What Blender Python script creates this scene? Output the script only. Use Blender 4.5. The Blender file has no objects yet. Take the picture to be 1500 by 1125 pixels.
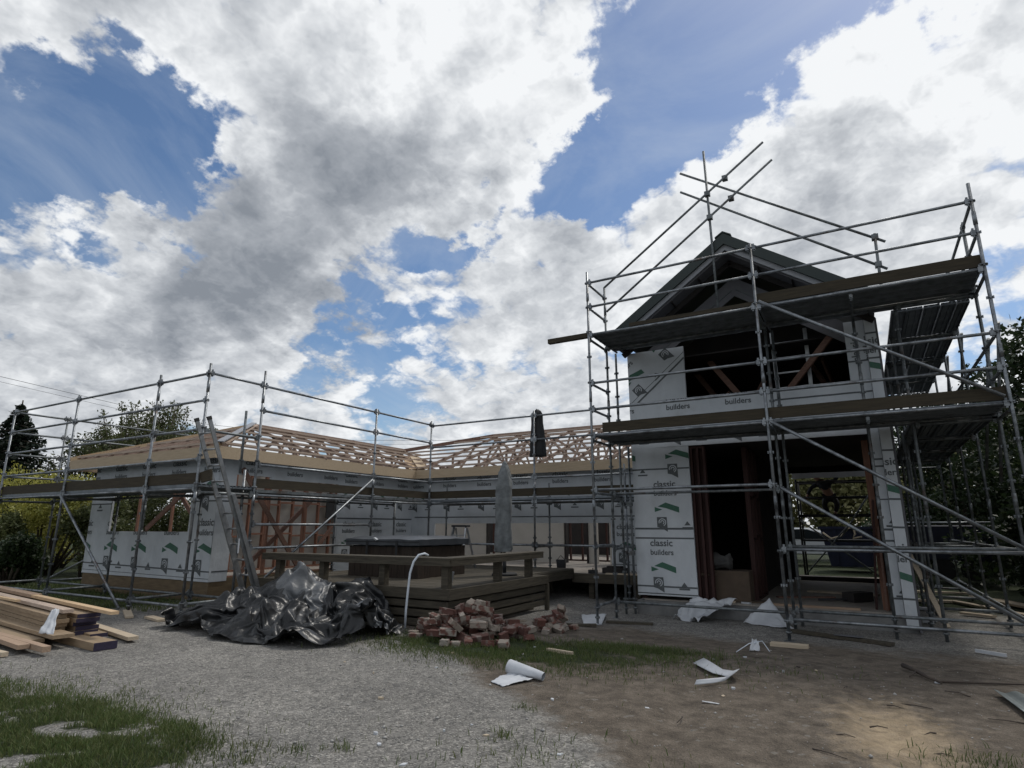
import bpy, bmesh, math, random
import numpy as np
from mathutils import Vector, Matrix, noise
R = math.radians
rnd = random.Random(7)
sc = bpy.context.scene
COL = sc.collection

# ------------------------------------------------------------------ materials
def new_mat(name):
    m = bpy.data.materials.new(name); m.use_nodes = True
    nt = m.node_tree; nt.nodes.clear()
    out = nt.nodes.new('ShaderNodeOutputMaterial'); b = nt.nodes.new('ShaderNodeBsdfPrincipled')
    nt.links.new(b.outputs[0], out.inputs[0])
    return m, nt, b
def nd(nt, typ, **kw):
    n = nt.nodes.new(typ)
    for k, v in kw.items():
        if k.startswith('i_'): n.inputs[int(k[2:])].default_value = v
        else: setattr(n, k, v)
    return n
def ramp(nt, fac, stops):
    r = nt.nodes.new('ShaderNodeValToRGB')
    while len(r.color_ramp.elements) < len(stops): r.color_ramp.elements.new(0.5)
    for e, (p, c) in zip(r.color_ramp.elements, stops):
        e.position = p; e.color = (*c, 1) if len(c) == 3 else c
    nt.links.new(fac, r.inputs[0]); return r.outputs[0]
def mixc(nt, fac, a, b, typ='MIX'):
    m = nt.nodes.new('ShaderNodeMix'); m.data_type = 'RGBA'; m.blend_type = typ
    for s, v in ((0, fac), (6, a), (7, b)):
        if hasattr(v, 'is_linked'): nt.links.new(v, m.inputs[s])
        else: m.inputs[s].default_value = v if s == 0 else (*v, 1)
    return m.outputs[2]
def math_(nt, op, a, b=None, c=None, clamp=False):
    m = nt.nodes.new('ShaderNodeMath'); m.operation = op; m.use_clamp = clamp
    for s, v in enumerate((a, b, c)):
        if v is None: continue
        if hasattr(v, 'is_linked'): nt.links.new(v, m.inputs[s])
        else: m.inputs[s].default_value = v
    return m.outputs[0]
def bump(nt, b, h, strength=0.3, dist=0.02):
    n = nt.nodes.new('ShaderNodeBump'); n.inputs['Strength'].default_value = strength; n.inputs['Distance'].default_value = dist
    nt.links.new(h, n.inputs['Height']); nt.links.new(n.outputs[0], b.inputs['Normal'])
def mat(name, c1, c2=None, rough=.6, metal=0., scale=6., stretch=(1, 1, 1), bmp=0., bscale=None, detail=6, spec=.5, bd=.02, lo=.35, hi=.65):
    m, nt, b = new_mat(name)
    c2 = c2 or tuple(x*.75 for x in c1)
    tc = nd(nt, 'ShaderNodeTexCoord'); mp = nd(nt, 'ShaderNodeMapping'); mp.inputs['Scale'].default_value = stretch
    nt.links.new(tc.outputs['Object'], mp.inputs[0])
    n = nd(nt, 'ShaderNodeTexNoise'); n.inputs['Scale'].default_value = scale; n.inputs['Detail'].default_value = detail
    n.inputs['Roughness'].default_value = .65
    nt.links.new(mp.outputs[0], n.inputs['Vector'])
    nt.links.new(ramp(nt, n.outputs[0], [(lo, c1), (hi, c2)]), b.inputs['Base Color'])
    b.inputs['Roughness'].default_value = rough; b.inputs['Metallic'].default_value = metal
    b.inputs['Specular IOR Level'].default_value = spec
    if bmp:
        if bscale:
            n2 = nd(nt, 'ShaderNodeTexNoise'); n2.inputs['Scale'].default_value = bscale; n2.inputs['Detail'].default_value = 5
            nt.links.new(mp.outputs[0], n2.inputs['Vector']); bump(nt, b, n2.outputs[0], bmp, bd)
        else: bump(nt, b, n.outputs[0], bmp, bd)
    return m
def wood(name, c1, c2, scale=3., axis=0, rough=.7):
    s = [14, 14, 14]; s[axis] = 1.0
    return mat(name, c1, c2, rough=rough, scale=scale, stretch=tuple(s), bmp=.25, bd=.004, spec=.3)

M = {}
M['steel'] = mat('galvanised_steel', (.30, .32, .34), (.17, .185, .20), rough=.42, metal=.75, scale=9, bmp=.05)
M['steel_old'] = mat('weathered_steel', (.22, .24, .25), (.10, .11, .115), rough=.55, metal=.6, scale=11, bmp=.05)
def stain(m, col, scale, lo, hi, amt):
    nt = m.node_tree; b = [n for n in nt.nodes if n.type == 'BSDF_PRINCIPLED'][0]; src = b.inputs['Base Color'].links[0].from_socket
    tc = nd(nt, 'ShaderNodeTexCoord'); n = nd(nt, 'ShaderNodeTexNoise'); n.inputs['Scale'].default_value = scale; n.inputs['Detail'].default_value = 7; n.inputs['Roughness'].default_value = .7
    nt.links.new(tc.outputs['Object'], n.inputs['Vector'])
    f = ramp(nt, n.outputs[0], [(lo, (0, 0, 0)), (hi, (1, 1, 1))]); nt.links.new(mixc(nt, math_(nt, 'MULTIPLY', f, amt), src, col), b.inputs['Base Color'])
stain(M['steel'], (.06, .065, .07), 3.5, .5, .62, .7); stain(M['steel'], (.13, .075, .045), 2.1, .60, .70, .8)
stain(M['steel_old'], (.09, .055, .036), 2.3, .55, .68, .8); stain(M['steel_old'], (.30, .31, .32), 5.1, .58, .64, .5)
M['deck'] = mat('plank_steel', (.19, .215, .24), (.11, .125, .14), rough=.5, metal=.15, scale=5)
M['alu'] = mat('aluminium', (.42, .43, .44), (.28, .29, .30), rough=.38, metal=.8, scale=8)
M['wrap'] = mat('building_wrap', (.60, .63, .66), (.50, .53, .56), rough=.5, scale=1.4, bmp=.7, bscale=3.2, bd=.05, stretch=(1, 1, .6))
M['ink'] = mat('wrap_ink_grey', (.075, .085, .09), (.11, .12, .125), rough=.6, scale=30)
M['inkg'] = mat('wrap_ink_green', (.035, .115, .075), (.05, .14, .095), rough=.6, scale=30)
M['fascia'] = wood('fascia_ply', (.50, .395, .275), (.42, .325, .22))
M['ply'] = mat('base_ply', (.19, .135, .075), (.12, .085, .05), rough=.8, scale=3, stretch=(1, 1, 6), bmp=.2)
M['pink'] = wood('pink_framing', (.30, .15, .10), (.19, .10, .07), axis=2)
M['pinkx'] = wood('pink_framing_x', (.24, .14, .105), (.15, .088, .068), axis=0)
M['red'] = wood('red_primed_timber', (.055, .024, .021), (.035, .017, .015), axis=2)
M['truss'] = wood('truss_timber', (.36, .265, .215), (.25, .175, .14), axis=0)
M['rag'] = mat('grey_rag', (.10, .098, .095), (.06, .06, .06), rough=.9, scale=6)
M['batten'] = wood('pale_batten', (.52, .42, .345), (.37, .285, .225), axis=0)
M['pale'] = wood('pale_pine', (.62, .46, .29), (.50, .35, .21), axis=0)
M['lumber'] = wood('stacked_pine', (.33, .25, .165), (.235, .17, .11), axis=0)
M['lumber2'] = wood('pinkish_pine', (.40, .29, .21), (.31, .215, .15), axis=0)
M['purple'] = mat('purple_end_paint', (.03, .022, .055), (.018, .014, .034), rough=.7, scale=30)
M['greywood'] = wood('weathered_deck_timber', (.088, .076, .056), (.045, .039, .030), axis=0, rough=.8)
M['greywoody'] = wood('weathered_deck_timber_y', (.088, .076, .056), (.045, .039, .030), axis=1, rough=.8)
M['toe'] = wood('toe_board_timber', (.058, .047, .030), (.034, .028, .019), axis=0, rough=.8)
M['toey'] = wood('toe_board_timber_y', (.058, .047, .030), (.034, .028, .019), axis=1, rough=.8)
M['tub'] = wood('dark_tub_timber', (.042, .029, .021), (.022, .016, .012), axis=2)
M['cover'] = mat('tub_cover_vinyl', (.045, .05, .058), (.03, .034, .04), rough=.38, scale=3, bmp=.15)
M['conc'] = mat('concrete', (.21, .21, .205), (.14, .14, .14), rough=.9, scale=4, bmp=.2)
M['slab'] = mat('slab', (.33, .30, .265), (.24, .215, .19), rough=.85, scale=2.4, bmp=.1)
M['roof'] = mat('roof_steel_green', (.014, .026, .023), (.010, .02, .018), rough=.45, scale=4)
M['barge'] = mat('primed_barge', (.27, .28, .30), (.23, .24, .26), rough=.5, scale=3)
M['soffit'] = mat('soffit_sheet', (.13, .13, .14), (.10, .10, .11), rough=.8, scale=3)
M['plaster'] = mat('plasterboard', (.50, .48, .44), (.44, .42, .385), rough=.9, scale=1.5)
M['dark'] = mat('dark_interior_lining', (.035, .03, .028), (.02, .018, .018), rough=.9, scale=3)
M['card'] = mat('cardboard', (.10, .072, .05), (.075, .053, .037), rough=.85, scale=4)
M['canvas'] = mat('grey_canvas', (.18, .195, .20), (.115, .125, .13), rough=.8, scale=7, bmp=.5, bscale=12, bd=.04)
M['black'] = mat('black_fabric', (.012, .013, .015), (.02, .021, .023), rough=.75, scale=8)
M['poly'] = mat('black_polythene', (.009, .010, .011), (.016, .017, .019), rough=.36, scale=5, bmp=.35, bscale=6, bd=.03, spec=.42)
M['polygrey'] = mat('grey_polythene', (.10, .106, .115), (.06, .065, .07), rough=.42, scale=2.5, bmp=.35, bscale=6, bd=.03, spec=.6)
M['white'] = mat('white_sheet', (.56, .58, .61), (.46, .48, .51), rough=.5, scale=4, bmp=.2)
M['pipe'] = mat('white_pipe', (.62, .66, .72), (.55, .6, .66), rough=.35, scale=5)
M['bluet'] = mat('blue_tarp', (.02, .05, .16), (.015, .035, .11), rough=.5, scale=4)
M['navy'] = mat('navy_steel', (.010, .015, .045), (.007, .010, .03), rough=.5, scale=3)
M['car'] = mat('white_car_paint', (.62, .64, .66), (.60, .62, .64), rough=.22, scale=1)
M['glass'] = mat('dark_glass', (.02, .024, .027), (.016, .02, .022), rough=.08, scale=1)
M['rubber'] = mat('rubber', (.02, .02, .02), (.03, .03, .03), rough=.8)
M['skin'] = mat('skin', (.35, .2, .14), (.3, .17, .12), rough=.6)
M['shirt'] = mat('work_shirt', (.02, .022, .03), (.03, .032, .04), rough=.85)
M['bark'] = mat('bark', (.10, .08, .06), (.05, .04, .032), rough=.9, scale=8, stretch=(4, 4, 1), bmp=.5)
M['iron'] = mat('corrugated_iron', (.22, .25, .255), (.13, .15, .155), rough=.5, metal=.5, scale=4)
M['wire'] = mat('cable_sheath', (.03, .03, .035), rough=.7)
M['stone'] = mat('pebble', (.42, .41, .39), (.23, .225, .22), rough=.9, scale=2.2, lo=.4, hi=.6)
M['twig'] = mat('twig_bark', (.075, .058, .045), (.045, .035, .03), rough=.9)
M['straw'] = mat('pale_offcut', (.52, .44, .33), (.42, .34, .25), rough=.8, axis=0) if False else wood('pale_offcut', (.52, .44, .33), (.42, .34, .25))

def brick_mat(name, c1, c2, mort):
    m, nt, b = new_mat(name)
    tc = nd(nt, 'ShaderNodeTexCoord'); oi = nd(nt, 'ShaderNodeObjectInfo')
    add = nd(nt, 'ShaderNodeVectorMath', operation='ADD'); nt.links.new(tc.outputs['Object'], add.inputs[0])
    sc_ = nd(nt, 'ShaderNodeVectorMath', operation='SCALE'); sc_.inputs[3].default_value = 37.0
    cmb = nd(nt, 'ShaderNodeCombineXYZ')
    for k in range(3): nt.links.new(oi.outputs['Random'], cmb.inputs[k])
    nt.links.new(cmb.outputs[0], sc_.inputs[0]); nt.links.new(sc_.outputs[0], add.inputs[1])
    n1 = nd(nt, 'ShaderNodeTexNoise'); n1.inputs['Scale'].default_value = 9; n1.inputs['Detail'].default_value = 5
    n2 = nd(nt, 'ShaderNodeTexNoise'); n2.inputs['Scale'].default_value = 14; n2.inputs['Detail'].default_value = 6
    nt.links.new(add.outputs[0], n1.inputs['Vector']); nt.links.new(add.outputs[0], n2.inputs['Vector'])
    base = mixc(nt, oi.outputs['Random'], c1, c2)
    f = ramp(nt, n1.outputs[0], [(.5, (0, 0, 0)), (.6, (1, 1, 1))])
    col = mixc(nt, f, base, mort)
    nt.links.new(mixc(nt, n2.outputs[0], col, (.06, .04, .035), 'MULTIPLY') if False else col, b.inputs['Base Color'])
    b.inputs['Roughness'].default_value = .9
    bump(nt, b, n2.outputs[0], .5, .01)
    return m
M['brick'] = brick_mat('old_red_brick', (.125, .052, .039), (.075, .034, .028), (.19, .15, .13))
M['brickp'] = brick_mat('mortared_brick', (.24, .20, .165), (.28, .25, .215), (.14, .065, .05))

def leaf_mat(name, c1, c2, c3):
    m, nt, b = new_mat(name)
    g = nd(nt, 'ShaderNodeNewGeometry')
    n = nd(nt, 'ShaderNodeTexNoise'); n.inputs['Scale'].default_value = 1.1; n.inputs['Detail'].default_value = 3
    nt.links.new(g.outputs['Position'], n.inputs['Vector'])
    a = mixc(nt, ramp(nt, n.outputs[0], [(.38, (0, 0, 0)), (.62, (1, 1, 1))]), c1, c2)
    col = mixc(nt, math_(nt, 'MULTIPLY', g.outputs['Random Per Island'], .75), a, c3)
    nt.links.new(col, b.inputs['Base Color']); b.inputs['Roughness'].default_value = .5
    b.inputs['Specular IOR Level'].default_value = .3
    # leaves let some light through
    tr = nd(nt, 'ShaderNodeBsdfTranslucent'); nt.links.new(col, tr.inputs[0])
    mx = nd(nt, 'ShaderNodeMixShader'); mx.inputs[0].default_value = .3
    nt.links.new(b.outputs[0], mx.inputs[1]); nt.links.new(tr.outputs[0], mx.inputs[2])
    out = [x for x in nt.nodes if x.type == 'OUTPUT_MATERIAL'][0]
    nt.links.new(mx.outputs[0], out.inputs[0])
    return m
def crumple(m, dist):
    # creases of a crumpled film: cell facets at two sizes on a swirled position
    nt = m.node_tree; b = [n for n in nt.nodes if n.type == 'BSDF_PRINCIPLED'][0]
    tc = nd(nt, 'ShaderNodeTexCoord'); nz_ = nd(nt, 'ShaderNodeTexNoise'); nz_.inputs['Scale'].default_value = 2.2; nt.links.new(tc.outputs['Object'], nz_.inputs['Vector'])
    mu = nd(nt, 'ShaderNodeVectorMath', operation='MULTIPLY_ADD'); nt.links.new(nz_.outputs[1], mu.inputs[0]); mu.inputs[1].default_value = (.35,)*3; nt.links.new(tc.outputs['Object'], mu.inputs[2])
    hs = []
    for sc_, w in ((2.6, 1.0), (6.5, .22), (19, .05)):
        v = nd(nt, 'ShaderNodeTexVoronoi'); v.inputs['Scale'].default_value = sc_; nt.links.new(mu.outputs[0], v.inputs['Vector'])
        hs.append(math_(nt, 'MULTIPLY', v.outputs['Distance'], w))
    bump(nt, b, math_(nt, 'ADD', math_(nt, 'ADD', hs[0], hs[1]), hs[2]), .75, dist)
crumple(M['poly'], .075); crumple(M['polygrey'], .05)
stain(M['wrap'], (.36, .36, .35), 1.1, .56, .74, .5)
M['leafd'] = leaf_mat('dark_leaves', (.022, .040, .016), (.014, .026, .011), (.045, .065, .024))
M['leafo'] = leaf_mat('olive_leaves', (.075, .095, .036), (.045, .06, .024), (.12, .13, .05))
M['leafy'] = leaf_mat('yellow_green_leaves', (.31, .31, .06), (.16, .18, .045), (.44, .41, .11))
M['leafp'] = leaf_mat('pale_leaves', (.26, .26, .12), (.17, .185, .08), (.34, .32, .16))
M['leafc'] = leaf_mat('conifer_needles', (.012, .022, .014), (.008, .014, .01), (.022, .034, .02))
M['grass'] = leaf_mat('grass_blades', (.070, .120, .030), (.042, .078, .020), (.17, .17, .075))

# ------------------------------------------------------------------ mesh builder
WL = {}
def setp(o, label=None, cat=None, group=None, kind=None):
    if label: o['label'] = label
    if cat: o['category'] = cat
    if group: o['group'] = group
    if kind: o['kind'] = kind
    return o
def thing(name, label, cat, loc=(0, 0, 0), group=None):
    o = bpy.data.objects.new(name, None); COL.objects.link(o); o.location = loc; o.empty_display_size = .2
    WL[o.name] = Vector(loc); return setp(o, label, cat, group)
class MB:
    def __init__(s): s.v = []; s.f = []; s.m = []; s.sm = []
    def add(s, vs, fs, mi=0, smooth=False):
        n = len(s.v); s.v += [tuple(p) for p in vs]
        for f in fs: s.f.append(tuple(i+n for i in f)); s.m.append(mi); s.sm.append(smooth)
        return s
    def box(s, x0, x1, y0, y1, z0, z1, mi=0):
        v = [(x, y, z) for z in (z0, z1) for y in (y0, y1) for x in (x0, x1)]
        return s.add(v, [(0, 2, 3, 1), (4, 5, 7, 6), (0, 1, 5, 4), (2, 6, 7, 3), (0, 4, 6, 2), (1, 3, 7, 5)], mi)
    def bar(s, p, q, w, h, mi=0, up=(0, 0, 1), bev=0):
        p = Vector(p); q = Vector(q); d = (q-p).normalized(); up = Vector(up)
        if abs(d.dot(up)) > .98: up = Vector((1, 0, 0))
        a = d.cross(up).normalized(); b = a.cross(d).normalized()
        v = [c + a*(i*w/2) + b*(j*h/2) for c in (p, q) for (i, j) in ((-1, -1), (1, -1), (1, 1), (-1, 1))]
        return s.add(v, [(0, 1, 2, 3), (7, 6, 5, 4), (0, 4, 5, 1), (1, 5, 6, 2), (2, 6, 7, 3), (3, 7, 4, 0)], mi)
    def tube(s, pts, r, n=8, mi=0, cap=True):
        pts = [Vector(p) for p in pts]; rs = r if isinstance(r, (list, tuple)) else [r]*len(pts)
        vs = []; fs = []; a = None
        for i, p in enumerate(pts):
            d = (pts[min(i+1, len(pts)-1)] - pts[max(i-1, 0)]).normalized()
            if a is None: a = d.orthogonal().normalized()
            else:
                a = a - d*a.dot(d)
                a = a.normalized() if a.length > 1e-6 else d.orthogonal().normalized()
            b = d.cross(a)
            for k in range(n):
                t = 2*math.pi*k/n; vs.append(p + (a*math.cos(t) + b*math.sin(t))*rs[i])
        for i in range(len(pts)-1):
            for k in range(n):
                k2 = (k+1) % n; fs.append((i*n+k, i*n+k2, (i+1)*n+k2, (i+1)*n+k))
        s.add(vs, fs, mi, True)
        if cap:
            m = len(s.v) - len(vs)
            s.f += [tuple(m+k for k in reversed(range(n))), tuple(m+(len(pts)-1)*n+k for k in range(n))]; s.m += [mi, mi]; s.sm += [False, False]
        return s
    def poly(s, pts, mi=0): return s.add(pts, [tuple(range(len(pts)))], mi)
    def prism(s, pts2, axis, a0, a1, mi=0):
        # extrude a 2-D outline along an axis
        n = len(pts2)
        def P(p, a):
            if axis == 'y': return (p[0], a, p[1])
            if axis == 'x': return (a, p[0], p[1])
            return (p[0], p[1], a)
        v = [P(p, a0) for p in pts2] + [P(p, a1) for p in pts2]
        f = [tuple(range(n)), tuple(reversed(range(n, 2*n)))] + [(i, i+n, (i+1) % n + n, (i+1) % n) for i in range(n)]
        return s.add(v, f, mi)
    def build(s, name, mats, parent=None, label=None, cat=None, group=None, kind=None, recalc=True, bevel=0, origin=None):
        mats = mats if isinstance(mats, (list, tuple)) else [mats]
        off = Vector((0, 0, 0))
        if parent is not None: off = WL[parent.name]
        elif origin is not None: off = Vector(origin)
        me = bpy.data.meshes.new(name)
        me.from_pydata([(p[0]-off.x, p[1]-off.y, p[2]-off.z) for p in s.v], [], s.f)
        me.polygons.foreach_set('material_index', s.m); me.polygons.foreach_set('use_smooth', s.sm)
        for m in mats: me.materials.append(m)
        if recalc:
            bm = bmesh.new(); bm.from_mesh(me); bmesh.ops.recalc_face_normals(bm, faces=bm.faces)
            if bevel: bmesh.ops.bevel(bm, geom=list(bm.edges), offset=bevel, segments=1, affect='EDGES')
            bm.to_mesh(me); bm.free()
        me.update()
        o = bpy.data.objects.new(name, me); COL.objects.link(o)
        if parent is not None: o.parent = parent; WL[o.name] = off
        elif origin is not None: o.location = off; WL[o.name] = off
        else: WL[o.name] = off
        return setp(o, label, cat, group, kind)
def sstep(a, b, x):
    t = max(0, min(1, (x-a)/(b-a))); return t*t*(3-2*t)
def gz(x, y):
    return -.13*sstep(6.8, 10.5, y)*sstep(-7.5, -4.5, x)
def nz(x, y, z=0): return noise.noise(Vector((x, y, z)))

# ------------------------------------------------------------------ camera
cam = bpy.data.cameras.new('camera'); co = bpy.data.objects.new('camera', cam); COL.objects.link(co)
co.location = (0, 0, 1.5); co.rotation_euler = (R(90)+math.atan(209.5/876), 0, R(30))
cam.sensor_width = 36; cam.lens = 36*876/1500; cam.clip_start = .05; cam.clip_end = 3000
sc.camera = co
exec_sections = []
# ------------------------------------------------------------------ sky and sun
SUN_AZ, SUN_EL = R(20), R(56)      # measured from +Y towards +X
world = bpy.data.worlds.new('World'); sc.world = world; world.use_nodes = True
world.cycles.sampling_method = 'MANUAL'; world.cycles.sample_map_resolution = 256
nt = world.node_tree; nt.nodes.clear()
wout = nt.nodes.new('ShaderNodeOutputWorld'); bg = nt.nodes.new('ShaderNodeBackground')
nt.links.new(bg.outputs[0], wout.inputs[0])
sky = nt.nodes.new('ShaderNodeTexSky'); sky.sky_type = 'NISHITA'; sky.sun_disc = False
sky.sun_elevation = SUN_EL; sky.sun_rotation = SUN_AZ; sky.air_density = 1.0; sky.dust_density = .6; sky.ozone_density = 2.5
tc = nt.nodes.new('ShaderNodeTexCoord')
D = nt.nodes.new('ShaderNodeVectorMath'); D.operation = 'NORMALIZE'; nt.links.new(tc.outputs['Generated'], D.inputs[0])
D = D.outputs[0]
sep = nt.nodes.new('ShaderNodeSeparateXYZ'); nt.links.new(D, sep.inputs[0])
zc = math_(nt, 'ADD', math_(nt, 'MAXIMUM', sep.outputs[2], 0.0), .42)
cb = nt.nodes.new('ShaderNodeCombineXYZ')
nt.links.new(math_(nt, 'DIVIDE', sep.outputs[0], zc), cb.inputs[0]); nt.links.new(math_(nt, 'DIVIDE', sep.outputs[1], zc), cb.inputs[1])
Q = cb.outputs[0]
def vadd(v, off):
    a = nt.nodes.new('ShaderNodeVectorMath'); a.operation = 'ADD'; nt.links.new(v, a.inputs[0])
    if hasattr(off, 'is_linked'): nt.links.new(off, a.inputs[1])
    else: a.inputs[1].default_value = off
    return a.outputs[0]
def noi(v, scale, detail, rough=.55, dist=0., color=False):
    n = nt.nodes.new('ShaderNodeTexNoise'); n.noise_dimensions = '2D'; n.inputs['Scale'].default_value = scale; n.inputs['Detail'].default_value = detail
    n.inputs['Roughness'].default_value = rough; n.inputs['Distortion'].default_value = dist
    nt.links.new(v, n.inputs['Vector']); return n.outputs[1 if color else 0]
# warped direction: gives the banks of cloud their ragged outline
wv = nt.nodes.new('ShaderNodeVectorMath'); wv.operation = 'MULTIPLY_ADD'
nt.links.new(noi(Q, 3.6, 8, .62, color=True), wv.inputs[0]); wv.inputs[1].default_value = (.34,)*3; wv.inputs[2].default_value = (-.17,)*3
DW = vadd(D, wv.outputs[0])
def blobs(vec, L):
    tot = None
    for (x, y, z, r, w) in L:
        d = nt.nodes.new('ShaderNodeVectorMath'); d.operation = 'DISTANCE'; nt.links.new(vec, d.inputs[0]); d.inputs[1].default_value = (x, y, z)
        mr = nt.nodes.new('ShaderNodeMapRange'); mr.interpolation_type = 'SMOOTHSTEP'
        nt.links.new(d.outputs['Value'], mr.inputs[0])
        mr.inputs[1].default_value = 0; mr.inputs[2].default_value = r*1.25; mr.inputs[3].default_value = w; mr.inputs[4].default_value = 0
        tot = mr.outputs[0] if tot is None else math_(nt, 'ADD', tot, mr.outputs[0])
    return tot
NEG = [(-0.824, 0.287, 0.489, 0.16, .40), (-0.763, 0.347, 0.546, 0.10, .30), (-0.861, 0.292, 0.416, 0.12, .26), (-0.821, 0.348, 0.453, 0.09, .26),
       (-0.033, 0.756, 0.654, 0.18, .55), (-0.152, 0.753, 0.64, 0.15, .5), (-0.26, 0.76, 0.595, 0.11, .48), (-0.322, 0.77, 0.551, 0.08, .40),
       (-0.564, 0.692, 0.451, 0.085, .25), (-0.641, 0.69, 0.336, 0.10, .25), (-0.408, 0.75, 0.52, 0.08, .38), (-0.804, 0.529, 0.272, 0.08, .30),
       (-0.727, 0.614, 0.305, 0.08, .30), (0.09, 0.775, 0.626, 0.09, .36), (-0.804, 0.426, 0.415, 0.06, .28), (-0.506, 0.722, 0.473, 0.07, .32), (.13, .83, .54, .045, .2)]
hole = blobs(DW, NEG)
def density(v, det):
    a = noi(v, 1.9, det, .56, .2); b = noi(v, 8.0, max(2, det-2), .62, .15)
    # billows: a fractal cell pattern on slightly swirled coordinates
    sw = nt.nodes.new('ShaderNodeVectorMath'); sw.operation = 'MULTIPLY_ADD'; nt.links.new(noi(v, 9, 4, .6, color=True), sw.inputs[0])
    sw.inputs[1].default_value = (.10,)*3; nt.links.new(v, sw.inputs[2])
    vo = nt.nodes.new('ShaderNodeTexVoronoi'); vo.feature = 'F1'; vo.voronoi_dimensions = '2D'; vo.inputs['Scale'].default_value = 6.5
    vo.inputs['Detail'].default_value = 4; vo.inputs['Roughness'].default_value = .6
    nt.links.new(sw.outputs[0], vo.inputs['Vector'])
    s = math_(nt, 'ADD', math_(nt, 'MULTIPLY', a, 1.05), math_(nt, 'MULTIPLY', b, .28))
    return math_(nt, 'SUBTRACT', s, math_(nt, 'MULTIPLY', vo.outputs['Distance'], .27))
QW = vadd(Q, (3.1, 1.7, .4))
den = density(QW, 9)
sunq = Vector((math.sin(SUN_AZ), math.cos(SUN_AZ), 0))*.045
den2 = density(vadd(QW, tuple(sunq)), 6)
POS = [(-.73, .27, .63, .15, .32), (-.845, .235, .51, .06, .26), (-.60, .66, .40, .09, .12), (-0.703, 0.552, 0.447, 0.22, .22), (-0.574, 0.598, 0.559, 0.20, .22), (-0.457, 0.592, 0.663, 0.17, .2), (-0.392, 0.789, 0.474, 0.10, .15),
       (-0.023, 0.891, 0.454, 0.22, .28), (0.037, 0.818, 0.574, 0.11, .2), (.25, .80, .55, .2, .2), (-0.353, 0.716, 0.602, 0.07, .2), (-.85, .45, .30, .16, .18), (-0.695, 0.414, 0.587, 0.12, .15)]
cover = math_(nt, 'ADD', math_(nt, 'SUBTRACT', math_(nt, 'ADD', den, .09), hole), blobs(DW, POS))
alpha = nt.nodes.new('ShaderNodeMapRange'); alpha.interpolation_type = 'SMOOTHSTEP'
nt.links.new(cover, alpha.inputs[0]); alpha.inputs[1].default_value = .27; alpha.inputs[2].default_value = .47
thick = nt.nodes.new('ShaderNodeMapRange'); nt.links.new(cover, thick.inputs[0])
thick.inputs[1].default_value = .45; thick.inputs[2].default_value = 1.0
DARK = [(-0.703, 0.552, 0.447, 0.21, .42), (-0.801, 0.484, 0.353, 0.15, .30), (-0.574, 0.598, 0.559, 0.13, .20), (-0.392, 0.789, 0.474, 0.13, .24),
        (-0.705, 0.618, 0.348, 0.10, .32), (-0.023, 0.891, 0.454, 0.12, .18), (-0.511, 0.773, 0.375, 0.07, .1)]
BRT = [(-0.457, 0.592, 0.663, 0.17, .34), (0.037, 0.818, 0.574, 0.14, .28), (-0.107, 0.856, 0.506, 0.15, .22), (-0.194, 0.868, 0.457, 0.10, .18),
       (-0.353, 0.716, 0.602, 0.085, .3), (-0.695, 0.414, 0.587, 0.12, .2), (.25, .80, .55, .2, .25)]
DW2 = vadd(D, wv.outputs[0])
sh = math_(nt, 'ADD', math_(nt, 'MULTIPLY', math_(nt, 'SUBTRACT', den, den2), 1.5), .84)
sh = math_(nt, 'SUBTRACT', sh, math_(nt, 'MULTIPLY', thick.outputs[0], .40))
sh = math_(nt, 'ADD', math_(nt, 'SUBTRACT', sh, blobs(DW2, DARK)), blobs(DW2, BRT))
# the half of the sky away from the sun is duller
sd = nt.nodes.new('ShaderNodeVectorMath'); sd.operation = 'DOT_PRODUCT'; nt.links.new(D, sd.inputs[0])
sd.inputs[1].default_value = (math.sin(SUN_AZ)*math.cos(SUN_EL), math.cos(SUN_AZ)*math.cos(SUN_EL), math.sin(SUN_EL))
sh = math_(nt, 'ADD', sh, math_(nt, 'MULTIPLY', math_(nt, 'SUBTRACT', sd.outputs['Value'], .6), .22))
cc = ramp(nt, math_(nt, 'ADD', sh, 0, clamp=True), [(0, (.185, .205, .235)), (.40, (.31, .33, .36)), (.70, (.475, .495, .52)), (1, (.68, .695, .71))])
skm = nt.nodes.new('ShaderNodeVectorMath'); skm.operation = 'SCALE'; nt.links.new(sky.outputs[0], skm.inputs[0]); skm.inputs[3].default_value = .076
hs = nt.nodes.new('ShaderNodeHueSaturation'); hs.inputs['Saturation'].default_value = 1.08; nt.links.new(skm.outputs[0], hs.inputs['Color'])
veil = nt.nodes.new('ShaderNodeMapRange'); nt.links.new(noi(vadd(Q, (7, 3, 1)), 2.6, 9, .62, .6), veil.inputs[0])
veil.inputs[1].default_value = .42; veil.inputs[2].default_value = .72; veil.inputs[4].default_value = .30
col = mixc(nt, alpha.outputs[0], mixc(nt, veil.outputs[0], hs.outputs[0], (.42, .47, .54)), cc)
nt.links.new(col, bg.inputs['Color']); bg.inputs['Strength'].default_value = 1.0
sl = bpy.data.lights.new('sun', 'SUN'); sl.energy = 1.4; sl.angle = R(12); sl.color = (1, .95, .87)
so = bpy.data.objects.new('sun', sl); COL.objects.link(so); so.location = (0, 0, 30)
so.rotation_euler = (R(90)-SUN_EL, 0, math.pi-SUN_AZ)

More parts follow.
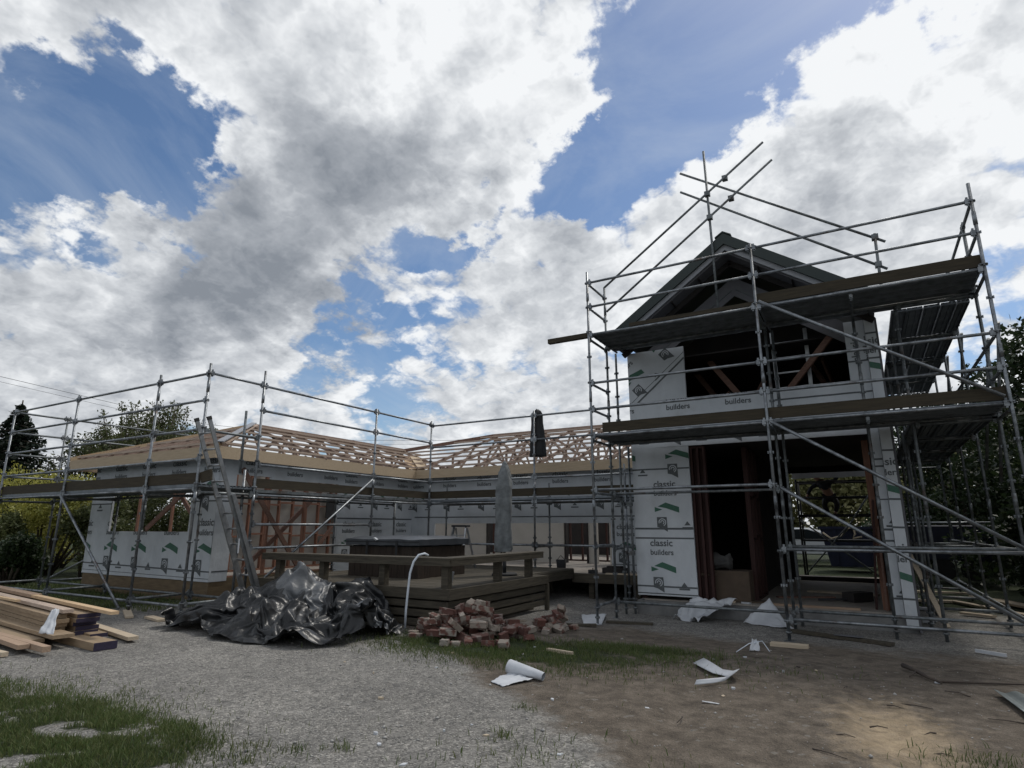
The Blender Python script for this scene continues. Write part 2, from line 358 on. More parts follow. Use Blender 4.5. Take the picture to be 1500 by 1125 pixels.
# ------------------------------------------------------------------ ground
def axis_coords(a, b, fine, far, grow=1.25):
    c = list(np.arange(a, b+1e-6, fine)); st = fine; x = a; lo = []
    while x > -far: st *= grow; x -= st; lo.append(x)
    st = fine; x = b; hi = []
    while x < far: st *= grow; x += st; hi.append(x)
    return np.array(lo[::-1] + c + hi)
gxs = axis_coords(-13.5, 5.5, .07, 900); gys = axis_coords(1.2, 13.0, .07, 900)
GX, GY = np.meshgrid(gxs, gys)
def np_s(a, b, x):
    t = np.clip((x-a)/(b-a), 0, 1); return t*t*(3-2*t)
GZ = -.13*np_s(6.8, 10.5, GY)*np_s(-7.5, -4.5, GX)
fx, fy = GX.ravel(), GY.ravel()
nn = np.array([noise.noise(Vector((x*.55, y*.55, 2))) *.025 + noise.noise(Vector((x*2.3, y*2.3, 5)))*.010 + noise.noise(Vector((x*6, y*6, 9)))*.004 if abs(x) < 20 and y < 20 else 0 for x, y in zip(fx, fy)])
trk = np.zeros_like(fx)
for off, wd in ((-.0, .16), (1.45, .17)):
    cx_ = -1.55+off-.10*(fy-6)-.012*(fy-6)**2
    trk += np.exp(-((fx-cx_)/wd)**2)-.45*np.exp(-((np.abs(fx-cx_)-.26)/.08)**2)
trk *= np_s(3.2, 4.5, fy)*np_s(10, 8.5, fy)
nn = nn-.022*trk*(.8+np.array([noise.noise(Vector((x*1.3, y*1.3, 77))) for x, y in zip(fx, fy)]))
GZ = GZ.ravel() + nn*np_s(25, 12, np.hypot(fx, fy))
# masks: bare soil to the right of a curved edge of gravel, thin grass by the bricks, lawn to the left
def side(x, y): return (x+5.7)*.60 + (y-6.95)*.80
pts2 = np.stack([fx, fy], 1)
wob = np.array([noise.noise(Vector((x*.7, y*.7, 20)))*.35 + noise.noise(Vector((x*2.1, y*2.1, 23)))*.15 if abs(x) < 20 and abs(y) < 20 else 0 for x, y in pts2])
edge = side(fx, fy) + wob
soil = np_s(-.15, .55, edge)
soil = soil*np_s(11.2, 8.6, fy + wob*2)*.92 + .08*soil
lawnL = np_s(-11.9, -13.2, fx + wob*1.5)*np_s(5.6, 6.3, fy+wob)
far = np_s(13, 18, np.hypot(fx+1, fy))
far = np.maximum(far, np_s(2.3, 3.5, fx)*np_s(9, 11, fy))
gmask = np.maximum(lawnL, far)
gd = 1.35*np.exp(-(((fx+4.3)/1.9)**2 + ((fy-7.1)/.75)**2)) + .8*np.exp(-(((fx+2.65)/.7)**2 + ((fy-8.05)/.3)**2))
gl = .75*np.exp(-(((fx+5.9)/1.4)**2 + ((fy-2.70)/.5)**2)) + .7*np.exp(-(((fx+4.6)/.8)**2 + ((fy-2.45)/.45)**2))
tn = np.array([noise.noise(Vector((x*2.1, y*3.2, 40)))+.6*noise.noise(Vector((x*6, y*8, 44))) if abs(x) < 12 and y < 8 else 0 for x, y in zip(fx, fy)])
gd += gl*np.clip(1.35+tn*2.0, 0, 1.8)
gmask = np.clip(np.maximum(gmask, gd*.8 + wob*.35*np.minimum(1, gd*2)), 0, 1)
sun_patch = np.exp(-(((fx+.05+.12*(fy-5.9))/.42)**2 + ((fy-5.7)/1.0)**2)**1.1)*np.clip(.75+wob*1.6, 0, 1)  # mask for a soft patch of sunlight painted into the ground colour
gd_me = bpy.data.meshes.new('ground')
nxg, nyg = len(gxs), len(gys)
idx = np.arange(nxg*nyg).reshape(nyg, nxg)
quads = np.stack([idx[:-1, :-1], idx[:-1, 1:], idx[1:, 1:], idx[1:, :-1]], -1).reshape(-1, 4)
gd_me.from_pydata(np.stack([fx, fy, GZ], 1).tolist(), [], quads.tolist())
for nm, arr in (('soil', soil), ('green', gmask), ('sun_patch', sun_patch)):
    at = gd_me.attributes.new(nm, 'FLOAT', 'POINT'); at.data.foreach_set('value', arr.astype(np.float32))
gd_me.polygons.foreach_set('use_smooth', [True]*len(gd_me.polygons))
gm, nt, b = new_mat('ground_cover')
tcg = nd(nt, 'ShaderNodeTexCoord')
def attr(n):
    a = nt.nodes.new('ShaderNodeAttribute'); a.attribute_name = n; return a.outputs['Fac']
def gn(scale, detail=5, rough=.6):
    n = nt.nodes.new('ShaderNodeTexNoise'); n.inputs['Scale'].default_value = scale; n.inputs['Detail'].default_value = detail; n.inputs['Roughness'].default_value = rough
    nt.links.new(tcg.outputs['Object'], n.inputs['Vector']); return n.outputs[0]
vor = nt.nodes.new('ShaderNodeTexVoronoi'); vor.inputs['Scale'].default_value = 70; nt.links.new(tcg.outputs['Object'], vor.inputs['Vector'])
vor2 = nt.nodes.new('ShaderNodeTexVoronoi'); vor2.inputs['Scale'].default_value = 24; nt.links.new(tcg.outputs['Object'], vor2.inputs['Vector'])
sepc = nt.nodes.new('ShaderNodeSeparateColor'); nt.links.new(vor.outputs['Color'], sepc.inputs[0])
sepc2 = nt.nodes.new('ShaderNodeSeparateColor'); nt.links.new(vor2.outputs['Color'], sepc2.inputs[0])
big = gn(.9, 4); mid = gn(5, 6, .7); fine = gn(60, 4, .7)
grav = ramp(nt, sepc.outputs[0], [(0, (.12, .117, .112)), (.5, (.235, .23, .22)), (.88, (.325, .317, .30)), (1, (.47, .455, .43))])
grav = mixc(nt, math_(nt, 'MULTIPLY', math_(nt, 'GREATER_THAN', sepc2.outputs[1], .80), .7), grav, mixc(nt, sepc2.outputs[0], (.09, .09, .09), (.36, .35, .335)))
grav = mixc(nt, 1.0, grav, ramp(nt, mid, [(.3, (.72, .72, .72)), (.7, (1.1, 1.09, 1.07))]), 'MULTIPLY')
grav = mixc(nt, 1.0, grav, ramp(nt, big, [(.3, (.74, .735, .73)), (.7, (1.10, 1.09, 1.07))]), 'MULTIPLY')
soilc = ramp(nt, mid, [(.30, (.066, .056, .046)), (.5, (.128, .108, .088)), (.72, (.205, .176, .146))])
soilc = mixc(nt, 1.0, soilc, ramp(nt, fine, [(.3, (.65, .65, .65)), (.7, (1.25, 1.23, 1.2))]), 'MULTIPLY')
soilc = mixc(nt, math_(nt, 'GREATER_THAN', sepc2.outputs[2], .985), soilc, (.17, .155, .135))
sun_patchc = mixc(nt, 1.0, (.50, .39, .26), ramp(nt, mid, [(.3, (.62, .62, .6)), (.7, (1.1, 1.1, 1.1))]), 'MULTIPLY')  # warm pale ground colour imitating the sunlit spot
greenc = ramp(nt, gn(9, 6, .7), [(.3, (.013, .019, .007)), (.55, (.027, .038, .013)), (.75, (.055, .060, .026))])
def edgef(a, amp=.55, lo=.42, hi=.58):
    s = math_(nt, 'ADD', a, math_(nt, 'MULTIPLY', math_(nt, 'SUBTRACT', gn(7, 7, .7), .5), amp*1.6))
    m = nt.nodes.new('ShaderNodeMapRange'); nt.links.new(s, m.inputs[0]); m.inputs[1].default_value = lo; m.inputs[2].default_value = hi
    return m.outputs[0]
c = mixc(nt, edgef(attr('soil'), .6, .28, .72), grav, soilc)
c = mixc(nt, math_(nt, 'MULTIPLY', edgef(attr('sun_patch'), .75, .15, .85), .8), c, sun_patchc)
c = mixc(nt, edgef(attr('green'), .7, .38, .62), c, greenc)
nt.links.new(c, b.inputs['Base Color']); b.inputs['Roughness'].default_value = .95; b.inputs['Specular IOR Level'].default_value = .25
hgt = math_(nt, 'ADD', math_(nt, 'MULTIPLY', vor.outputs['Distance'], -.5), math_(nt, 'ADD', math_(nt, 'MULTIPLY', fine, .5), math_(nt, 'MULTIPLY', mid, 1.2)))
bump(nt, b, hgt, .8, .025)
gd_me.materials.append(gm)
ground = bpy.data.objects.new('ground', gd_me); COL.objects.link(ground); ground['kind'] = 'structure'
_gi = {}
def ground_z(x, y):
    return gz(x, y) + noise.noise(Vector((x*.55, y*.55, 2)))*.025 + noise.noise(Vector((x*2.3, y*2.3, 5)))*.010

# grass blades (uncountable): tufts at the left front, round the bricks, along the lawn
def np_mesh(name, verts, faces, mats, fmat=None, smooth=False):
    me = bpy.data.meshes.new(name)
    me.vertices.add(len(verts)); me.vertices.foreach_set('co', np.asarray(verts, np.float32).ravel())
    k = faces.shape[1]
    me.loops.add(faces.size); me.loops.foreach_set('vertex_index', faces.astype(np.int32).ravel())
    me.polygons.add(len(faces)); me.polygons.foreach_set('loop_start', np.arange(0, faces.size, k, dtype=np.int32))
    for m in mats: me.materials.append(m)
    if fmat is not None: me.polygons.foreach_set('material_index', fmat.astype(np.int32))
    if smooth: me.polygons.foreach_set('use_smooth', np.ones(len(faces), bool))
    me.update(calc_edges=True); me.validate()
    o = bpy.data.objects.new(name, me); COL.objects.link(o); WL[o.name] = Vector((0, 0, 0)); return o
rs = np.random.RandomState(5)
def blades(pts, hmin, hmax, w, lean=.6):
    n = len(pts); a = rs.uniform(0, 2*np.pi, n); h = rs.uniform(hmin, hmax, n); l = rs.uniform(.1, lean, n)*h; b2 = rs.uniform(0, 2*np.pi, n)
    p = np.asarray(pts); dx = np.stack([np.cos(a), np.sin(a), 0*a], 1)*w/2
    tip = p + np.stack([np.cos(b2)*l, np.sin(b2)*l, h], 1); midp = p + np.stack([np.cos(b2)*l*.3, np.sin(b2)*l*.3, h*.6], 1)
    v = np.stack([p-dx, p+dx, midp+dx*.8, midp-dx*.8, tip], 1).reshape(-1, 3)
    i = np.arange(n)[:, None]*5
    return v, np.concatenate([i+[0, 1, 2], i+[0, 2, 3], i+[3, 2, 4]], 0)
gp = []
def tuft(cx, cy, rx, ry, n, thr=0.):
    k = 0
    while k < n:
        x = cx + rnd.gauss(0, rx*.55); y = cy + rnd.gauss(0, ry*.55)
        k += 1
        if noise.noise(Vector((x*2.1, y*3.2, 40))) + .6*noise.noise(Vector((x*6, y*8, 44))) < thr-.2: continue
        gp.append((x, y, ground_z(x, y)-.012))
gsets = []
tuft(-6.0, 2.75, 1.7, .65, 9000, -.05); tuft(-4.85, 2.55, 1.0, .5, 6000, -.05); tuft(-7.6, 2.9, 1.0, .35, 2500, 0); tuft(-5.6, 2.2, 1.6, .5, 6000, -.1)
for cx, cy in ((-5.35, 3.0), (-4.75, 3.05), (-4.4, 2.95), (-6.5, 2.95), (-7.0, 2.7), (-6.0, 3.05)): tuft(cx, cy, .32, .16, 1300, -.6)
gsets.append(blades(gp, .02, .075, .006, .9)); gp = []
tuft(-4.3, 7.05, 2.2, .9, 5200, .0); tuft(-3.2, 7.5, 1.2, .5, 2500, 0); tuft(-5.3, 6.7, .7, .5, 1800, -.1); tuft(-2.65, 8.05, .7, .26, 2200, -.2); tuft(-3.1, 7.75, .45, .2, 1000, -.4)
tuft(-3.9, 6.6, 1.6, .6, 5200, -.1); tuft(-2.2, 7.6, 1.4, .5, 1400, .1); tuft(-1.9, 3.9, 1.0, .6, 500, .15); tuft(.55, 5.3, .5, .3, 350, .1)
for cx, cy in ((-3.9, 3.15), (-3.6, 3.25), (-3.75, 2.95), (-3.35, 3.4), (-3.3, 2.9), (-3.0, 2.7), (-2.5, 4.2), (-2.7, 4.9), (-3.4, 2.6)): tuft(cx, cy, .13, .09, 55, -1)
gsets.append(blades(gp, .025, .08, .007, .9)); gp = []
for k in range(9000):
    x = rnd.uniform(-19, -11.4); y = rnd.uniform(5.9, 9.5)
    if x > -12.6 and y < 6.6: continue
    gp.append((x, y, ground_z(x, y)-.01))
gsets.append(blades(gp, .04, .13, .012, .8))
vs = []; fs = []; n0 = 0
for v, f in gsets: vs.append(v); fs.append(f+n0); n0 += len(v)
gr = np_mesh('grass', np.concatenate(vs), np.concatenate(fs), [M['grass']]); gr['kind'] = 'stuff'
# loose stones lying on the gravel and soil (uncountable)
base_st = []
for k in range(6):
    r_ = np.random.RandomState(k); th = [(0, 0, 1), (0, 0, -1), (1, 0, 0), (-1, 0, 0), (0, 1, 0), (0, -1, 0)]
    base_st.append(np.array(th)*r_.uniform(.6, 1.1, (6, 1))*np.array([1, .8, .5]))
of = np.array([(0, 2, 4), (0, 4, 3), (0, 3, 5), (0, 5, 2), (1, 4, 2), (1, 3, 4), (1, 5, 3), (1, 2, 5)])
sv = []; sf = []; k = 0
for i in range(9000):
    t = rnd.random()
    y = 1.6 + 7.5*t**1.6; x = rnd.uniform(-1.15*y-.6, .32*y+.3)
    if side(x, y) > 0 and rnd.random() < .72: continue
    r_ = .0045 + .010*rnd.random()**3 + (.022*rnd.random() if rnd.random() < .05 else 0)
    a = rnd.uniform(0, 6.28); c_, s_ = math.cos(a), math.sin(a)
    bs = base_st[i % 6]*r_
    sv.append(np.stack([bs[:, 0]*c_-bs[:, 1]*s_+x, bs[:, 0]*s_+bs[:, 1]*c_+y, bs[:, 2]+ground_z(x, y)+r_*.2], 1)); sf.append(of+k); k += 6
stn = np_mesh('gravel', np.concatenate(sv), np.concatenate(sf), [M['stone']]); stn['kind'] = 'stuff'

# ------------------------------------------------------------------ scaffolds
TR = .0242
def s_post(root, x, y, z0, z1, offs, m='steel', base=True, lean=(0, 0)):
    mb = MB(); L = z1-z0
    mb.tube([(x, y, z0), (x+lean[0], y+lean[1], z1)], TR)
    z = offs
    while z < z1-.02:
        if z > z0+.05:
            t = (z-z0)/L; cx, cy = x+lean[0]*t, y+lean[1]*t
            mb.tube([(cx, cy, z-.006), (cx, cy, z+.006)], .052 if int(round((z-offs)*2)) % 2 == 0 else .036, 8)
            for dx, dy in ((1, 0), (-1, 0), (0, 1), (0, -1)):
                mb.box(cx+dx*.036-.010, cx+dx*.036+.010, cy+dy*.036-.010, cy+dy*.036+.010, z-.022, z+.018)
        z += .5
    zt = z0 + 2.0
    while zt < z1-.4:
        t = (zt-z0)/L; mb.tube([(x+lean[0]*t, y+lean[1]*t, zt-.10), (x+lean[0]*t, y+lean[1]*t, zt+.10)], .029); zt += 2.0
    p = mb.build('scaffold_post', M[m], root)
    if base:
        bb = MB(); bb.box(x-.075, x+.075, y-.075, y+.075, z0-.012, z0+.0); bb.tube([(x, y, z0), (x, y, z0+.16)], .017, 6); bb.tube([(x, y, z0+.10), (x, y, z0+.13)], .045, 6)
        q = bb.build('base_plate', M['steel_old'], root); q.parent = p; q.location = (0, 0, 0)
    return p
def s_rail(root, p, q, name='guard_rail', m='steel', r=TR, clips=True):
    mb = MB(); p = Vector(p); q = Vector(q); d = (q-p).normalized()
    mb.tube([p, q], r)
    if clips:
        for c, s in ((p, 1), (q, -1)):
            e = c + d*.05*s; mb.bar(e-d*.03, e+d*.03, .05, .075)
            mb.bar(e+Vector((0, 0, -.06)), e+Vector((0, 0, .075)), .018, .03)
    return mb.build(name, M[m], root)
def coupler(mb, p): mb.box(p[0]-.05, p[0]+.05, p[1]-.05, p[1]+.05, p[2]-.045, p[2]+.045)
def s_plank(root, ax, a0, a1, c, z, w=.225, holes=False, m='deck'):
    # pressed steel plank: top sheet, turned-down lips and two ribs below
    mb = MB()
    def bx(u0, u1, v0, v1, z0, z1):
        if ax == 'x': mb.box(u0, u1, v0, v1, z0, z1)
        else: mb.box(v0, v1, u0, u1, z0, z1)
    h = w/2-.004
    if not holes: bx(a0, a1, c-h, c+h, z-.004, z)
    else:
        bx(a0, a1, c-h, c-.06, z-.004, z); bx(a0, a1, c+.06, c+h, z-.004, z)
        u = a0; hl = .10
        while u < a1:
            bx(u, min(u+.075, a1), c-.06, c+.06, z-.004, z); u += .06+hl
    for v in (() if holes else (-h, h-.006)): bx(a0, a1, c+v, c+v+.006, z-.058, z-.0045)
    for v in (() if holes else (-h*.42, h*.42)): bx(a0, a1, c+v-.014, c+v+.014, z-.022, z-.0045)
    for u in (a0+.0, a1-.03): bx(u, u+.03, c-h+.007, c+h-.007, z-.05, z-.0235)
    return mb.build('deck_plank', M[m], root)
def s_toe(root, p, q, h=.2, t=.038):
    p = Vector(p); q = Vector(q); along_y = abs(q.y-p.y) > abs(q.x-p.x)
    return MB().bar(p+Vector((0, 0, h/2)), q+Vector((0, 0, h/2)), t, h).build('toe_board', M['toey' if along_y else 'toe'], root)

# ---- scaffold round the two-storey house
TS = thing('scaffold', 'tall grey steel tube scaffold with two decks wrapped round the two-storey gabled house', 'scaffold', (-1.2, 10.7, -.13))
Y0, Y1, Y2 = 10.22, 11.15, 11.68
XA, XB, XC = -4.2, -1.18, 1.88
for x, y, top in ((XA, Y0, 6.38), (XB, Y0, 6.24), (XC, Y0, 6.44), (XA, Y1, 6.40), (XB, Y1, 5.08), (XC, Y1, 6.14), (XA, Y2, 5.08), (-1.12, Y2, 5.08), (.2, Y1, 5.08),
                  (-4.05, 11.78, 3.1), (XC, 13.3, 6.1), (XC, 15.45, 6.1), (XC, 17.6, 6.1), (XC, 19.7, 6.1),
                  (.82, Y1+.1, 5.08), (.82, 13.3, 5.08), (.82, 15.45, 5.08), (.82, 17.6, 5.08), (.95, 14.4, 3.1), (.72, 12.3, 3.1)):
    s_post(TS, x, y, gz(x, y)-.0, top, .15, 'steel' if y < 11 else 'steel_old')
for z in (6.15, 5.65, 4.13, 3.63):
    s_rail(TS, (XA, Y0, z), (XB, Y0, z)); s_rail(TS, (XB, Y0, z), (XC, Y0, z))
    s_rail(TS, (XA, Y0, z), (XA, Y1, z))
    ys = (Y0, Y1, 13.3, 15.45, 17.6, 19.7)
    for a, b_ in zip(ys, ys[1:]): s_rail(TS, (XC, a, z), (XC, b_, z), m='steel_old')
for z in (5.08, 3.13):
    for a, b_ in ((XA, XB), (XB, XC)):
        s_rail(TS, (a, Y0, z), (b_, Y0, z), 'ledger'); s_rail(TS, (a, Y1, z-.03), (b_, Y1, z-.03), 'ledger', 'steel_old')
    for x in (XA, XB, XC, .2): s_rail(TS, (x, Y0, z-.075), (x, Y1, z-.075), 'transom', 'steel_old')
    for y in (Y1, 13.3, 15.45, 17.6, 19.7): s_rail(TS, (.82, y, z-.075), (XC, y, z-.075), 'transom', 'steel_old')
    zt = z+.045
    for k, yc in enumerate((10.37, 10.60, 10.83, 11.06, 11.31, 11.54)):
        for a, b_ in ((XA+.03, XB-.02), (XB+.02, XC-.03)):
            s_plank(TS, 'x', a, b_, yc, zt, holes=(k == 5 and z > 4))
    for k, xc in enumerate((.90, 1.13, 1.37, 1.60, 1.80)):
        for a, b_ in ((11.68, 13.6), (13.62, 15.5), (15.52, 17.6), (17.62, 19.6)):
            s_plank(TS, 'y', a, b_, xc, zt, w=(.232, .232, .232, .212, .17)[k])
s_toe(TS, (-4.0, Y0+.05, 3.19), (XB, Y0+.05, 3.19), .18); s_toe(TS, (XB+.01, Y0+.052, 3.19), (XC, Y0+.052, 3.19), .18)
s_toe(TS, (XB+.01, Y0+.05, 5.14), (XC, Y0+.05, 5.14), .18); s_toe(TS, (-5.08, Y0+.05, 5.05), (-4.15, Y0+.05, 5.05), .09, .1)
s_toe(TS, (-3.4, Y0+.05, 5.13), (XB-.01, Y0+.05, 5.13), .07)
for z, yy in ((5.14, (Y0, 13.3)), (5.14, (13.32, 17.6)), (3.19, (Y0, 13.3)), (3.19, (13.32, 17.6))): s_toe(TS, (XC-.05, yy[0]+.1, z), (XC-.05, yy[1], z), .2)
for p, q in (((-1.13, 10.17, 5.16), (1.82, 10.17, 3.22)), ((-1.13, 10.17, 3.13), (1.78, 10.17, 1.19)), ((-1.08, 10.17, 2.09), (1.75, 10.17, .22))):
    s_rail(TS, p, q, 'brace', 'steel', .026, False)
for a, b_, z in ((15.45, 13.35, 4.0), (13.3, 11.2, 3.3), (17.6, 15.5, 4.1)): s_rail(TS, (XC+.06, a, z-.8), (XC+.06, b_, z+1.0), 'brace', 'steel_old', .024, False)
s_rail(TS, (XC+.05, Y0+.1, 4.3), (XC+.05, 12.2, 2.2), 'brace', 'steel_old', .024, False)
for z in (.17, 1.17): 
    s_rail(TS, (XB, Y0, z), (XC, Y0, z), 'ledger'); s_rail(TS, (XA, Y0, z), (XA, Y1, z), 'transom'); s_rail(TS, (XB, Y0, z-.05), (XB, Y1, z-.05), 'transom', 'steel_old')
    for a, b_ in zip(ys, ys[1:]): s_rail(TS, (XC, a, z), (XC, b_, z), 'ledger', 'steel_old')
    s_rail(TS, (XB, Y1, z+.02), (XC, Y1, z+.02), 'ledger', 'steel_old')
    for y in (13.3, 15.45, 17.6): s_rail(TS, (.82, y, z-.05), (XC, y, z-.05), 'transom', 'steel_old')
s_rail(TS, (XA, Y1, .15), (XB, Y1, .15), 'ledger', 'steel_old')
s_rail(TS, (XA, Y0, 2.15), (XB, Y0, 2.15), 'ledger'); s_rail(TS, (XA, Y1, 2.12), (XB, Y1, 2.12), 'ledger', 'steel_old'); s_rail(TS, (XA, Y0, 2.10), (XA, Y2, 2.10), 'transom')
for z in (1.1, 2.05): s_rail(TS, (XA, Y1, z), (XA, Y2, z), 'transom', 'steel_old')
# swivel couplers on the inside posts by the left corner
for z in (1.0, 1.95):
    for x in (-4.2, -4.05):
        mb = MB(); coupler(mb, (x, 11.72, z)); mb.tube([(x-.10, 11.70, z), (x+.07, 11.70, z)], .018, 6)
        mb.build('coupler', M['steel_old'], TS)
# loose tubes clamped up the slopes of the gable as edge protection
ES = thing('edge_protection', 'two pairs of crossing steel tubes with an upright pole above the gable peak', 'scaffold', (-1.97, 11.15, 6.5))
for nm, p, q in (('guard_rail', (-4.18, 11.10, 6.37), (-.87, 11.10, 8.66)), ('guard_rail', (-4.15, 11.10, 5.83), (-.75, 11.10, 8.24)),
                 ('guard_rail', (-2.48, 11.20, 8.56), (.83, 11.20, 6.20)), ('guard_rail', (-2.50, 11.20, 8.14), (.80, 11.20, 5.71)),
                 ('upright_pole', (-1.98, 11.15, 8.87), (-1.95, 11.15, 5.2)), ('upright_pole', (.69, 11.15, 6.36), (.67, 11.15, 5.14))):
    s_rail(ES, p, q, nm, 'steel_old', .0235, False)
for p in ((-1.97, 11.13, 7.9), (-1.96, 11.13, 7.39), (-1.62, 11.15, 7.95+.2), (-1.54, 11.15, 7.69), (.69, 11.17, 6.3), (.68, 11.17, 5.8)):
    mb = MB(); coupler(mb, p); mb.build('coupler', M['steel_old'], ES)

# ---- scaffold round the low wing and along the courtyard
LS = thing('scaffold', 'low grey steel tube scaffold with one deck running round the single-storey wing and courtyard', 'scaffold', (-12, 7.2, 0))
PX = (-17.87, -14.83, -11.72, -10.14); F0, F1 = 6.45, 7.6
for x, t in zip(PX, (4.33, 4.36, 4.42, 4.44)): s_post(LS, x, F0, .0, t, .25)
for x, t in zip(PX[:3], (4.3, 2.2, 2.2)): s_post(LS, x, F1, .0, t, .25, 'steel_old')
for y, t in ((9.9, 4.3), (12.4, 4.3)): s_post(LS, -17.87, y, .0, t, .25, 'steel_old')
s_post(LS, -10.5, F1+.05, 0, 2.6, .25)
for z in (4.25, 3.75, 3.22, 2.68):
    for a, b_ in zip(PX, PX[1:]): s_rail(LS, (a, F0, z), (b_, F0, z))
    for a, b_ in ((F0, F1), (F1, 9.9), (9.9, 12.4)): s_rail(LS, (-17.87, a, z), (-17.87, b_, z), m='steel_old')
for a, b_ in zip(PX, PX[1:]):
    s_rail(LS, (a, F0, 2.16), (b_, F0, 2.16), 'ledger'); s_rail(LS, (a, F1, 2.14), (b_, F1, 2.14), 'ledger', 'steel_old')
    s_rail(LS, (a, F0, .2), (b_, F0, .2), 'ledger'); s_rail(LS, (a, F1, .2), (b_, F1, .2), 'ledger', 'steel_old')
    for k in range(5): s_plank(LS, 'x', a+.02, b_-.02, 6.60+.232*k, 2.25)
    s_toe(LS, (a, F0+.05, 2.255), (b_-.005, F0+.05, 2.255), .19)
for x in PX: s_rail(LS, (x, F0, .23), (x, F1, .23), 'transom', 'steel_old'); s_rail(LS, (x, F0, 2.10), (x, F1, 2.10), 'transom', 'steel_old')
s_rail(LS, (-18.9, F0, .2), (-17.87, F0, .2), 'ledger'); s_rail(LS, (-17.87, F1, .2), (-17.87, 9.9, .2), 'ledger', 'steel_old')
s_rail(LS, (-14.78, 6.40, 2.14), (-11.95, 6.40, .06), 'brace', 'steel', .026, False)
s_rail(LS, (-17.82, 7.65, .2), (-17.82, 9.9, 1.4), 'brace', 'steel_old', .024, False)
s_toe(LS, (PX[3]+.05, F0+.05, 2.255), (PX[3]+.32, F0+.05, 2.30), .19)
CX = -10.14; CI = -11.34; CY = (F0, 7.63, 10.9, 13.1)
for y, t in zip(CY[1:], (4.56, 4.34, 4.36)): s_post(LS, CX, y, .0 if y < 8 else gz(CX, y)+.5, t, .25)
for y in CY[2:]: s_post(LS, CI, y, .5, 2.2, .25, 'steel_old')
for z in (4.25, 3.75): 
    for a, b_ in zip(CY[1:], CY[2:]): s_rail(LS, (CX, a, z), (CX, b_, z))
s_rail(LS, (CX, F0, 4.26), (CX, 7.63, 4.26)); s_rail(LS, (CX, F0, 3.20), (CX, 7.63, 3.20), m='steel_old')
s_post(LS, -10.30, 7.4, 2.5, 3.72, 2.75, 'steel_old', base=False)
for a, b_ in zip(CY[1:], CY[2:]):
    s_rail(LS, (CX, a, 2.68), (CX, b_, 2.68))
    s_rail(LS, (CX, a, 2.10), (CX, b_, 2.10), 'ledger'); s_rail(LS, (CI, a, 2.10), (CI, b_, 2.10), 'ledger', 'steel_old')
    for k in range(5): s_plank(LS, 'y', a+.02, b_-.02, CX-.14-.232*k, 2.21, m='steel_old' if k == 0 else 'deck')
    s_toe(LS, (CX-.05, a, 2.24), (CX-.05, b_-.005, 2.24), .18)
s_rail(LS, (CX, 7.63, 1.55), (CX, 10.9, 1.55)); s_rail(LS, (CX, 7.63, 1.11), (CX, 10.9, 1.11))
s_rail(LS, (CX+.05, 10.82, 2.6), (CX+.05, 8.0, .55), 'brace', 'steel', .026, False)
BX = (CX, -6.93, -4.3); BY = 13.1; BI = 13.9
s_post(LS, -6.93, BY, .46, 4.35, .25); s_post(LS, -4.62, BY, .0, 2.9, .25)
for x in (CX, -6.93): s_post(LS, x, BI, .46, 2.6 if x > -8 else 2.6, .25, 'steel_old')
for a, b_ in zip(BX, BX[1:]):
    for z in (4.22, 3.62, 2.68): s_rail(LS, (a, BY, z), (b_, BY, z))
    s_rail(LS, (a, BY, 2.10), (b_, BY, 2.10), 'ledger'); s_rail(LS, (a, BI, 2.10), (b_, BI, 2.10), 'ledger', 'steel_old')
    s_rail(LS, (a, BY, 1.08), (b_, BY, 1.08), 'ledger'); s_rail(LS, (a, BI, 1.06), (b_, BI, 1.06), 'ledger', 'steel_old')
    for k in range(4): s_plank(LS, 'x', a+.02, b_-.02, BY+.14+.215*k, 2.21)
    s_toe(LS, (a, BY+.05, 2.24), (b_-.005, BY+.05, 2.24), .19)
for x in BX: s_rail(LS, (x, BY, 1.04), (x, BI, 1.04), 'transom', 'steel_old')

# ------------------------------------------------------------------ printed building wrap
def text_tris(body, width):
    cu = bpy.data.curves.new('t', 'FONT'); cu.body = body; cu.size = 1; cu.offset = .022; cu.resolution_u = 3
    o = bpy.data.objects.new('t', cu); COL.objects.link(o)
    dg = bpy.context.evaluated_depsgraph_get(); me = bpy.data.meshes.new_from_object(o.evaluated_get(dg))
    me.calc_loop_triangles()
    v = [(p.co.x, p.co.y) for p in me.vertices]; x0 = min(p[0] for p in v); x1 = max(p[0] for p in v); k = width/(x1-x0)
    tr = [[((v[i][0]-x0)*k, v[i][1]*k) for i in t.vertices] for t in me.loop_triangles]
    bpy.data.objects.remove(o); bpy.data.curves.remove(cu); bpy.data.meshes.remove(me); return tr
T_CL = text_tris('classic', .44); T_BU = text_tris('builders', .45)
def sh(tr, dx, dy): return [[(x+dx, y+dy) for x, y in t] for t in tr]
def fan(p): return [[p[0], p[i], p[i+1]] for i in range(1, len(p)-1)]
MOT = []          # (triangles, material slot, lift)
MOT += [(t, 1, 1) for t in sh(T_CL, 0, 0)] + [(t, 1, 1) for t in sh(T_BU, 0, -.165)]
MOT += [(t, 2, 1) for t in fan([(.06, -.375), (.22, -.30), (.22, -.41), (.13, -.375)]) + fan([(.22, -.30), (.48, -.39), (.48, -.50), (.22, -.41)]) + fan([(0, -.385), (0, -.48), (.15, -.435)])]
MOT += [(t, 1, 1) for t in fan([(.03, -.58), (.225, -.58), (.235, -.86), (.11, -.79), (.03, -.77)])]
for r0 in (.075, .04):
    for k in range(11):
        a0, a1 = -1.2+k*.42, -1.2+(k+1)*.42; c = (.135, -.68)
        q = [(c[0]+r*math.cos(a), c[1]+r*math.sin(a)) for r, a in ((r0, a0), (r0, a1), (r0-.016, a1), (r0-.016, a0))]
        MOT += [(t, 0, 2) for t in fan(q)]
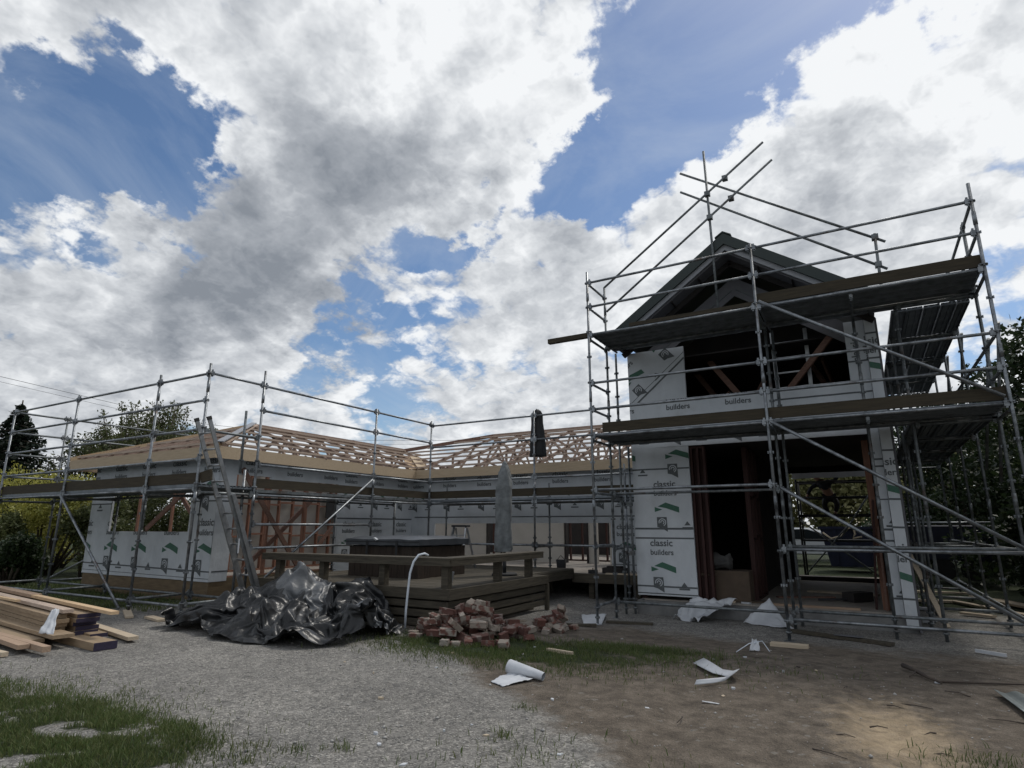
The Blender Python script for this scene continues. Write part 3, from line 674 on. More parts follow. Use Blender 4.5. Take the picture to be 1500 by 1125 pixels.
MOT += [(t, 1, 1) for t in fan([(.56, -.74), (.62, -.66), (.68, -.74), (.65, -.74), (.62, -.70), (.59, -.74)]) + fan([(.52, -.77), (.72, -.77), (.72, -.80), (.52, -.80)])]
def split(t, L=.11):
    e = [math.dist(t[i], t[(i+1) % 3]) for i in range(3)]
    if max(e) < L: return [t]
    i = e.index(max(e)); a, b_, c = t[i], t[(i+1) % 3], t[(i+2) % 3]; m = ((a[0]+b_[0])/2, (a[1]+b_[1])/2)
    return split([a, m, c], L)+split([m, b_, c], L)
MOT = [(q, mi, l) for t, mi, l in MOT for q in split(t)]
def clip(poly, r):
    for ax, lim, sg in ((0, r[0], 1), (0, r[1], -1), (1, r[2], 1), (1, r[3], -1)):
        out = []
        for i in range(len(poly)):
            a, b_ = poly[i], poly[(i+1) % len(poly)]; da, db = sg*(a[ax]-lim), sg*(b_[ax]-lim)
            if da >= 0: out.append(a)
            if da*db < 0: t = da/(da-db); out.append((a[0]+(b_[0]-a[0])*t, a[1]+(b_[1]-a[1])*t))
        poly = out
        if len(poly) < 3: return []
    return poly
def wrap(name, parent, P, rects, motifs, stripes=(), th=.05, frames=True):
    """P(s, t, lift) maps wall coordinates to the world; rects are the sheets; prints are clipped to them"""
    mb = MB()
    sd = sum(map(ord, name))*.37
    def dp(s, t): # the film bellies between studs and creases
        return .009*nz(s*1.9+sd, t*1.1, 3)+.007*nz(s*4.1, t*1.7+sd, 6)+.004*math.cos(s*6.283/.46)+.010*(1-min(1, abs(nz(s*1.3+t*.9, t*1.1-s*.5, 9+sd))*7))*.7
    for (a, b_, c, d) in rects:
        n = max(1, int((b_-a)/.055)); m = max(1, int((d-c)/.055)); vs = []; fs = []
        for j in range(m+1):
            for i in range(n+1):
                s, t = a+(b_-a)*i/n, c+(d-c)*j/m; vs.append(P(s, t, dp(s, t)))
        fs = [(j*(n+1)+i, j*(n+1)+i+1, (j+1)*(n+1)+i+1, (j+1)*(n+1)+i) for j in range(m) for i in range(n)]
        mb.add(vs, fs, 0, True)
        k = [P(a, c, -th), P(b_, c, -th), P(b_, d, -th), P(a, d, -th)]; f = [P(a, c, -.006), P(b_, c, -.006), P(b_, d, -.006), P(a, d, -.006)]
        mb.add(k+f, [(0, 1, 2, 3), (0, 1, 5, 4), (1, 2, 6, 5), (2, 3, 7, 6), (3, 0, 4, 7)], 0)
    def put(poly, mi, lift):
        for r in rects:
            q = clip(poly, r)
            if q: mb.poly([P(s, t, dp(s, t)+.004*lift) for s, t in q], mi)
    for (s0, t0, rot, size) in motifs:
        c_, s_ = math.cos(rot)*size, math.sin(rot)*size
        for tri, mi, lift in MOT: put([(s0+x*c_-y*s_, t0+x*s_+y*c_) for x, y in tri], mi, lift)
    for (s0, t0, s1, t1, w) in stripes:
        d = Vector((s1-s0, t1-t0)); L = d.length; d.normalize(); nn_ = Vector((-d.y, d.x))*w/2; n = int(L/.09)+1
        for k in range(n):
            p, q = Vector((s0, t0))+d*L*k/n, Vector((s0, t0))+d*L*(k+1)/n
            put([(p.x-nn_.x, p.y-nn_.y), (q.x-nn_.x, q.y-nn_.y), (q.x+nn_.x, q.y+nn_.y), (p.x+nn_.x, p.y+nn_.y)], 1, 1)
    return mb.build(name, [M['wrap'], M['ink'], M['inkg'], M['pinkx']], parent, recalc=False)
def PY(Y): return lambda s, t, l: (s, Y-l, t)           # wall facing the camera
def PXp(X): return lambda s, t, l: (X+l, s, t)          # wall facing +X

# ------------------------------------------------------------------ low L-shaped wing
HW = thing('house', 'single-storey L-shaped house under construction with white wrap and open timber roof trusses', 'house', (-11.8, 8, 0))
WX0, WX1, WY, BY_ = -16.82, -11.8, 8.0, 14.43
ZT = 2.95
mo = [(-17.14+1.2*k, 1.53, 0, 1.2) for k in range(5)] + [(-17.14+1.2*k, 2.84, 0, 1.2) for k in range(5)]
wrap('front_wall', HW, PY(WY), [(WX0, -15.88, .42, ZT), (-12.70, WX1, .40, ZT), (-15.88, -12.70, .41, 1.40), (-15.88, -12.70, 2.56, ZT)], mo,
     [(WX0, .66, WX1, .60, .03), (WX0, 2.05, WX1, 2.04, .03), (WX0, .50, WX1, .46, .012)])
mo = [] + [(11.62+1.05*k, 1.52, 0, 1) for k in range(3)] + [(11.62+1.05*k, 2.80, 0, 1) for k in range(3)] + [(8.6+1.15*k, 2.85, 0, 1) for k in range(3)]
wrap('side_wall', HW, PXp(WX1), [(8.051, 8.42, .40, ZT), (11.42, 14.48, .40, ZT), (8.42, 9.3, 2.62, ZT), (9.3, 10.4, 2.52, ZT), (10.4, 11.42, 2.58, ZT)], mo,
     [(11.4, 1.72, 14.4, 1.72, .035), (8.0, .60, 8.42, .60, .03), (8.0, 2.04, 8.42, 2.04, .03), (11.4, 1.05, 14.4, 1.05, .02)])
mo = [(-11.85+1.19*k, 2.80, 0, 1.02) for k in range(7)] + [(-5.35, 1.45, 0, 1), (-4.55, 1.45, 0, 1)]
wrap('back_wall', HW, PY(BY_), [(-11.795, -10.95, .45, ZT), (-10.95, -5.50, 1.60, ZT), (-5.50, -4.10, .45, ZT)], mo,
     [(-11.7, 1.78, -4.1, 1.76, .03), (-5.5, .62, -4.1, .60, .02)])
MB().box(WX0+.01, WX1-.02, WY+.03, WY+.07, -.1, .47).box(WX1-.061, WX1-.021, WY+.071, BY_, -.1, .46).build('base_board', M['ply'], HW)
MB().box(WX0+.05, WX1-.07, WY+.1, 22.7, .36, .44).box(WX1-.069, -4.1, 13.32, 22.7, .355, .44).build('floor', M['slab'], HW)
for x in np.arange(-11.2, -4.2, 1.1): MB().box(x, x+.12, 13.4, 13.52, -.4, .355).build('floor_pile', M['greywood'], HW)
MB().box(-6.06, -4.1, 13.28, 13.318, .26, .46).build('floor_edge_board', M['greywood'], HW)
# framing inside the openings
def frame_wall(par, P, s0, s1, z0, z1, step=.45, dw=(1.25, 2.05), th=.09, w=.045, mt='pink', gap=None):
    mb = MB()
    def b(a, b_, c, d):
        p, q = P(a, 0), P(b_, th); mb.box(min(p[0], q[0]), max(p[0], q[0]), min(p[1], q[1]), max(p[1], q[1]), c, d)
    s = s0; i = 0
    while s < s1-.02:
        if not (gap and gap[0] < s < gap[1]): b(s, s+w, z0+.046, z1-.046)
        if s+step < s1:
            for k, z in enumerate(dw):
                if not (gap and gap[0]-step < s < gap[1]): b(s+w+.001, s+step-.001, z+.06*(i % 2), z+.045+.06*(i % 2))
        s += step; i += 1
    b(s0, s1, z0, z0+.045); b(s0, s1, z1-.045, z1)
    return mb.build('wall_framing', M[mt], par)
frame_wall(HW, lambda s, d: (-13.55+d, s), 9.6, 14.3, .44, 2.9)
frame_wall(HW, lambda s, d: (s, 12.6+d), -14.3, -13.6, .44, 2.9)
frame_wall(HW, lambda s, d: (WX0+.06+d, s), 8.2, 22, .44, 2.9, step=.9, dw=())
frame_wall(HW, lambda s, d: (s, WY+.055+d), -15.86, -12.72, 1.33, 1.40, dw=())
frame_wall(HW, lambda s, d: (WX1-.15+d, s), 8.3, 11.5, .44, 2.85, step=1.05, dw=())
for p, q in (((-11.75, 8.5, 2.75), (-11.75, 10.3, .5)), ((-11.95, 11.3, 2.7), (-11.95, 8.8, .5)), ((-13.45, 13.9, 2.8), (-13.45, 12.4, 1.0)),
             ((-15.0, 8.4, 1.45), (-13.2, 8.35, 2.5)), ((-13.0, 8.5, 1.45), (-14.4, 8.45, 2.7)), ((-13.6, 10, 1.3), (-12.9, 9, 2.7))):
    MB().bar(p, q, .045, .10).build('timber_brace', M['pinkx'], HW)
MB().box(-13.63, -13.615, 9.5, 14.3, .45, 2.9).build('inner_lining', M['plaster'], HW)
# far inner wall with door gaps
for x0, x1 in ((-14.2, -10.89), (-10.31, -8.09), (-7.28, -7.0), (-6.61, -4.2)): MB().box(x0, x1, 17.2, 17.3, .45, 2.7).build('inner_wall', M['plaster'], HW)
MB().box(-14.2, -4.2, 17.19, 17.31, 2.55, 2.9).build('inner_wall', M['plaster'], HW)
frame_wall(HW, lambda s, d: (s, 18.4+d), -11.4, -6.2, .44, 2.6, step=.42, dw=(), mt='red')
for x in (-8.05, -7.33, -10.33, -10.88): MB().box(x, x+.05, 17.15, 17.32, .45, 2.6).build('door_jamb', M['dark'], HW)
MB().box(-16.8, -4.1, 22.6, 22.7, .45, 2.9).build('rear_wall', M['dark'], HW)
# fascia
FX, FY, BF = -11.35, 7.55, 13.98
for nm, a in (('fascia_board', (-17.27, FX, FY, FY+.03, 2.88, 3.13)), ('fascia_board', (FX-.03, FX, FY+.031, BF+.03, 2.88, 3.13)), ('fascia_board', (FX+.001, -4.06, BF, BF+.03, 2.88, 3.13)),
              ('fascia_board', (-17.27, -17.24, FY+.031, 22.8, 2.88, 3.13))):
    MB().box(*a).build(nm, M['fascia'], HW)
MB().box(-17.2, FX-.04, FY+.032, WY+.06, 2.952, 2.962).box(WX1-.1, FX-.04, WY+.061, BF+.2, 2.953, 2.963).box(WX1-.1, -4.06, BF+.032, BY_+.02, 2.954, 2.964).build('soffit', M['soffit'], HW)
# roof: trusses, battens, hips and valley
SL = .355; RZ = 3.13
def truss(axis, c, a0, a1, z0=2.98, sl=SL, half=False):
    mid = (a0+a1)/2; h = (mid-a0)*sl; mb = MB(); w = .04
    def P(a, z): return (a, c, z) if axis == 'x' else (c, a, z)
    def br(p, q, t=.09): mb.bar(P(*p), P(*q), w, t)
    top = RZ-.02
    br((a0, top), (mid, top+h)); br((mid, top+h), (a1, top)); br((a0+.3, z0), (a1-.3, z0))
    L = a1-a0; n = 6
    pts = [a0+L*f for f in (.2, .35, .5, .65, .8)]
    for i, a in enumerate(pts):
        zt = top+(min(a-a0, a1-a))*sl
        if i % 2 == 0 and i != 2:
            br((a, z0), (a, zt), .07); nb = pts[i+1] if i < 2 else pts[i-1]
            br((a, z0), (nb, top+min(nb-a0, a1-nb)*sl), .07)
    br((pts[1]+.1, z0), (mid, top+h-.05), .07); br((pts[3]-.1, z0), (mid, top+h-.05), .07)
    return mb.build('roof_truss', M['truss'], HW)
XL, XM = -17.25, -14.3; RYL = 10.5
for y in np.arange(10.5, 17.0, 1.25): truss('x', y, XL, FX)
for x in np.arange(-11.3, -4.0, 1.0): truss('y', x, BF+.02, 22.82)
# hip end jacks
for k, x in enumerate(np.arange(-16.8, -11.7, .62)):
    d = min(x-XL, FX-x)
    MB().bar((x, FY+.04, RZ), (x, FY+d, RZ+d*SL), .04, .09).build('jack_rafter', M['truss'], HW)
for p, q in (((FX, FY, RZ+.02), (XM, RYL, RZ+.02+2.95*SL)), ((XL, FY, RZ+.02), (XM, RYL, RZ+.02+2.95*SL))):
    MB().bar(p, q, .05, .12).build('hip_rafter', M['pale'], HW)
for o_ in (-.16, .16): MB().bar((FX+o_*.7, FY-o_*.7+.1, RZ+.07), (XM+o_*.7+.1, RYL-o_*.7, RZ+.07+2.95*SL), .14, .022).build('hip_board', M['barge'] if o_ > 0 else M['batten'], HW)
# battens: side slope, hip end, back wing
for k in range(6):
    d = .12+k*.54; z = RZ+.045+d*SL
    MB().bar((FX-d, FY+d+.05, z), (FX-d, BF+d, z), .07, .045).build('roof_batten', M['batten'], HW)
    if k % 2 == 0: MB().bar((XL+d, FY+d, z), (FX-d, FY+d, z), .07, .045).build('roof_batten', M['batten'], HW)
    MB().bar((XL+d, FY+d+.05, z), (XL+d, 18, z), .07, .045).build('roof_batten', M['batten'], HW)
for k in range(8):
    d = .12+k*.58; z = RZ+.045+d*SL
    x0 = FX-d if d < 2.95 else XM+.9+(d-2.95)*1.3
    MB().bar((x0, BF+d, z), (-4.0, BF+d, z), .07, .045).build('roof_batten', M['batten'], HW)
    if k % 2: MB().bar((-11.4, 22.82-d, z), (-4.0, 22.82-d, z), .07, .045).build('roof_batten', M['batten'], HW)
MB().bar((XM, RYL, RZ+2.95*SL+.03), (XM, 16.9, RZ+2.95*SL+.03), .05, .12).build('ridge_board', M['truss'], HW)
MB().bar((-11.4, 18.4, RZ+4.42*SL+.03), (-4.1, 18.4, RZ+4.42*SL+.03), .05, .12).build('ridge_board', M['truss'], HW)
MB().bar((-11.4, 18.4, RZ+4.42*SL+.03), (XM, 16.9, RZ+2.95*SL+.03), .05, .12).build('hip_rafter', M['pinkx'], HW)
for o_ in (-.17, .17): MB().bar((FX+o_, BF+.03+.1, RZ+.05), (FX-1.75+o_, BF+1.85, RZ+.05+1.75*SL), .30, .02, up=(0, 0, 1)).build('valley_board', M['pale'] if o_ < 0 else M['fascia'], HW)
for k in range(6):
    x = rnd.uniform(-14.9, -12.2); y = rnd.uniform(10.8, 16)
    MB().bar((x, y, 3.0), (x+rnd.uniform(-.5, .5), y+rnd.choice((-1.3, 1.3)), 3.0+rnd.uniform(.4, .8)), .04, .07).build('truss_brace', M['truss'], HW)
for k in range(14):
    x = rnd.uniform(-10.8, -5); y = rnd.uniform(15.5, 21)
    MB().bar((x, y, 3.0), (x+rnd.choice((-1.5, 1.5)), y+rnd.uniform(-.5, .5), 3.0+rnd.uniform(.5, 1.1)), .04, .07).build('truss_brace', M['truss'], HW)
# printed boards stacked against the inner studs
MB().box(-13.44, -13.42, 12.55, 13.55, 1.75, 2.45).build('wall_sheet', M['black'], HW)

# ------------------------------------------------------------------ two-storey gabled part
HT = thing('house', 'tall two-storey gabled house part with dark green roof, white wrap and big open doorway', 'house', (-1.7, 11.9, -.13))
TX0, TX1, TY = -4.02, .36, 11.9
mo = [(-3.73, 1.14, 0, 1), (-3.62+.02, 2.27, 0, 1), (-4.85, 2.27-.55, 0, 1), (-4.43, 3.30, 0, 1), (-3.33, 3.30, 0, 1)]
wrap('front_wall', HT, PY(TY), [(TX0, -2.87, .22, 3.06), (.20, TX1, .10, 3.06)], mo + [(-.24, 1.20, 0, 1), (-.24, 2.3, 0, 1)],
     [(TX0, 1.47, TX1, 1.46, .035), (TX0, 1.29, TX1, 1.28, .03), (TX0, 2.63, TX1, 2.62, .03), (TX0, .39, TX1, .38, .03), (TX0, .26, -2.8, .255, .02), (.1, 2.5, .5, 2.5, .03), (.1, 1.95, .5, 1.95, .02)])
wrap('upper_front_wall', HT, PY(TY-.0), [(TX0, TX1, 3.061, 4.02)], [(-3.25, 3.98, 0, 1.05), (-2.1, 3.98, 0, 1.05), (-4.4, 3.98, 0, 1.05)],
     [(-1.3, 3.80, TX1, 3.80, .03)])
dg45 = R(38)
wrap('upper_side_pier', HT, PY(TY), [(TX0, -2.83, 4.021, 5.10)], [(-3.75, 5.42, -R(-40), 1.0), (-4.35, 4.72, -R(-40), 1.0), (-2.75, 4.45, -R(-40), 1.0)],
     [(TX0, 3.86, -2.83, 4.86, .035), (TX0, 3.98, -2.83, 4.98, .012)])
wrap('upper_side_pier', HT, PY(TY), [(.05, TX1, 4.021, 5.10)], [(.24, 4.35, R(90), 1.0), (.24, 5.25, R(90), .9)], [(TX0, 4.35, TX1, 4.36, .03)])
# corner casing, standing a little forward of the wall
def PC(s, t, l): return (s, 11.74-l, t)
wrap('corner_casing', HT, PC, [(.365, .525, -.02, 5.08)], [(.12, 1.12, 0, 1), (.12, 2.5, 0, 1), (.12, 4.6, 0, 1)], [(.3, z, .6, z-.01, .03) for z in (.40, 1.50, 1.95, 2.75, 3.2, 4.35, 4.8)], th=.2)
MB().box(.527, .56, 11.76, 20, -.1, 5.06).build('side_wall', M['soffit'], HT)
MB().box(TX0+.0, TX0+.02, TY+.051, 20, .2, 5.05).build('side_wall', M['wrap'], HT)
MB().box(TX0-.02, .52, TY-.03, 20, -.6, .12).build('foundation', M['conc'], HT)
MB().box(TX0+.1, .45, TY+.06, 19.9, .121, .15).build('floor', M['slab'], HT)
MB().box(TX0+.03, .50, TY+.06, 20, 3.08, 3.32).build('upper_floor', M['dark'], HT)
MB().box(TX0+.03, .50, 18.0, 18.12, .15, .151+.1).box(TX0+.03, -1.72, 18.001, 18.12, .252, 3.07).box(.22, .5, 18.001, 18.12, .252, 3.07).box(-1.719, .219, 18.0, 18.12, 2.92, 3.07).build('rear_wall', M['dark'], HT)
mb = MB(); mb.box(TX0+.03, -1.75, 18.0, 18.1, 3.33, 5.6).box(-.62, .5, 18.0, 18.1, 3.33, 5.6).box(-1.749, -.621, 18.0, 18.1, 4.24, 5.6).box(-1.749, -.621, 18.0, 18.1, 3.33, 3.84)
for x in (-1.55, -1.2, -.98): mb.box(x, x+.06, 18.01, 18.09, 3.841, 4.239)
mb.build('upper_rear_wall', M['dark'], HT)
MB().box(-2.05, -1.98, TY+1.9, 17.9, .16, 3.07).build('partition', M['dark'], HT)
frame_wall(HT, lambda s, d: (TX0+.05+d, s), 12.0, 17.9, .15, 3.05, mt='red')
frame_wall(HT, lambda s, d: (s, TY+.052+d), -2.86, -2.58, .15, 3.05, step=.12, dw=(), mt='red')
MB().box(-2.86, -2.57, TY+.145, TY+.155, .15, 3.05).build('stud_lining', M['red'], HT)
frame_wall(HT, lambda s, d: (-2.0+d, s), 12.6, 13.85, .15, 3.05, step=.4, mt='red')
frame_wall(HT, lambda s, d: (.38+d, s), 12.0, 17.9, .15, 3.05, mt='red')
frame_wall(HT, lambda s, d: (TX0+.05+d, s), 12.0, 17.9, 3.33, 4.99, mt='pink')
frame_wall(HT, lambda s, d: (.38+d, s), 12.0, 17.9, 3.33, 4.99, mt='pink')
for p, q in (((-.15, 12.2, 5.0), (-1.35, 12.9, 3.8)), ((-2.55, 13, 5.0), (-1.8, 13, 3.9)), ((-3.2, 14, 5.2), (-2.4, 14.2, 4.0)), ((-2.2, 14, 3.6), (-1.5, 13.2, 4.5)), ((-2.9, 13.5, 3.7), (-2.2, 13.2, 4.3)), ((-.2, 13.4, 3.9), (-.7, 14.4, 5.1)), ((0., 15, 3.5), (-.4, 13.6, 4.9)), ((-3.3, 12.7, 3.5), (-2.7, 13.5, 4.3))):
    MB().bar(p, q, .045, .12).build('timber_brace', M['pinkx'], HT)
MB().box(.08, .18, 12.3, 12.36, .15, 3.0).build('door_post', M['pink'], HT)
# gable: band of wrap along the rafters, dark void, soffit, barge boards, roof sheets
AX, AZ, TS_ = -1.76, 7.02, .70
def gable(zoff, x): return AZ+zoff-abs(x-AX)*TS_
for sgn in (-1, 1):
    xe = AX+sgn*2.28
    pts = [(AX, gable(-.62, AX)), (xe, gable(-.62, xe)), (xe, gable(-1.02, xe)), (AX, gable(-1.02, AX))]
    MB().prism(pts, 'y', TY+.055, TY+.1).build('gable_band', M['soffit'], HT)
    pts = [(AX, gable(-.30, AX)), (xe, gable(-.30, xe)), (xe, gable(-.36, xe)), (AX, gable(-.36, AX))]
    MB().prism(pts, 'y', 11.30, TY-.01).build('soffit', M['soffit'], HT)
    pts = [(AX, gable(-.21, AX)), (xe, gable(-.21, xe)), (xe, gable(-.325, xe)), (AX, gable(-.325, AX))]
    MB().prism(pts, 'y', 11.235, 11.275).build('barge_board', M['barge'], HT)
    mb = MB()
    for yy in (11.6,): mb.bar((AX, yy+.1, gable(-.42, AX)), (xe, yy+.1, gable(-.42, xe)), .07, .10)
    for k in range(1, 5):
        xx = AX+sgn*k*.55; mb.bar((xx, 11.31, gable(-.375, xx)), (xx, TY-.02, gable(-.375, xx)), .03, .03)
    mb.build('soffit_framing', M['dark'], HT)
    pts = [(AX, gable(-.64, AX)-.40), (xe, gable(-1.04, xe)), (xe, gable(-1.10, xe)), (AX, gable(-1.10, AX))]
    MB().bar((AX+sgn*.05, TY+.045, gable(-.86, AX+sgn*.05)), (xe, TY+.045, gable(-.86, xe)), .016, .025).build('gable_seam', M['ink'], HT)
    # corrugated sheets
    mb = MB(); nseg = 90; y0, y1 = 11.20, 20.0
    xs_ = [AX, xe+sgn*.06]; vs = []
    for k in range(nseg+1):
        y = y0+(y1-y0)*k/nseg; dz = .018 if k % 2 else 0
        for x in xs_: vs.append((x, y, gable(dz, x)))
    mb.add(vs, [(2*k, 2*k+1, 2*k+3, 2*k+2) for k in range(nseg)])
    pts = [(AX, gable(.005, AX)), (xs_[1], gable(.005, xs_[1])), (xs_[1], gable(-.215, xs_[1])), (AX, gable(-.215, AX))]
    mb.prism(pts, 'y', 11.18, 11.23)
    vs = [(AX, y0+.06, gable(-.03, AX)), (xs_[1], y0+.06, gable(-.03, xs_[1])), (xs_[1], y1, gable(-.03, xs_[1])), (AX, y1, gable(-.03, AX))]
    mb.poly(vs); mb.build('roof', M['roof'], HT)
MB().prism([(AX, AZ+.045), (AX+.15, AZ-.05), (AX+.15, AZ-.075), (AX, AZ+.015), (AX-.15, AZ-.075), (AX-.15, AZ-.05)], 'y', 11.17, 20).build('ridge_cap', M['roof'], HT)
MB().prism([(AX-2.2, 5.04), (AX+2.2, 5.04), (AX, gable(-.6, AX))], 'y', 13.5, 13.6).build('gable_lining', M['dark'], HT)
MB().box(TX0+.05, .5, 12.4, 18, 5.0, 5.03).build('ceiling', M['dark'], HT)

# ---- things standing inside
o = thing('ladder', 'aluminium ladder standing behind the upper window opening of the gabled house', 'ladder', (-.93, 12.8, 3.33))
for x, dx in ((-1.22, -.02), (-.63, .02)): MB().bar((x, 12.9, 3.33), (x+dx*.5, 12.7, 5.35), .03, .07).build('stile', M['alu'], o)
for k in range(6):
    z = 3.6+.3*k*1.0; MB().bar((-1.21, 12.87-.1*(z-3.33), z), (-.64, 12.87-.1*(z-3.33), z), .03, .03).build('rung', M['alu'], o)
o = thing('box', 'big brown cardboard carton inside the doorway beside the wrapped pier', 'box', (-2.4, 12.5, .15))
MB().box(-2.84, -1.98, 12.15, 12.75, .151, .70).build('carton', M['card'], o, bevel=.01)
MB().bar((-2.84, 12.16, .70), (-2.80, 11.98, .62), .55, .006).build('flap', M['card'], o)
mb = MB(); blob = bmesh.new(); bmesh.ops.create_icosphere(blob, subdivisions=3, radius=1)
vs = []
for v in blob.verts:
    p = v.co; d = 1+.35*nz(p.x*1.6, p.y*1.6, p.z*1.6)+.18*nz(p.x*4, p.y*4, p.z*4+3)
    vs.append((-2.55+p.x*.30*d, 12.45+p.y*.2*d, (.84+max(p.z*d, -.75)*(.16+.10*nz(p.x*2, p.y*2, 9)))))
mb.add(vs, [tuple(v.index for v in f.verts) for f in blob.faces], 0, True); blob.free()
mb.build('bag', M['rag'], None, 'crumpled pale sack lying on top of the cardboard carton', 'bag', origin=(-2.55, 12.45, .71))
def leaning(name, label, cat, p, q, w, h, m): return MB().bar(p, q, w, h).build(name, M[m], None, label, cat, origin=p)
leaning('plank', 'dark red board leaning upright against the right side of the big doorway', 'plank', (-.02, 12.35, .15), (.14, 12.1, 1.95), .12, .035, 'red')
leaning('plank', 'brown board standing in the doorway between the red board and wrapped corner', 'plank', (.13, 12.18, .15), (.16, 12.16, 1.5), .10, .03, 'pinkx')
leaning('plank', 'pinkish plank lying flat along the front edge of the doorway floor', 'plank', (-1.75, 12.02, .17), (-.25, 12.0, .17), .09, .035, 'lumber2')
for k, (x, y, l, w, a, m, lab) in enumerate(((-1.95, 12.3, .5, .28, .3, 'card', 'flattened card sheet on the doorway floor beside the carton'), (-1.2, 13.6, 1.1, .14, .5, 'pinkx', 'loose board lying askew deep in the dark doorway'),
        (-.6, 14.8, 1.3, .3, -.2, 'straw', 'pale offcut sheet lying on the slab toward the rear opening'), (-2.35, 12.05, .22, .09, .1, 'straw', 'small pale block at the doorway edge in front of the carton'),
        (-2.05, 12.02, .16, .07, -.3, 'white', 'small white scrap at the doorway edge right of the carton'), (-.3, 13.4, .5, .25, .9, 'dark', 'dark tool case lying on the slab inside the doorway'))):
    d = Vector((math.cos(a), math.sin(a), 0))*l/2; c = Vector((x, y, .165 if m != 'dark' else .24))
    MB().bar(c-d, c+d, w, .025 if m != 'dark' else .16).build('offcut' if m != 'dark' else 'tool_case', M[m], None, lab, 'offcut' if m != 'dark' else 'tool case', origin=c)
MB().tube([(-.95, 13.1, .18), (-.5, 13.2, .2), (-.1, 13.9, .18), (-.5, 14.3, .18)], .02, 6).build('cable', M['wire'], None, 'black cable lying on the slab inside the doorway', 'cable', origin=(-.5, 13.5, .17))

# ---- behind the house: trestle scaffold with a worker, car, skip, trailer
RS = thing('scaffold', 'small dark trestle scaffold seen through the rear opening of the doorway', 'scaffold', (-.7, 21, -.1))
for x in (-1.78, .36):
    for y in (20.9, 21.7): MB().tube([(x, y, -.1), (x, y, 2.95)], .03).build('upright', M['black'], RS)
for z in (2.86, 2.38, 1.1): 
    for y in (20.9, 21.7): MB().tube([(-1.78, y, z), (.36, y, z)], .028).build('rail', M['black'], RS)
MB().box(-1.76, .34, 20.94, 21.66, 1.80, 1.88).build('platform', M['black'], RS)
for p, q in (((-1.76, 20.86, .1), (-.3, 20.86, 1.75)), ((.34, 20.86, 2.7), (-.7, 20.86, 1.2)), ((-1.76, 20.86, 1.7), (.3, 20.86, .0))): MB().tube([p, q], .024).build('brace', M['steel_old'], RS)
mb = MB(); vs = []
for i in range(9):
    for j in range(3): x = -1.85+i*.28; vs.append((x, 20.7+j*.5, 3.22-.06*(j % 2)+.05*nz(x*2, j*1.3, 4)-.02*i*.3))
mb.add(vs, [(i*3+j, i*3+j+1, i*3+j+4, i*3+j+3) for i in range(8) for j in range(2)], 0, True)
vs = []
for i in range(17):
    x = -1.85+i*.14
    for j in range(3): vs.append((x, 20.69-.02*(i % 2), 3.22-j*.13-.03*nz(x*3, j, 1)))
mb.add(vs, [(i*3+j, i*3+j+1, i*3+j+4, i*3+j+3) for i in range(16) for j in range(2)], 0, True)
mb.build('tarpaulin', M['white'], None, 'pale sheet draped along the top of the rear trestle scaffold', 'tarpaulin', origin=(-.7, 21, 3.2))
# worker: one continuous skinned body, bending to the left on the platform
def skin_body(name, joints, bones, parent, mtl, sub=2):
    me = bpy.data.meshes.new(name); off = WL[parent.name]
    me.from_pydata([tuple(Vector(j[0])-off) for j in joints], bones, []); o = bpy.data.objects.new(name, me); COL.objects.link(o); o.parent = parent
    md = o.modifiers.new('skin', 'SKIN'); me.skin_vertices.new() if not me.skin_vertices else None
    for i, j in enumerate(joints): me.skin_vertices[0].data[i].radius = (j[1], j[1] if len(j) < 3 else j[2])
    me.skin_vertices[0].data[0].use_root = True
    s = o.modifiers.new('sub', 'SUBSURF'); s.levels = sub; s.render_levels = sub
    dg = bpy.context.evaluated_depsgraph_get(); me2 = bpy.data.meshes.new_from_object(o.evaluated_get(dg)); o.modifiers.clear(); o.data = me2; me2.name = name
    me2.materials.clear(); me2.materials.append(M[mtl]); me2.polygons.foreach_set('use_smooth', [True]*len(me2.polygons))
    WL[o.name] = off; return o
W = thing('person', 'worker in dark clothes and wide hat bending over on the rear trestle scaffold', 'person', (-1.0, 21.25, 1.88))
bx, by, bz = -1.0, 21.25, 1.88
def J(x, y, z, r): return ((bx+x, by+y, bz+z), r)
jt = [J(.10, 0, .56, .13), J(.06, .0, .70, .13), J(-.02, -.02, .90, .145), J(-.08, -.03, 1.0, .10), J(-.14, -.05, 1.06, .055), J(-.20, -.07, 1.12, .095), J(-.23, -.08, 1.19, .09),   # pelvis..head
      J(.19, .02, .52, .09), J(.30, -.12, .30, .07), J(.22, .02, .06, .05), J(.21, -.14, .03, .042),          # right leg
      J(.02, .02, .52, .09), J(-.06, -.16, .30, .07), J(.0, .04, .06, .05), J(-.02, -.13, .03, .042),         # left leg
      J(-.20, .04, .94, .06), J(-.38, -.02, .82, .046), J(-.50, -.08, .60, .034), J(-.52, -.09, .53, .036),  # left arm
      J(.10, -.08, .95, .06), J(.30, -.14, 1.02, .046), J(.45, -.16, 1.20, .034), J(.47, -.16, 1.27, .036)]   # right arm
bn = [(0, 1), (1, 2), (2, 3), (3, 4), (4, 5), (5, 6), (0, 7), (7, 8), (8, 9), (9, 10), (0, 11), (11, 12), (12, 13), (13, 14), (2, 15), (15, 16), (16, 17), (17, 18), (2, 19), (19, 20), (20, 21), (21, 22)]
hand = len(jt)
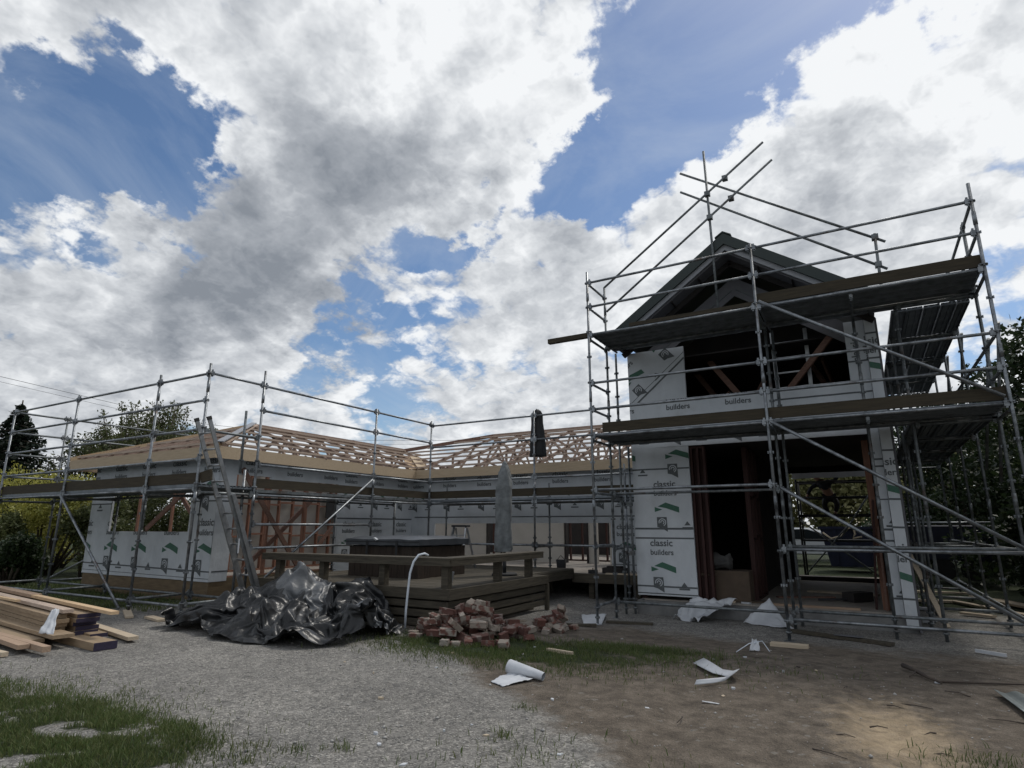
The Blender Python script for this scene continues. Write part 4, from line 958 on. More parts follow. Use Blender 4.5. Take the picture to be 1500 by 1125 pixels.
for base, o_ in ((18, (-.01, -.01, -.06)), (22, (.01, -.01, .06))):
    for k in range(5):
        a = (k-2)*.018; root = jt[base][0]; L = (.7, 1, 1.05, .98, .8)[k] if k else .75
        p1 = (root[0]+o_[0]+a, root[1]+(-.03 if k == 0 else -.005), root[2]+o_[2]*.7*L); p2 = (p1[0]+a*.5, p1[1]-.02, p1[2]+o_[2]*.6*L)
        jt += [(p1, .011), (p2, .009)]; bn += [(base, len(jt)-2), (len(jt)-2, len(jt)-1)]
skin_body('body', jt, bn, W, 'skin')
skin_body('shirt', [(p, r+.015) for p, r in [jt[i] for i in (1, 2, 3, 15, 16, 17, 19, 20, 21)]], [(0, 1), (1, 2), (1, 3), (3, 4), (4, 5), (1, 6), (6, 7), (7, 8)], W, 'shirt')
skin_body('trousers', [(p, r+.016) for p, r in [jt[i] for i in (0, 7, 8, 9, 11, 12, 13)]], [(0, 1), (1, 2), (2, 3), (0, 4), (4, 5), (5, 6)], W, 'black')
hx, hy, hzz = bx-.235, by-.085, bz+1.235
MB().tube([(hx, hy, hzz-.01), (hx, hy, hzz)], .19, 16).tube([(hx, hy, hzz), (hx-.01, hy, hzz+.09), (hx-.01, hy, hzz+.10)], [.115, .10, .05], 14).build('hat', M['black'], W)
# car
CR = thing('car', 'white car parked on the drive behind the house, seen through the doorway', 'car', (-2.35, 30, 0))
SX = .85
prof = [(-5.3, .35), (-5.35, .85), (-5.2, 1.0), (-4.7, 1.38), (-4.2, 1.47), (-3.1, 1.47), (-2.5, 1.30), (-2.05, 1.0), (-1.2, .9), (-.95, .75), (-.92, .35)]
MB().prism([(x+SX, z) for x, z in prof], 'y', 29.25, 30.9).build('body', M['car'], CR, bevel=.05)
for pts in ([(-4.75, 1.0), (-4.55, 1.34), (-3.85, 1.40), (-3.85, 1.0)], [(-3.78, 1.0), (-3.78, 1.40), (-3.1, 1.40), (-2.62, 1.24), (-2.25, 1.0)]):
    MB().prism([(x+SX, z) for x, z in pts], 'y', 29.225, 29.26).build('window', M['glass'], CR)
MB().add([(-2.52+SX, 29.35, 1.32), (-2.03+SX, 29.35, 1.03), (-2.03+SX, 30.8, 1.03), (-2.52+SX, 30.8, 1.32)], [(0, 1, 2, 3)]).build('windscreen', M['glass'], CR)
for x in (-4.5+SX, -1.8+SX):
    w = MB().tube([(x, 29.2, .32), (x, 29.42, .32)], .32, 20).build('wheel', M['rubber'], CR)
    MB().tube([(x, 29.19, .32), (x, 29.21, .32)], .2, 14).build('rim', M['alu'], CR).parent = w
MB().box(-4.1+SX, -3.95+SX, 29.22, 29.25, .88, .91).build('handle', M['car'], CR)
SK = thing('skip', 'dark blue steel skip bin standing behind the doorway in front of the white car', 'skip bin', (-.6, 26.5, 0))
MB().prism([(-1.55, 1.5), (.28, 1.5), (.05, .1), (-1.3, .1)], 'y', 25.8, 27.4).build('bin', M['navy'], SK)
MB().box(-1.6, .33, 25.75, 25.79, 1.42, 1.52).build('rim', M['navy'], SK)
for x in (-1.1, -.6, -.1): MB().box(x, x+.07, 25.74, 25.799, .15, 1.41).build('rib', M['navy'], SK)
MB().tube([(-1.45, 25.7, 1.3), (-1.2, 25.68, 1.08), (-.85, 25.68, 1.18), (-.62, 25.68, 1.45), (-.45, 25.7, 1.5), (-.4, 25.68, 1.25), (-.5, 25.68, 1.1), (-.2, 25.68, 1.15)], .035, 8).build('hose', M['straw'], None, 'pale hose looped over the side of the blue skip bin', 'hose', origin=(-.8, 25.7, 1.2))
TRL = thing('trailer', 'dark blue box trailer with a pale top rail parked right of the house', 'trailer', (2.4, 22.5, 0))
MB().box(1.0, 3.3, 21.9, 23.6, .55, 1.55).build('box_body', M['navy'], TRL, bevel=.03)
MB().tube([(.95, 21.85, 1.62), (3.35, 21.85, 1.62)], .03).build('top_rail', M['steel'], TRL)
for x in (1.02, 2.1, 3.25): MB().box(x, x+.05, 21.85, 21.895, .5, 1.6).build('side_post', M['steel_old'], TRL)
for x in (1.8, 2.5): MB().tube([(x, 21.9, .3), (x, 22.1, .3)], .3, 16).build('wheel', M['rubber'], TRL)

# ------------------------------------------------------------------ deck, bench, tub
DK = thing('deck', 'old weathered timber deck with a fixed bench along its edge, standing in the courtyard', 'deck', (-6.2, 8.5, 0))
DX, DY, DZ = -5.66, 7.85, .56
for i, y in enumerate(np.arange(DY+.02, 13.25, .145)):
    MB().box(-10.2, DX+.0 if y < 11.1 else -6.06, y, y+.138, DZ-.034, DZ+.002*(i % 3)).build('deck_board', M['greywood'], DK)
MB().box(-10.2, DX+.02, DY-.045, DY-.002, DZ-.145, DZ+.012).build('rim_board', M['greywood'], DK)
MB().box(DX+.021, DX+.063, DY-.045, 11.15, DZ-.145, DZ+.011).build('rim_board', M['greywoody'], DK)
MB().box(-6.04, -6.0, 11.155, 13.27, DZ-.20, DZ-.01).build('rim_board', M['greywoody'], DK)
for k in range(3):
    z1 = DZ-.175-.135*k
    MB().box(-10.1, DX-.02, DY-.02, DY+.012, z1-.10, z1).build('skirt_board', M['greywood'], DK)
    MB().box(DX-.019, DX+.012, DY-.02, 11.1, z1-.10, z1).build('skirt_board', M['greywoody'], DK)
MB().box(DX-.02, DX+.05, 11.12, 11.2, -.15, DZ-.15).build('deck_post', M['greywood'], DK)
MB().box(DX-.25, DX-.2, DY+.2, 11.0, -.15, .38).box(-10.0, DX-.26, DY+.2, DY+.25, -.15, .38).build('shadow_board', M['greywoody'], DK)
BZ = 1.03
for k in range(3):
    o_ = .11*k
    MB().box(-9.95, DX+.06-o_, DY-.05+o_, DY+.052+o_, BZ-.032, BZ).build('bench_slat', M['greywood'], DK)
    MB().box(DX-.042-o_, DX+.06-o_, DY+.054+o_, 10.95, BZ-.032, BZ+.001).build('bench_slat', M['greywoody'], DK)
MB().box(-9.95, DX+.05, DY-.046, DY-.01, BZ-.12, BZ-.033).build('bench_rail', M['greywood'], DK)
MB().box(DX+.02, DX+.056, DY-.009, 10.95, BZ-.12, BZ-.033).build('bench_rail', M['greywoody'], DK)
for x, y in ((DX-.09, DY+.08), (-7.05, DY+.1), (-8.45, DY+.1), (-9.6, DY+.1), (DX-.12, 9.5), (DX-.12, 10.65)):
    MB().box(x-.06, x+.06, y-.06, y+.06, DZ+.003, BZ-.034).build('bench_leg', M['greywood'], DK)
TB = thing('hot_tub', 'dark timber clad hot tub under a black padded cover on the deck', 'hot tub', (-8, 10, DZ))
tx0, tx1, ty0, ty1 = -9.05, -7.3, 9.15, 10.7
MB().box(tx0+.05, tx1-.05, ty0+.05, ty1-.05, DZ+.004, 1.15).build('shell', M['black'], TB)
for k in range(11): MB().box(tx0+.16*k+.002, tx0+.16*k+.155, ty0, ty0+.045, DZ+.005, 1.13).build('cladding_board', M['tub'], TB)
for k in range(9): MB().box(tx1-.045, tx1, ty0+.05+.165*k, ty0+.05+.165*k+.16, DZ+.006, 1.132).build('cladding_board', M['tub'], TB)
def pad(x0, x1, y0, y1, z0, z1, nx=16, ny=14, puff=.05):
    mb = MB(); vs = []
    for j in range(ny+1):
        for i in range(nx+1):
            u, v = i/nx, j/ny; e = min(u, 1-u, v, 1-v)
            vs.append((x0+(x1-x0)*u, y0+(y1-y0)*v, z1-.05+puff*min(1, e*9)+.02*nz(u*5, v*5, 3)))
    fs = [(j*(nx+1)+i, j*(nx+1)+i+1, (j+1)*(nx+1)+i+1, (j+1)*(nx+1)+i) for j in range(ny) for i in range(nx)]
    mb.add(vs, fs, 0, True)
    ring = [i for i in range(nx+1)] + [(j)*(nx+1)+nx for j in range(1, ny+1)] + [ny*(nx+1)+i for i in range(nx-1, -1, -1)] + [j*(nx+1) for j in range(ny-1, 0, -1)]
    top = [vs[i] for i in ring]; n = len(top)
    low = [(p[0]+.006*nz(p[0]*6, p[1]*6), p[1]+.012*nz(p[0]*7, p[1]*7, 2), z0+.02*nz(p[0]*4, p[1]*4, 6)) for p in top]
    mb.add(top+low, [(i, (i+1) % n, n+(i+1) % n, n+i) for i in range(n)], 0, False)
    return mb
c = pad(tx0-.05, tx1+.06, ty0-.06, ty1+.04, 1.16, 1.32).build('cover', M['cover'], TB)
MB().box(tx0-.045, tx1+.055, ty0-.068, ty0-.062, 1.215, 1.235).build('cover_seam', M['black'], c).parent = c
for x in (tx0+.5, tx1-.5): MB().box(x, x+.05, ty0-.075, ty0-.07, .98, 1.25).build('cover_strap', M['black'], c)
MB().bar((tx0+.72, ty0-.075, 1.29), (tx0+.80, ty0-.08, 1.25), .06, .03).build('buckle', M['alu'], c)

# closed parasol in a grey cover, standing behind the bench
UM = thing('parasol', 'closed parasol in a wrinkled grey canvas cover standing behind the deck bench', 'parasol', (-6.6, 10.75, DZ))
ux, uy = -6.38, 10.75
prof = [(1.02, .17), (1.12, .185), (1.4, .175), (1.7, .17), (2.0, .175), (2.3, .165), (2.45, .15), (2.6, .12), (2.72, .075), (2.80, .045), (2.84, .012)]
mb = MB(); vs = []; nseg = 36
fine_p = []
for (a, ra), (b_, rb) in zip(prof, prof[1:]):
    for t in range(4): fine_p.append((a+(b_-a)*t/4, ra+(rb-ra)*t/4))
fine_p.append(prof[-1])
for z, r_ in fine_p:
    for k in range(nseg):
        a = 2*math.pi*k/nseg
        rr = r_*(1+.16*math.sin(a*4+z*1.5)*.8*min(1, (2.9-z))+.16*nz(math.cos(a)*2, math.sin(a)*2, z*5)+.10*nz(a*3, z*16, 4))
        vs.append((ux+rr*math.cos(a)+.07*(1-(z-1)/1.8)*-.6, uy+rr*math.sin(a), z))
fs = [(i*nseg+k, i*nseg+(k+1) % nseg, (i+1)*nseg+(k+1) % nseg, (i+1)*nseg+k) for i in range(len(fine_p)-1) for k in range(nseg)]
mb.add(vs, fs, 0, True); mb.build('cover', M['canvas'], UM)
MB().tube([(ux, uy, DZ), (ux, uy, 2.4)], .028).build('pole', M['black'], UM)
MB().tube([(ux, uy, DZ+.004), (ux, uy, DZ+.05)], [.26, .24], 20).tube([(ux, uy, DZ+.05), (ux, uy, DZ+.3)], .04).build('base', M['black'], UM)
# black jacket hung on the scaffold rail
mb = MB(); vs = []; jx, jy = -6.90, 13.22; ns = 28
pj = [(4.40, .03, .02), (4.36, .10, .05), (4.26, .15, .07), (4.05, .15, .07), (3.8, .175, .08), (3.5, .20, .09), (3.24, .215, .10), (3.20, .20, .08)]
for z, a_, b_ in pj:
    for k in range(ns):
        t = 2*math.pi*k/ns; w_ = 1+.14*math.sin(5*t+z*2)+.12*nz(math.cos(t)*2, math.sin(t)*2, z*3)
        vs.append((jx+a_*w_*math.cos(t), jy+b_*w_*math.sin(t), z+.03*nz(t, z, 2)))
mb.add(vs, [(i*ns+k, i*ns+(k+1) % ns, (i+1)*ns+(k+1) % ns, (i+1)*ns+k) for i in range(len(pj)-1) for k in range(ns)] + [tuple(range(ns)), tuple(range(7*ns, 8*ns))], 0, True)
mb.build('coat', M['black'], None, 'long black coat hanging from the top rail of the low scaffold', 'coat', origin=(jx, jy, 4.3))
# white pipe bending over the bench
pp = [(-6.10, 7.90, 1.06), (-6.13, 7.84, 1.09), (-6.18, 7.76, 1.07), (-6.23, 7.70, .97), (-6.26, 7.66, .8), (-6.275, 7.64, .5), (-6.28, 7.62, .25), (-6.27, 7.60, .0)]
MB().tube(pp, .018, 10).build('pipe', M['pipe'], None, 'bent white plastic pipe drooping over the deck bench to the ground', 'pipe', origin=(-6.2, 7.7, 0))
MB().bar((-5.98, 8.35, .60), (-5.83, 8.2, .80), .05, .02).build('offcut', M['white'], None, 'short white batten propped under the bench by its corner leg', 'offcut', origin=(-5.9, 8.3, .6))
# aluminium step ladder behind the tub
o = thing('step_ladder', 'small aluminium step ladder standing open behind the hot tub', 'step ladder', (-8.35, 12.0, DZ))
for s in (-1, 1):
    MB().bar((-8.35+s*.24, 11.75, DZ), (-8.35+s*.17, 12.0, 1.50), .03, .06).build('stile', M['alu'], o)
    MB().bar((-8.35+s*.22, 12.35, DZ), (-8.35+s*.16, 12.06, 1.47), .025, .04).build('rear_leg', M['alu'], o)
MB().box(-8.55, -8.15, 11.93, 12.13, 1.50, 1.545).build('top_cap', M['black'], o)
for k in range(3): MB().box(-8.57+.02*k, -8.13-.02*k, 11.76+.07*k, 11.86+.07*k, .8+.25*k, .825+.25*k).build('step', M['alu'], o)
# items on the floor by the tower
for nm, lab, x0, x1, y0, y1, z0, z1, m in (('bucket', 'dark bucket of gear standing on the low floor by the wing doorway', -6.75, -6.5, 13.9, 14.1, .45, .72, 'black'),
                                         ('tool_case', 'low black tool case lying on the floor near the gabled house', -5.5, -4.95, 13.75, 14.0, .45, .57, 'dark'),
                                         ('battery', 'small black box on the floor edge left of the tool case', -5.75, -5.55, 13.5, 13.62, .45, .53, 'black')):
    if nm == 'bucket': MB().tube([((x0+x1)/2, y0, z0), ((x0+x1)/2, y0, z1)], [.10, .13], 16).tube([((x0+x1)/2-.12, y0, z1-.02), ((x0+x1)/2, y0-.02, z1+.1), ((x0+x1)/2+.12, y0, z1-.02)], .008, 6).build(nm, M[m], None, lab, 'bucket', origin=(x0, y0, z0))
    else: MB().box(x0, x1, y0, y1, z0, z1).box(x0+.1, x1-.1, y0+.03, y1-.03, z1, z1+.04).build(nm, M[m], None, lab, 'case' if 'case' in nm else 'box', origin=(x0, y0, z0), bevel=.006)
MB().box(-5.3, -4.35, 13.45, 13.55, .445, .475).build('plank', M['straw'], None, 'pale plank lying on the floor edge beside the gabled house', 'plank', origin=(-5, 13.5, .45))
# extension ladder against the low scaffold
LD = thing('ladder', 'tall aluminium extension ladder leaning on the low scaffold behind the black plastic heap', 'ladder', (-9.9, 7.75, 0))
la, lb = Vector((-9.9, 7.75, 0)), Vector((-9.9, 6.33, 3.34)); ld = lb-la
for s in (-1, 1):
    MB().bar(la+Vector((s*.215, 0, 0)), la+ld*.62+Vector((s*.215, 0, 0)), .03, .075, up=(0, 1, 0)).build('stile', M['alu'], LD)
    MB().bar(la+ld*.12+Vector((s*.18, -.055, 0)), lb+Vector((s*.18, -.055, 0)), .028, .07, up=(0, 1, 0)).build('stile', M['alu'], LD)
    MB().bar(la+ld*.995+Vector((s*.18, -.055, 0)), lb+ld*.012+Vector((s*.18, -.055, 0)), .035, .08, up=(0, 1, 0)).build('end_cap', M['rubber'], LD)
for k in range(12):
    p = la+ld*(.03+.082*k); off = Vector((0, -.055 if k > 6 else 0, 0)); w = .17 if k > 6 else .205
    MB().tube([p+off-Vector((w, 0, 0)), p+off+Vector((w, 0, 0))], .018, 8).build('rung', M['alu'], LD)
MB().box(-9.73, -9.70, 7.10, 7.11, 1.05, 1.3).build('label_tag', M['white'], LD)

# ------------------------------------------------------------------ heap of black polythene
# node positions of the sheet in 5 mm steps: x, y and z, as differences along each row (and down the first column)
SHEET = (
    (50,4,14,11,8,1,9,9,8,8,6,11,-1,4,8,10,6,11,10,12,12,13,15,7,8,5,9,12,11,14,13,14,12,9,9,7,7,2,3,9,9,13,15,14,14,8,9,11,10,15,15,12,13,13,
     12,11,15,12,14,14,13,12,8,5,6,7,1,12,11,15,13,12,15,9,7,6,10,11,12,15,17,14,7,5,10,1,6,6,10,9,6,3,0,1,8,13,0,8,4,8,7,8,11,12,5,8,6,6,2,
     7,8,10,12,12,18,14,8,6,8,6,9,15,9,15,16,17,13,6,7,1,9,2,9,12,10,12,14,12,10,6,9,8,12,15,15,13,15,11,11,15,14,13,13,13,11,7,4,9,6,10,6,12,
     18,14,13,9,14,-3,9,10,13,13,15,16,13,13,8,-2,8,-1,6,8,8,10,7,4,-5,14,10,-3,5,6,9,10,5,12,12,11,12,6,5,2,-3,11,7,11,15,18,14,10,8,8,7,8,9,
     17,10,17,18,14,12,3,6,3,7,6,14,8,12,13,9,9,11,3,6,12,15,13,16,16,12,11,14,13,11,12,15,10,6,5,11,7,8,13,14,14,12,11,14,7,8,1,10,13,13,16,15,
     14,10,7,4,0,10,-1,5,6,9,9,9,-3,13,10,1,-4,10,9,5,10,13,12,12,10,11,6,6,0,-2,11,9,14,17,15,11,8,6,9,9,15,10,14,17,16,16,10,12,11,-4,7,5,9,
     11,11,12,12,8,0,6,14,12,14,12,15,15,14,10,12,12,12,9,15,9,0,7,16,16,12,13,8,8,14,11,12,9,4,9,6,12,11,17,15,14,9,6,1,8,7,7,-5,11,4,11,7,1,
     8,10,-1,1,2,13,3,11,12,13,12,12,6,6,8,7,-2,9,12,12,14,11,11,9,9,9,13,14,14,13,9,18,18,14,13,2,8,5,6,10,11,9,13,8,10,4,4,10,16,9,15,16,13,
     12,8,11,13,11,11,12,8,1,5,16,22,14,11,14,8,14,13,3,7,10,3,10,11,13,13,15,13,9,5,6,0,6,9,4,-3,11,10,12,9,-1,5,7,-1,-3,9,9,8,10,14,14,12,8,
     11,3,4,9,3,9,13,15,14,11,11,9,3,13,14,9,11,16,16,19,15,12,9,8,7,6,5,12,12,11,9,11,1,8,14,6,11,16,14,12,10,10,11,11,11,11,10,9,10,4,12,17,
     15,11,11,12,15,12,8,5,4,8,12,7,13,18,15,6,9,2,6,5,-3,5,10,1,12,14,12,-4,7,1,8,-1,-4,7,8,13,7,10,13,14,16,8,3,5,5,8,10,6,14,15,14,15,11,4,
     5,7,12,14,15,17,17,15,13,11,9,9,3,7,13,12,11,11,12,5,8,8,13,4,15,15,8,9,11,11,10,12,5,9,13,13,15,11,11,8,9,11,12,18,9,7,8,11,5,6,11,18,16,
     10,13,2,9,3,-4,1,5,6,7,11,13,17,-5,5,5,6,0,6,4,5,9,11,7,14,16,17,11,5,6,-1,9,5,12,10,13,20,16,10,8,7,7,4,11,14,16,15,15,14,12,12,9,9,4,
     12,11,14,12,9,11,4,11,13,7,11,7,11,8,9,12,11,11,3,10,12,16,16,15,8,11,8,4,13,19,11,4,12,9,14,4,2,17,20,12,5,9,2,9,1,-9,2,7,11,13,15,13,-3,
     4,8,1,7,5,4,6,8,7,12,14,17,18,13,0,5,4,5,12,8,10,16,19,17,1,6,10,11,8,9,10,14,15,12,14,14,13,11,9,8,11,13,13,12,9,10,7,12,7,11,5,8,9,13,
     9,9,7,9,9,11,10,13,14,17,13,8,9,7,10,15,15,11,8,10,7,10,9,8,15,13,10,3,8,2,7,0,-10,13,4,14,13,17,-5,11,4,3,7,7,2,7,9,9,11,15,21,12,5,11,
     6,4,5,5,13,13,11,22,14,10,0,5,9,13,9,9,11,13,12,13,14,14,13,13,11,13,9,12,12,7,13,8,4,14,6,9,9,4,10,13,7,10,4,10,11,14,8,15,16,14,9,5,7,
     12,13,15,12,10,6,11,6,11,17,9,11,9,9,0,7,3,6,0,-1,8,11,15,15,2,4,5,11,5,5,7,5,3,9,13,16,23,1,14,10,10,5,7,5,10,14,14,16,14,13,7,1,6,7,9,
     14,8,12,11,12,14,11,14,15,10,14,13,9,10,12,6,9,11,9,13,8,4,9,7,9,12,7,10,9,12,5,14,14,13,16,9,9,5,11,11,12,11,10,9,10,12,6,12,11,13,8,9,8,
     -1,1,6,3,9,1,10,14,13,-8,8,13,8,10,3,5,8,3,2,10,16,22,3,16,12,9,10,6,10,11,14,5,16,13,15,11,5,5,5,7,11,10,6,9,13,15,10,14,16,15,11,11,10,
     10,11,12,4,11,15,9,5,9,6,8,10,7,10,6,10,13,7,15,12,15,18,5,10,10,8,12,15,8,11,9,6,8,12,7,10,13,9,12,5,9,-3,5,11,2,3,6,6,14,-1,10,8,6,11,
     8,7,0,5,7,5,13,20,9,17,12,10,7,8,7,12,16,14,8,16,13,10,10,10,4,7,9,5,11,12,8,8,13,14,14,12,13,10,10,9,10,12,8,13,10,9,10,11,9,8,9,8,4,11,
     9,6,11,12,16,18,13,10,7,7,13,13,13,14,11,8,5,-1,7,11,11,14,10,11,5,10,7,3,6,9,1,5,4,1,-4,8,10,14,4,9,6,1,7,5,8,7,19,11,16,14,12,10,8,11,
     5,18,16,13,11,14,11,11,6,7,9,9,4,11,7,9,10,10,14,13,11,12,9,8,9,12,10,7,14,19,2,12,8,7,13,6,11,10,8,4,13,8,8,13,20,17,7,11,11,8,14,14,12,
     9,9,6,6,6,1,11,12,13,7,12,3,10,10,4,10,7,6,8,8,-4,11,10,9,4,9,5,6,8,-1,11,13,16,15,13,13,12,12,12,6,12,12,15,13,14,13,8,11,9,11,9,9,4,5,
     13,5,11,11,11,11,11,10,9,8,8,10,9,8,16,20,6,13,13,3,6,14,9,7,11,8,6,11,10,10,16,15,11,12,9,12,14,11,11,6,6,7,7,8,9,7,11,16,8,1,12,6,8,12,
     2,7,17,14,10,2,6,8,7,9,8,8,5,3,4,9,15,15,12,14,13,14,14,9,15,9,13,11,12,13,12,11,11,12,10,10,7,10,8,7,6,9,9,11,9,10,10,8,7,7,10,10,10,17,
     17,10,14,12,9,6,9,15,7,7,10,6,8,8,15,11,11,14,11,12,14,11,9,10,9,8,2,6,8,10,11,13,11,9,4,5,10,10,6,14,1,10,18,12,-2,5,8,12,2,10,7,9,9,1,
     11,9,16,13,12,14,14,14,12,15,8,12,9,11,12,9,13,15,13,10,9,11,6,6,11,7,10,7,7,11,9,10,7,11,8,10,6,14,15,12,14,14,12,4,13,10,13,12,2,7,8,10,
     12,12,5,12,13,17,10,10,11,12,5,8,8,10,5,9,9,8,11,10,8,6,6,9,9,12,9,13,8,9,13,-3,7,11,13,3,0,10,11,11,6,7,13,13,15,11,11,13,14,16,14,4,11,
     9,10,11,4,19,16,12,7,15,10,10,10,6,5,10,9,9,5,12,11,10,5,10,10,10,13,9,14,14,14,9,11,11,12,10,6,9,10,8,6,11,7,10,13,11,16,16,6,5,10,9,9,8,
     10,12,1,10,9,7,8,8,9,8,7,13,12,13,15,11,7,4,0,12,11,4,8,3,6,11,11,13,5,12,12,15,8,12,13,12,18,13,4,10,7,9,11,14,15,6,13,14,15,10,9,7,8,
     12,3,11,8,8,8,13,13,6,14,5,15,8,11,11,14,9,11,11,11,12,10,11,7,9,6,4,11,10,10,15,16,13,7,12,6,8,6,7,8,13,17,-1,13,13,1,8,6,2,12,8,12,15,
     16,15,14,8,6,3,9,8,8,7,8,5,9,13,10,11,11,10,8,14,10,13,15,15,12,5,7,10,9,7,15,13,11,6,17,12,13,8,12,6,11,9,6,11,8,9,10,14,13,9,11,9,11,4,
     11,16,11,5,12,10,12,12,10,9,10,9,5,8,10,10,13,13,12,13,7,11,2,10,2,8,14,14,10,6,9,6,8,3,12,1,13,12,13,20,18,7,13,4,-2,11,7,10,8,11,8,6,12,
     8,12,10,10,9,8,14,13,16,14,12,8,8,4,9,9,9,11,13,12,11,12,13,12,9,13,6,7,14,8,9,11,9,13,11,15,9,8,9,11,6,8,13,7,10,12,11,13,8,11,12,14,9,
     5,5,9,12,14,14,11,9,9,5,1,11,5,11,14,15,6,0,5,7,10,10,4,7,18,16,17,16,13,2,7,-3,12,11,9,11,11,11,5,9,10,13,5,9,10,9,12,15,15,14,10,6,8,
     10,8,5,10,13,10,15,10,11,13,13,11,8,4,13,16,6,7,10,13,13,13,10,10,13,6,9,11,5,9,11,10,10,9,13,9,14,9,11,10,9,6,7,9,13,12,12,9,7,12,2,5,11,
     11,12,12,8,5,5,5,4,7,9,7,17,18,17,15,9,11,-1,-3,13,12,12,12,9,14,10,7,7,12,11,2,11,10,11,17,12,12,7,4,10,14,7,10,7,7,17,14,11,10,14,10,13,
     -1,11,7,21,12,3,11,11,12,12,15,11,7,9,9,9,10,9,9,9,9,9,12,10,13,7,15,9,9,8,10,6,8,11,7,9,9,7,16,-1,10,12,13,5,7,6,7,10,12,4,0,18,18,11,
     16,15,11,6,0,-4,15,14,12,13,11,8,11,14,9,6,10,8,12,9,10,15,12,10,5,2,10,15,7,10,3,16,13,12,9,14,13,12,13,-1,8,18,17,10,6,8,13,14,9,11,14,7,
     9,6,10,12,6,14,9,7,8,10,13,10,3,16,13,14,4,6,10,11,10,9,4,7,12,6,7,8,11,10,12,4,5,6,9,12,6,4,16,18,12,10,15,10,2,7,-3,16,15,13,13,11,12,
     6,9,13,11,6,12,10,8,12,13,12,9,0,8,8,17,1,9,13,11,13,9,12,16,16,12,9,5,11,12,13,12,6,10,15,10,17,9,4,10,9,10,5,1,20,19,9,7,2,10,10,3,13,
     15,15,10,9,8,7,7,11,10,8,11,5,11,7,7,4,9,10,10,7,6,3,14,12,2,11,17,13,11,11,5,4,9,-1,16,14,14,12,12,10,12,9,6,10,11,11,11,10,8,15,15,4,8,
     3,4,12,10,9,8,13,15,14,12,12,14,11,6,10,8,10,10,8,18,12,13,14,9,11,10,3,9,10,13,3,19,13,12,7,-2,12,2,10,13,14,11,13,10,8,9,8,8,9,6,9,11,7,
     10,10,4,13,4,7,10,5,8,8,10,14,1,13,16,13,10,-2,8,9,5,8,14,14,13,10,11,11,8,9,11,12,16,9,10,10,10,14,7,7,1,8,9,10,5,10,12,13,17,15,13,11,9,
     11,10,8,6,8,14,15,15,15,11,10,7,7,12,10,2,9,18,13,11,9,6,8,0,7,10,12,13,12,14,14,10,6,12,4,4,9,5,12,12,11,3,11,8,11,2,8,12,7,12,9,7,1,9,
     14,16,6,4,6,6,-6,12,13,14,13,10,11,7,10,12,11,7,16,14,11,13,13,10,8,8,4,9,7,6,8,5,11,14,16,17,13,13,9,10,9,8,9,9,15,16,14,19,4,10,8,8,-1,
     8,12,13,17,13,12,1,9,7,6,1,11,12,13,15,8,14,11,9,12,8,5,2,10,8,15,6,9,8,11,8,10,2,11,12,11,9,11,0,6,7,13,9,9,6,7,8,3,13,8,14,14,9,9,9,
     10,10,11,14,13,13,14,13,13,10,5,8,13,0,8,0,8,11,15,15,17,16,13,9,10,9,8,9,12,14,16,16,12,8,9,3,9,15,-2,5,21,13,15,12,5,-2,8,6,9,4,13,16,
     14,6,16,15,9,6,9,3,9,5,12,11,12,13,5,7,11,4,10,6,11,14,11,7,4,4,9,5,7,10,10,11,-1,13,1,9,10,16,9,10,9,10,9,12,11,12,11,18,12,15,13,10,8,
     4,4,5,6,8,8,13,16,18,16,14,5,13,10,9,10,11,15,13,15,15,12,4,10,-1,16,13,-1,21,7,20,10,-2,7,-1,5,8,2,14,14,21,5,14,17,14,2,6,10,4,12,8,13,
     12,13,10,6,6,8,4,12,5,11,14,11,5,3,4,8,6,6,11,14,1,11,7,6,13,10,9,10,9,9,10,11,8,12,10,16,16,13,14,12,11,7,7,4,2,6,9,11,17,18,14,14,10,6,
     14,12,11,10,12,16,18,10,10,10,5,7,2,20,11,8,10,21,9,-3,9,2,0,2,9,12,13,18,17,4,16,15,3,11,4,11,7,12,9,14,12,6,8,6,9,10,5,10,11,11,14,4,-1,
     3,9,7,6,8,16,5,7,11,11,8,6,10,9,9,10,9,8,8,10,10,13,16,15,15,13,11,9,5,7,6,2,9,8,17,18,15,14,11,5,13,13,12,12,9,17,18,15,9,5,12,6,1,10,
     16,11,14,14,10,3,-1,13,4,1,0,11,17,19,12,5,14,16,5,11,11,2,9,14,9,13,4,6,8,10,8,11,11,10,8,11,11,8,4,0,6,7,9,9,12,0,10,11,6,11,7,9,10,12,
     5,9,7,6,9,9,13,14,17,15,15,8,10,10,8,-1,9,7,11,10,21,18,11,12,6,11,15,10,13,10,14,15,17,13,10,4,9,8,3,19,12,14,5,9,1,7,6,9,9,3,4,16,15,
     15,5,12,15,7,14,13,9,4,6,11,9,3,9,9,7,12,10,11,13,10,2,9,8,7,9,2,9,3,11,12,1,9,10,8,9,12,7,9,11,0,7,9,8,9,9,11,14,16,12,12,15,13,9,9,
     -3,8,10,17,12,14,18,14,10,10,12,6,13,10,15,12,13,13,9,12,11,10,10,4,20,9,11,6,7,7,8,10,1,3,11,9,8,14,9,13,11,15,7,16,11,8,11,7,2,8,7,7,9,
     12,13,7,13,14,5,2,5,10,9,11,6,1,7,9,14,1,9,5,10,10,9,10,10,12,3,1,9,12,5,9,13,12,14,13,13,13,14,11,6,7,4,18,9,13,10,15,14,14,13,14,2,11,
     12,11,13,7,11,12,14,14,10,14,9,12,5,12,10,9,7,7,11,8,-1,3,10,13,13,11,9,10,12,10,17,6,9,10,10,9,1,9,3,9,13,12,13,9,15,7,6,3,7,8,11,1,4,9,
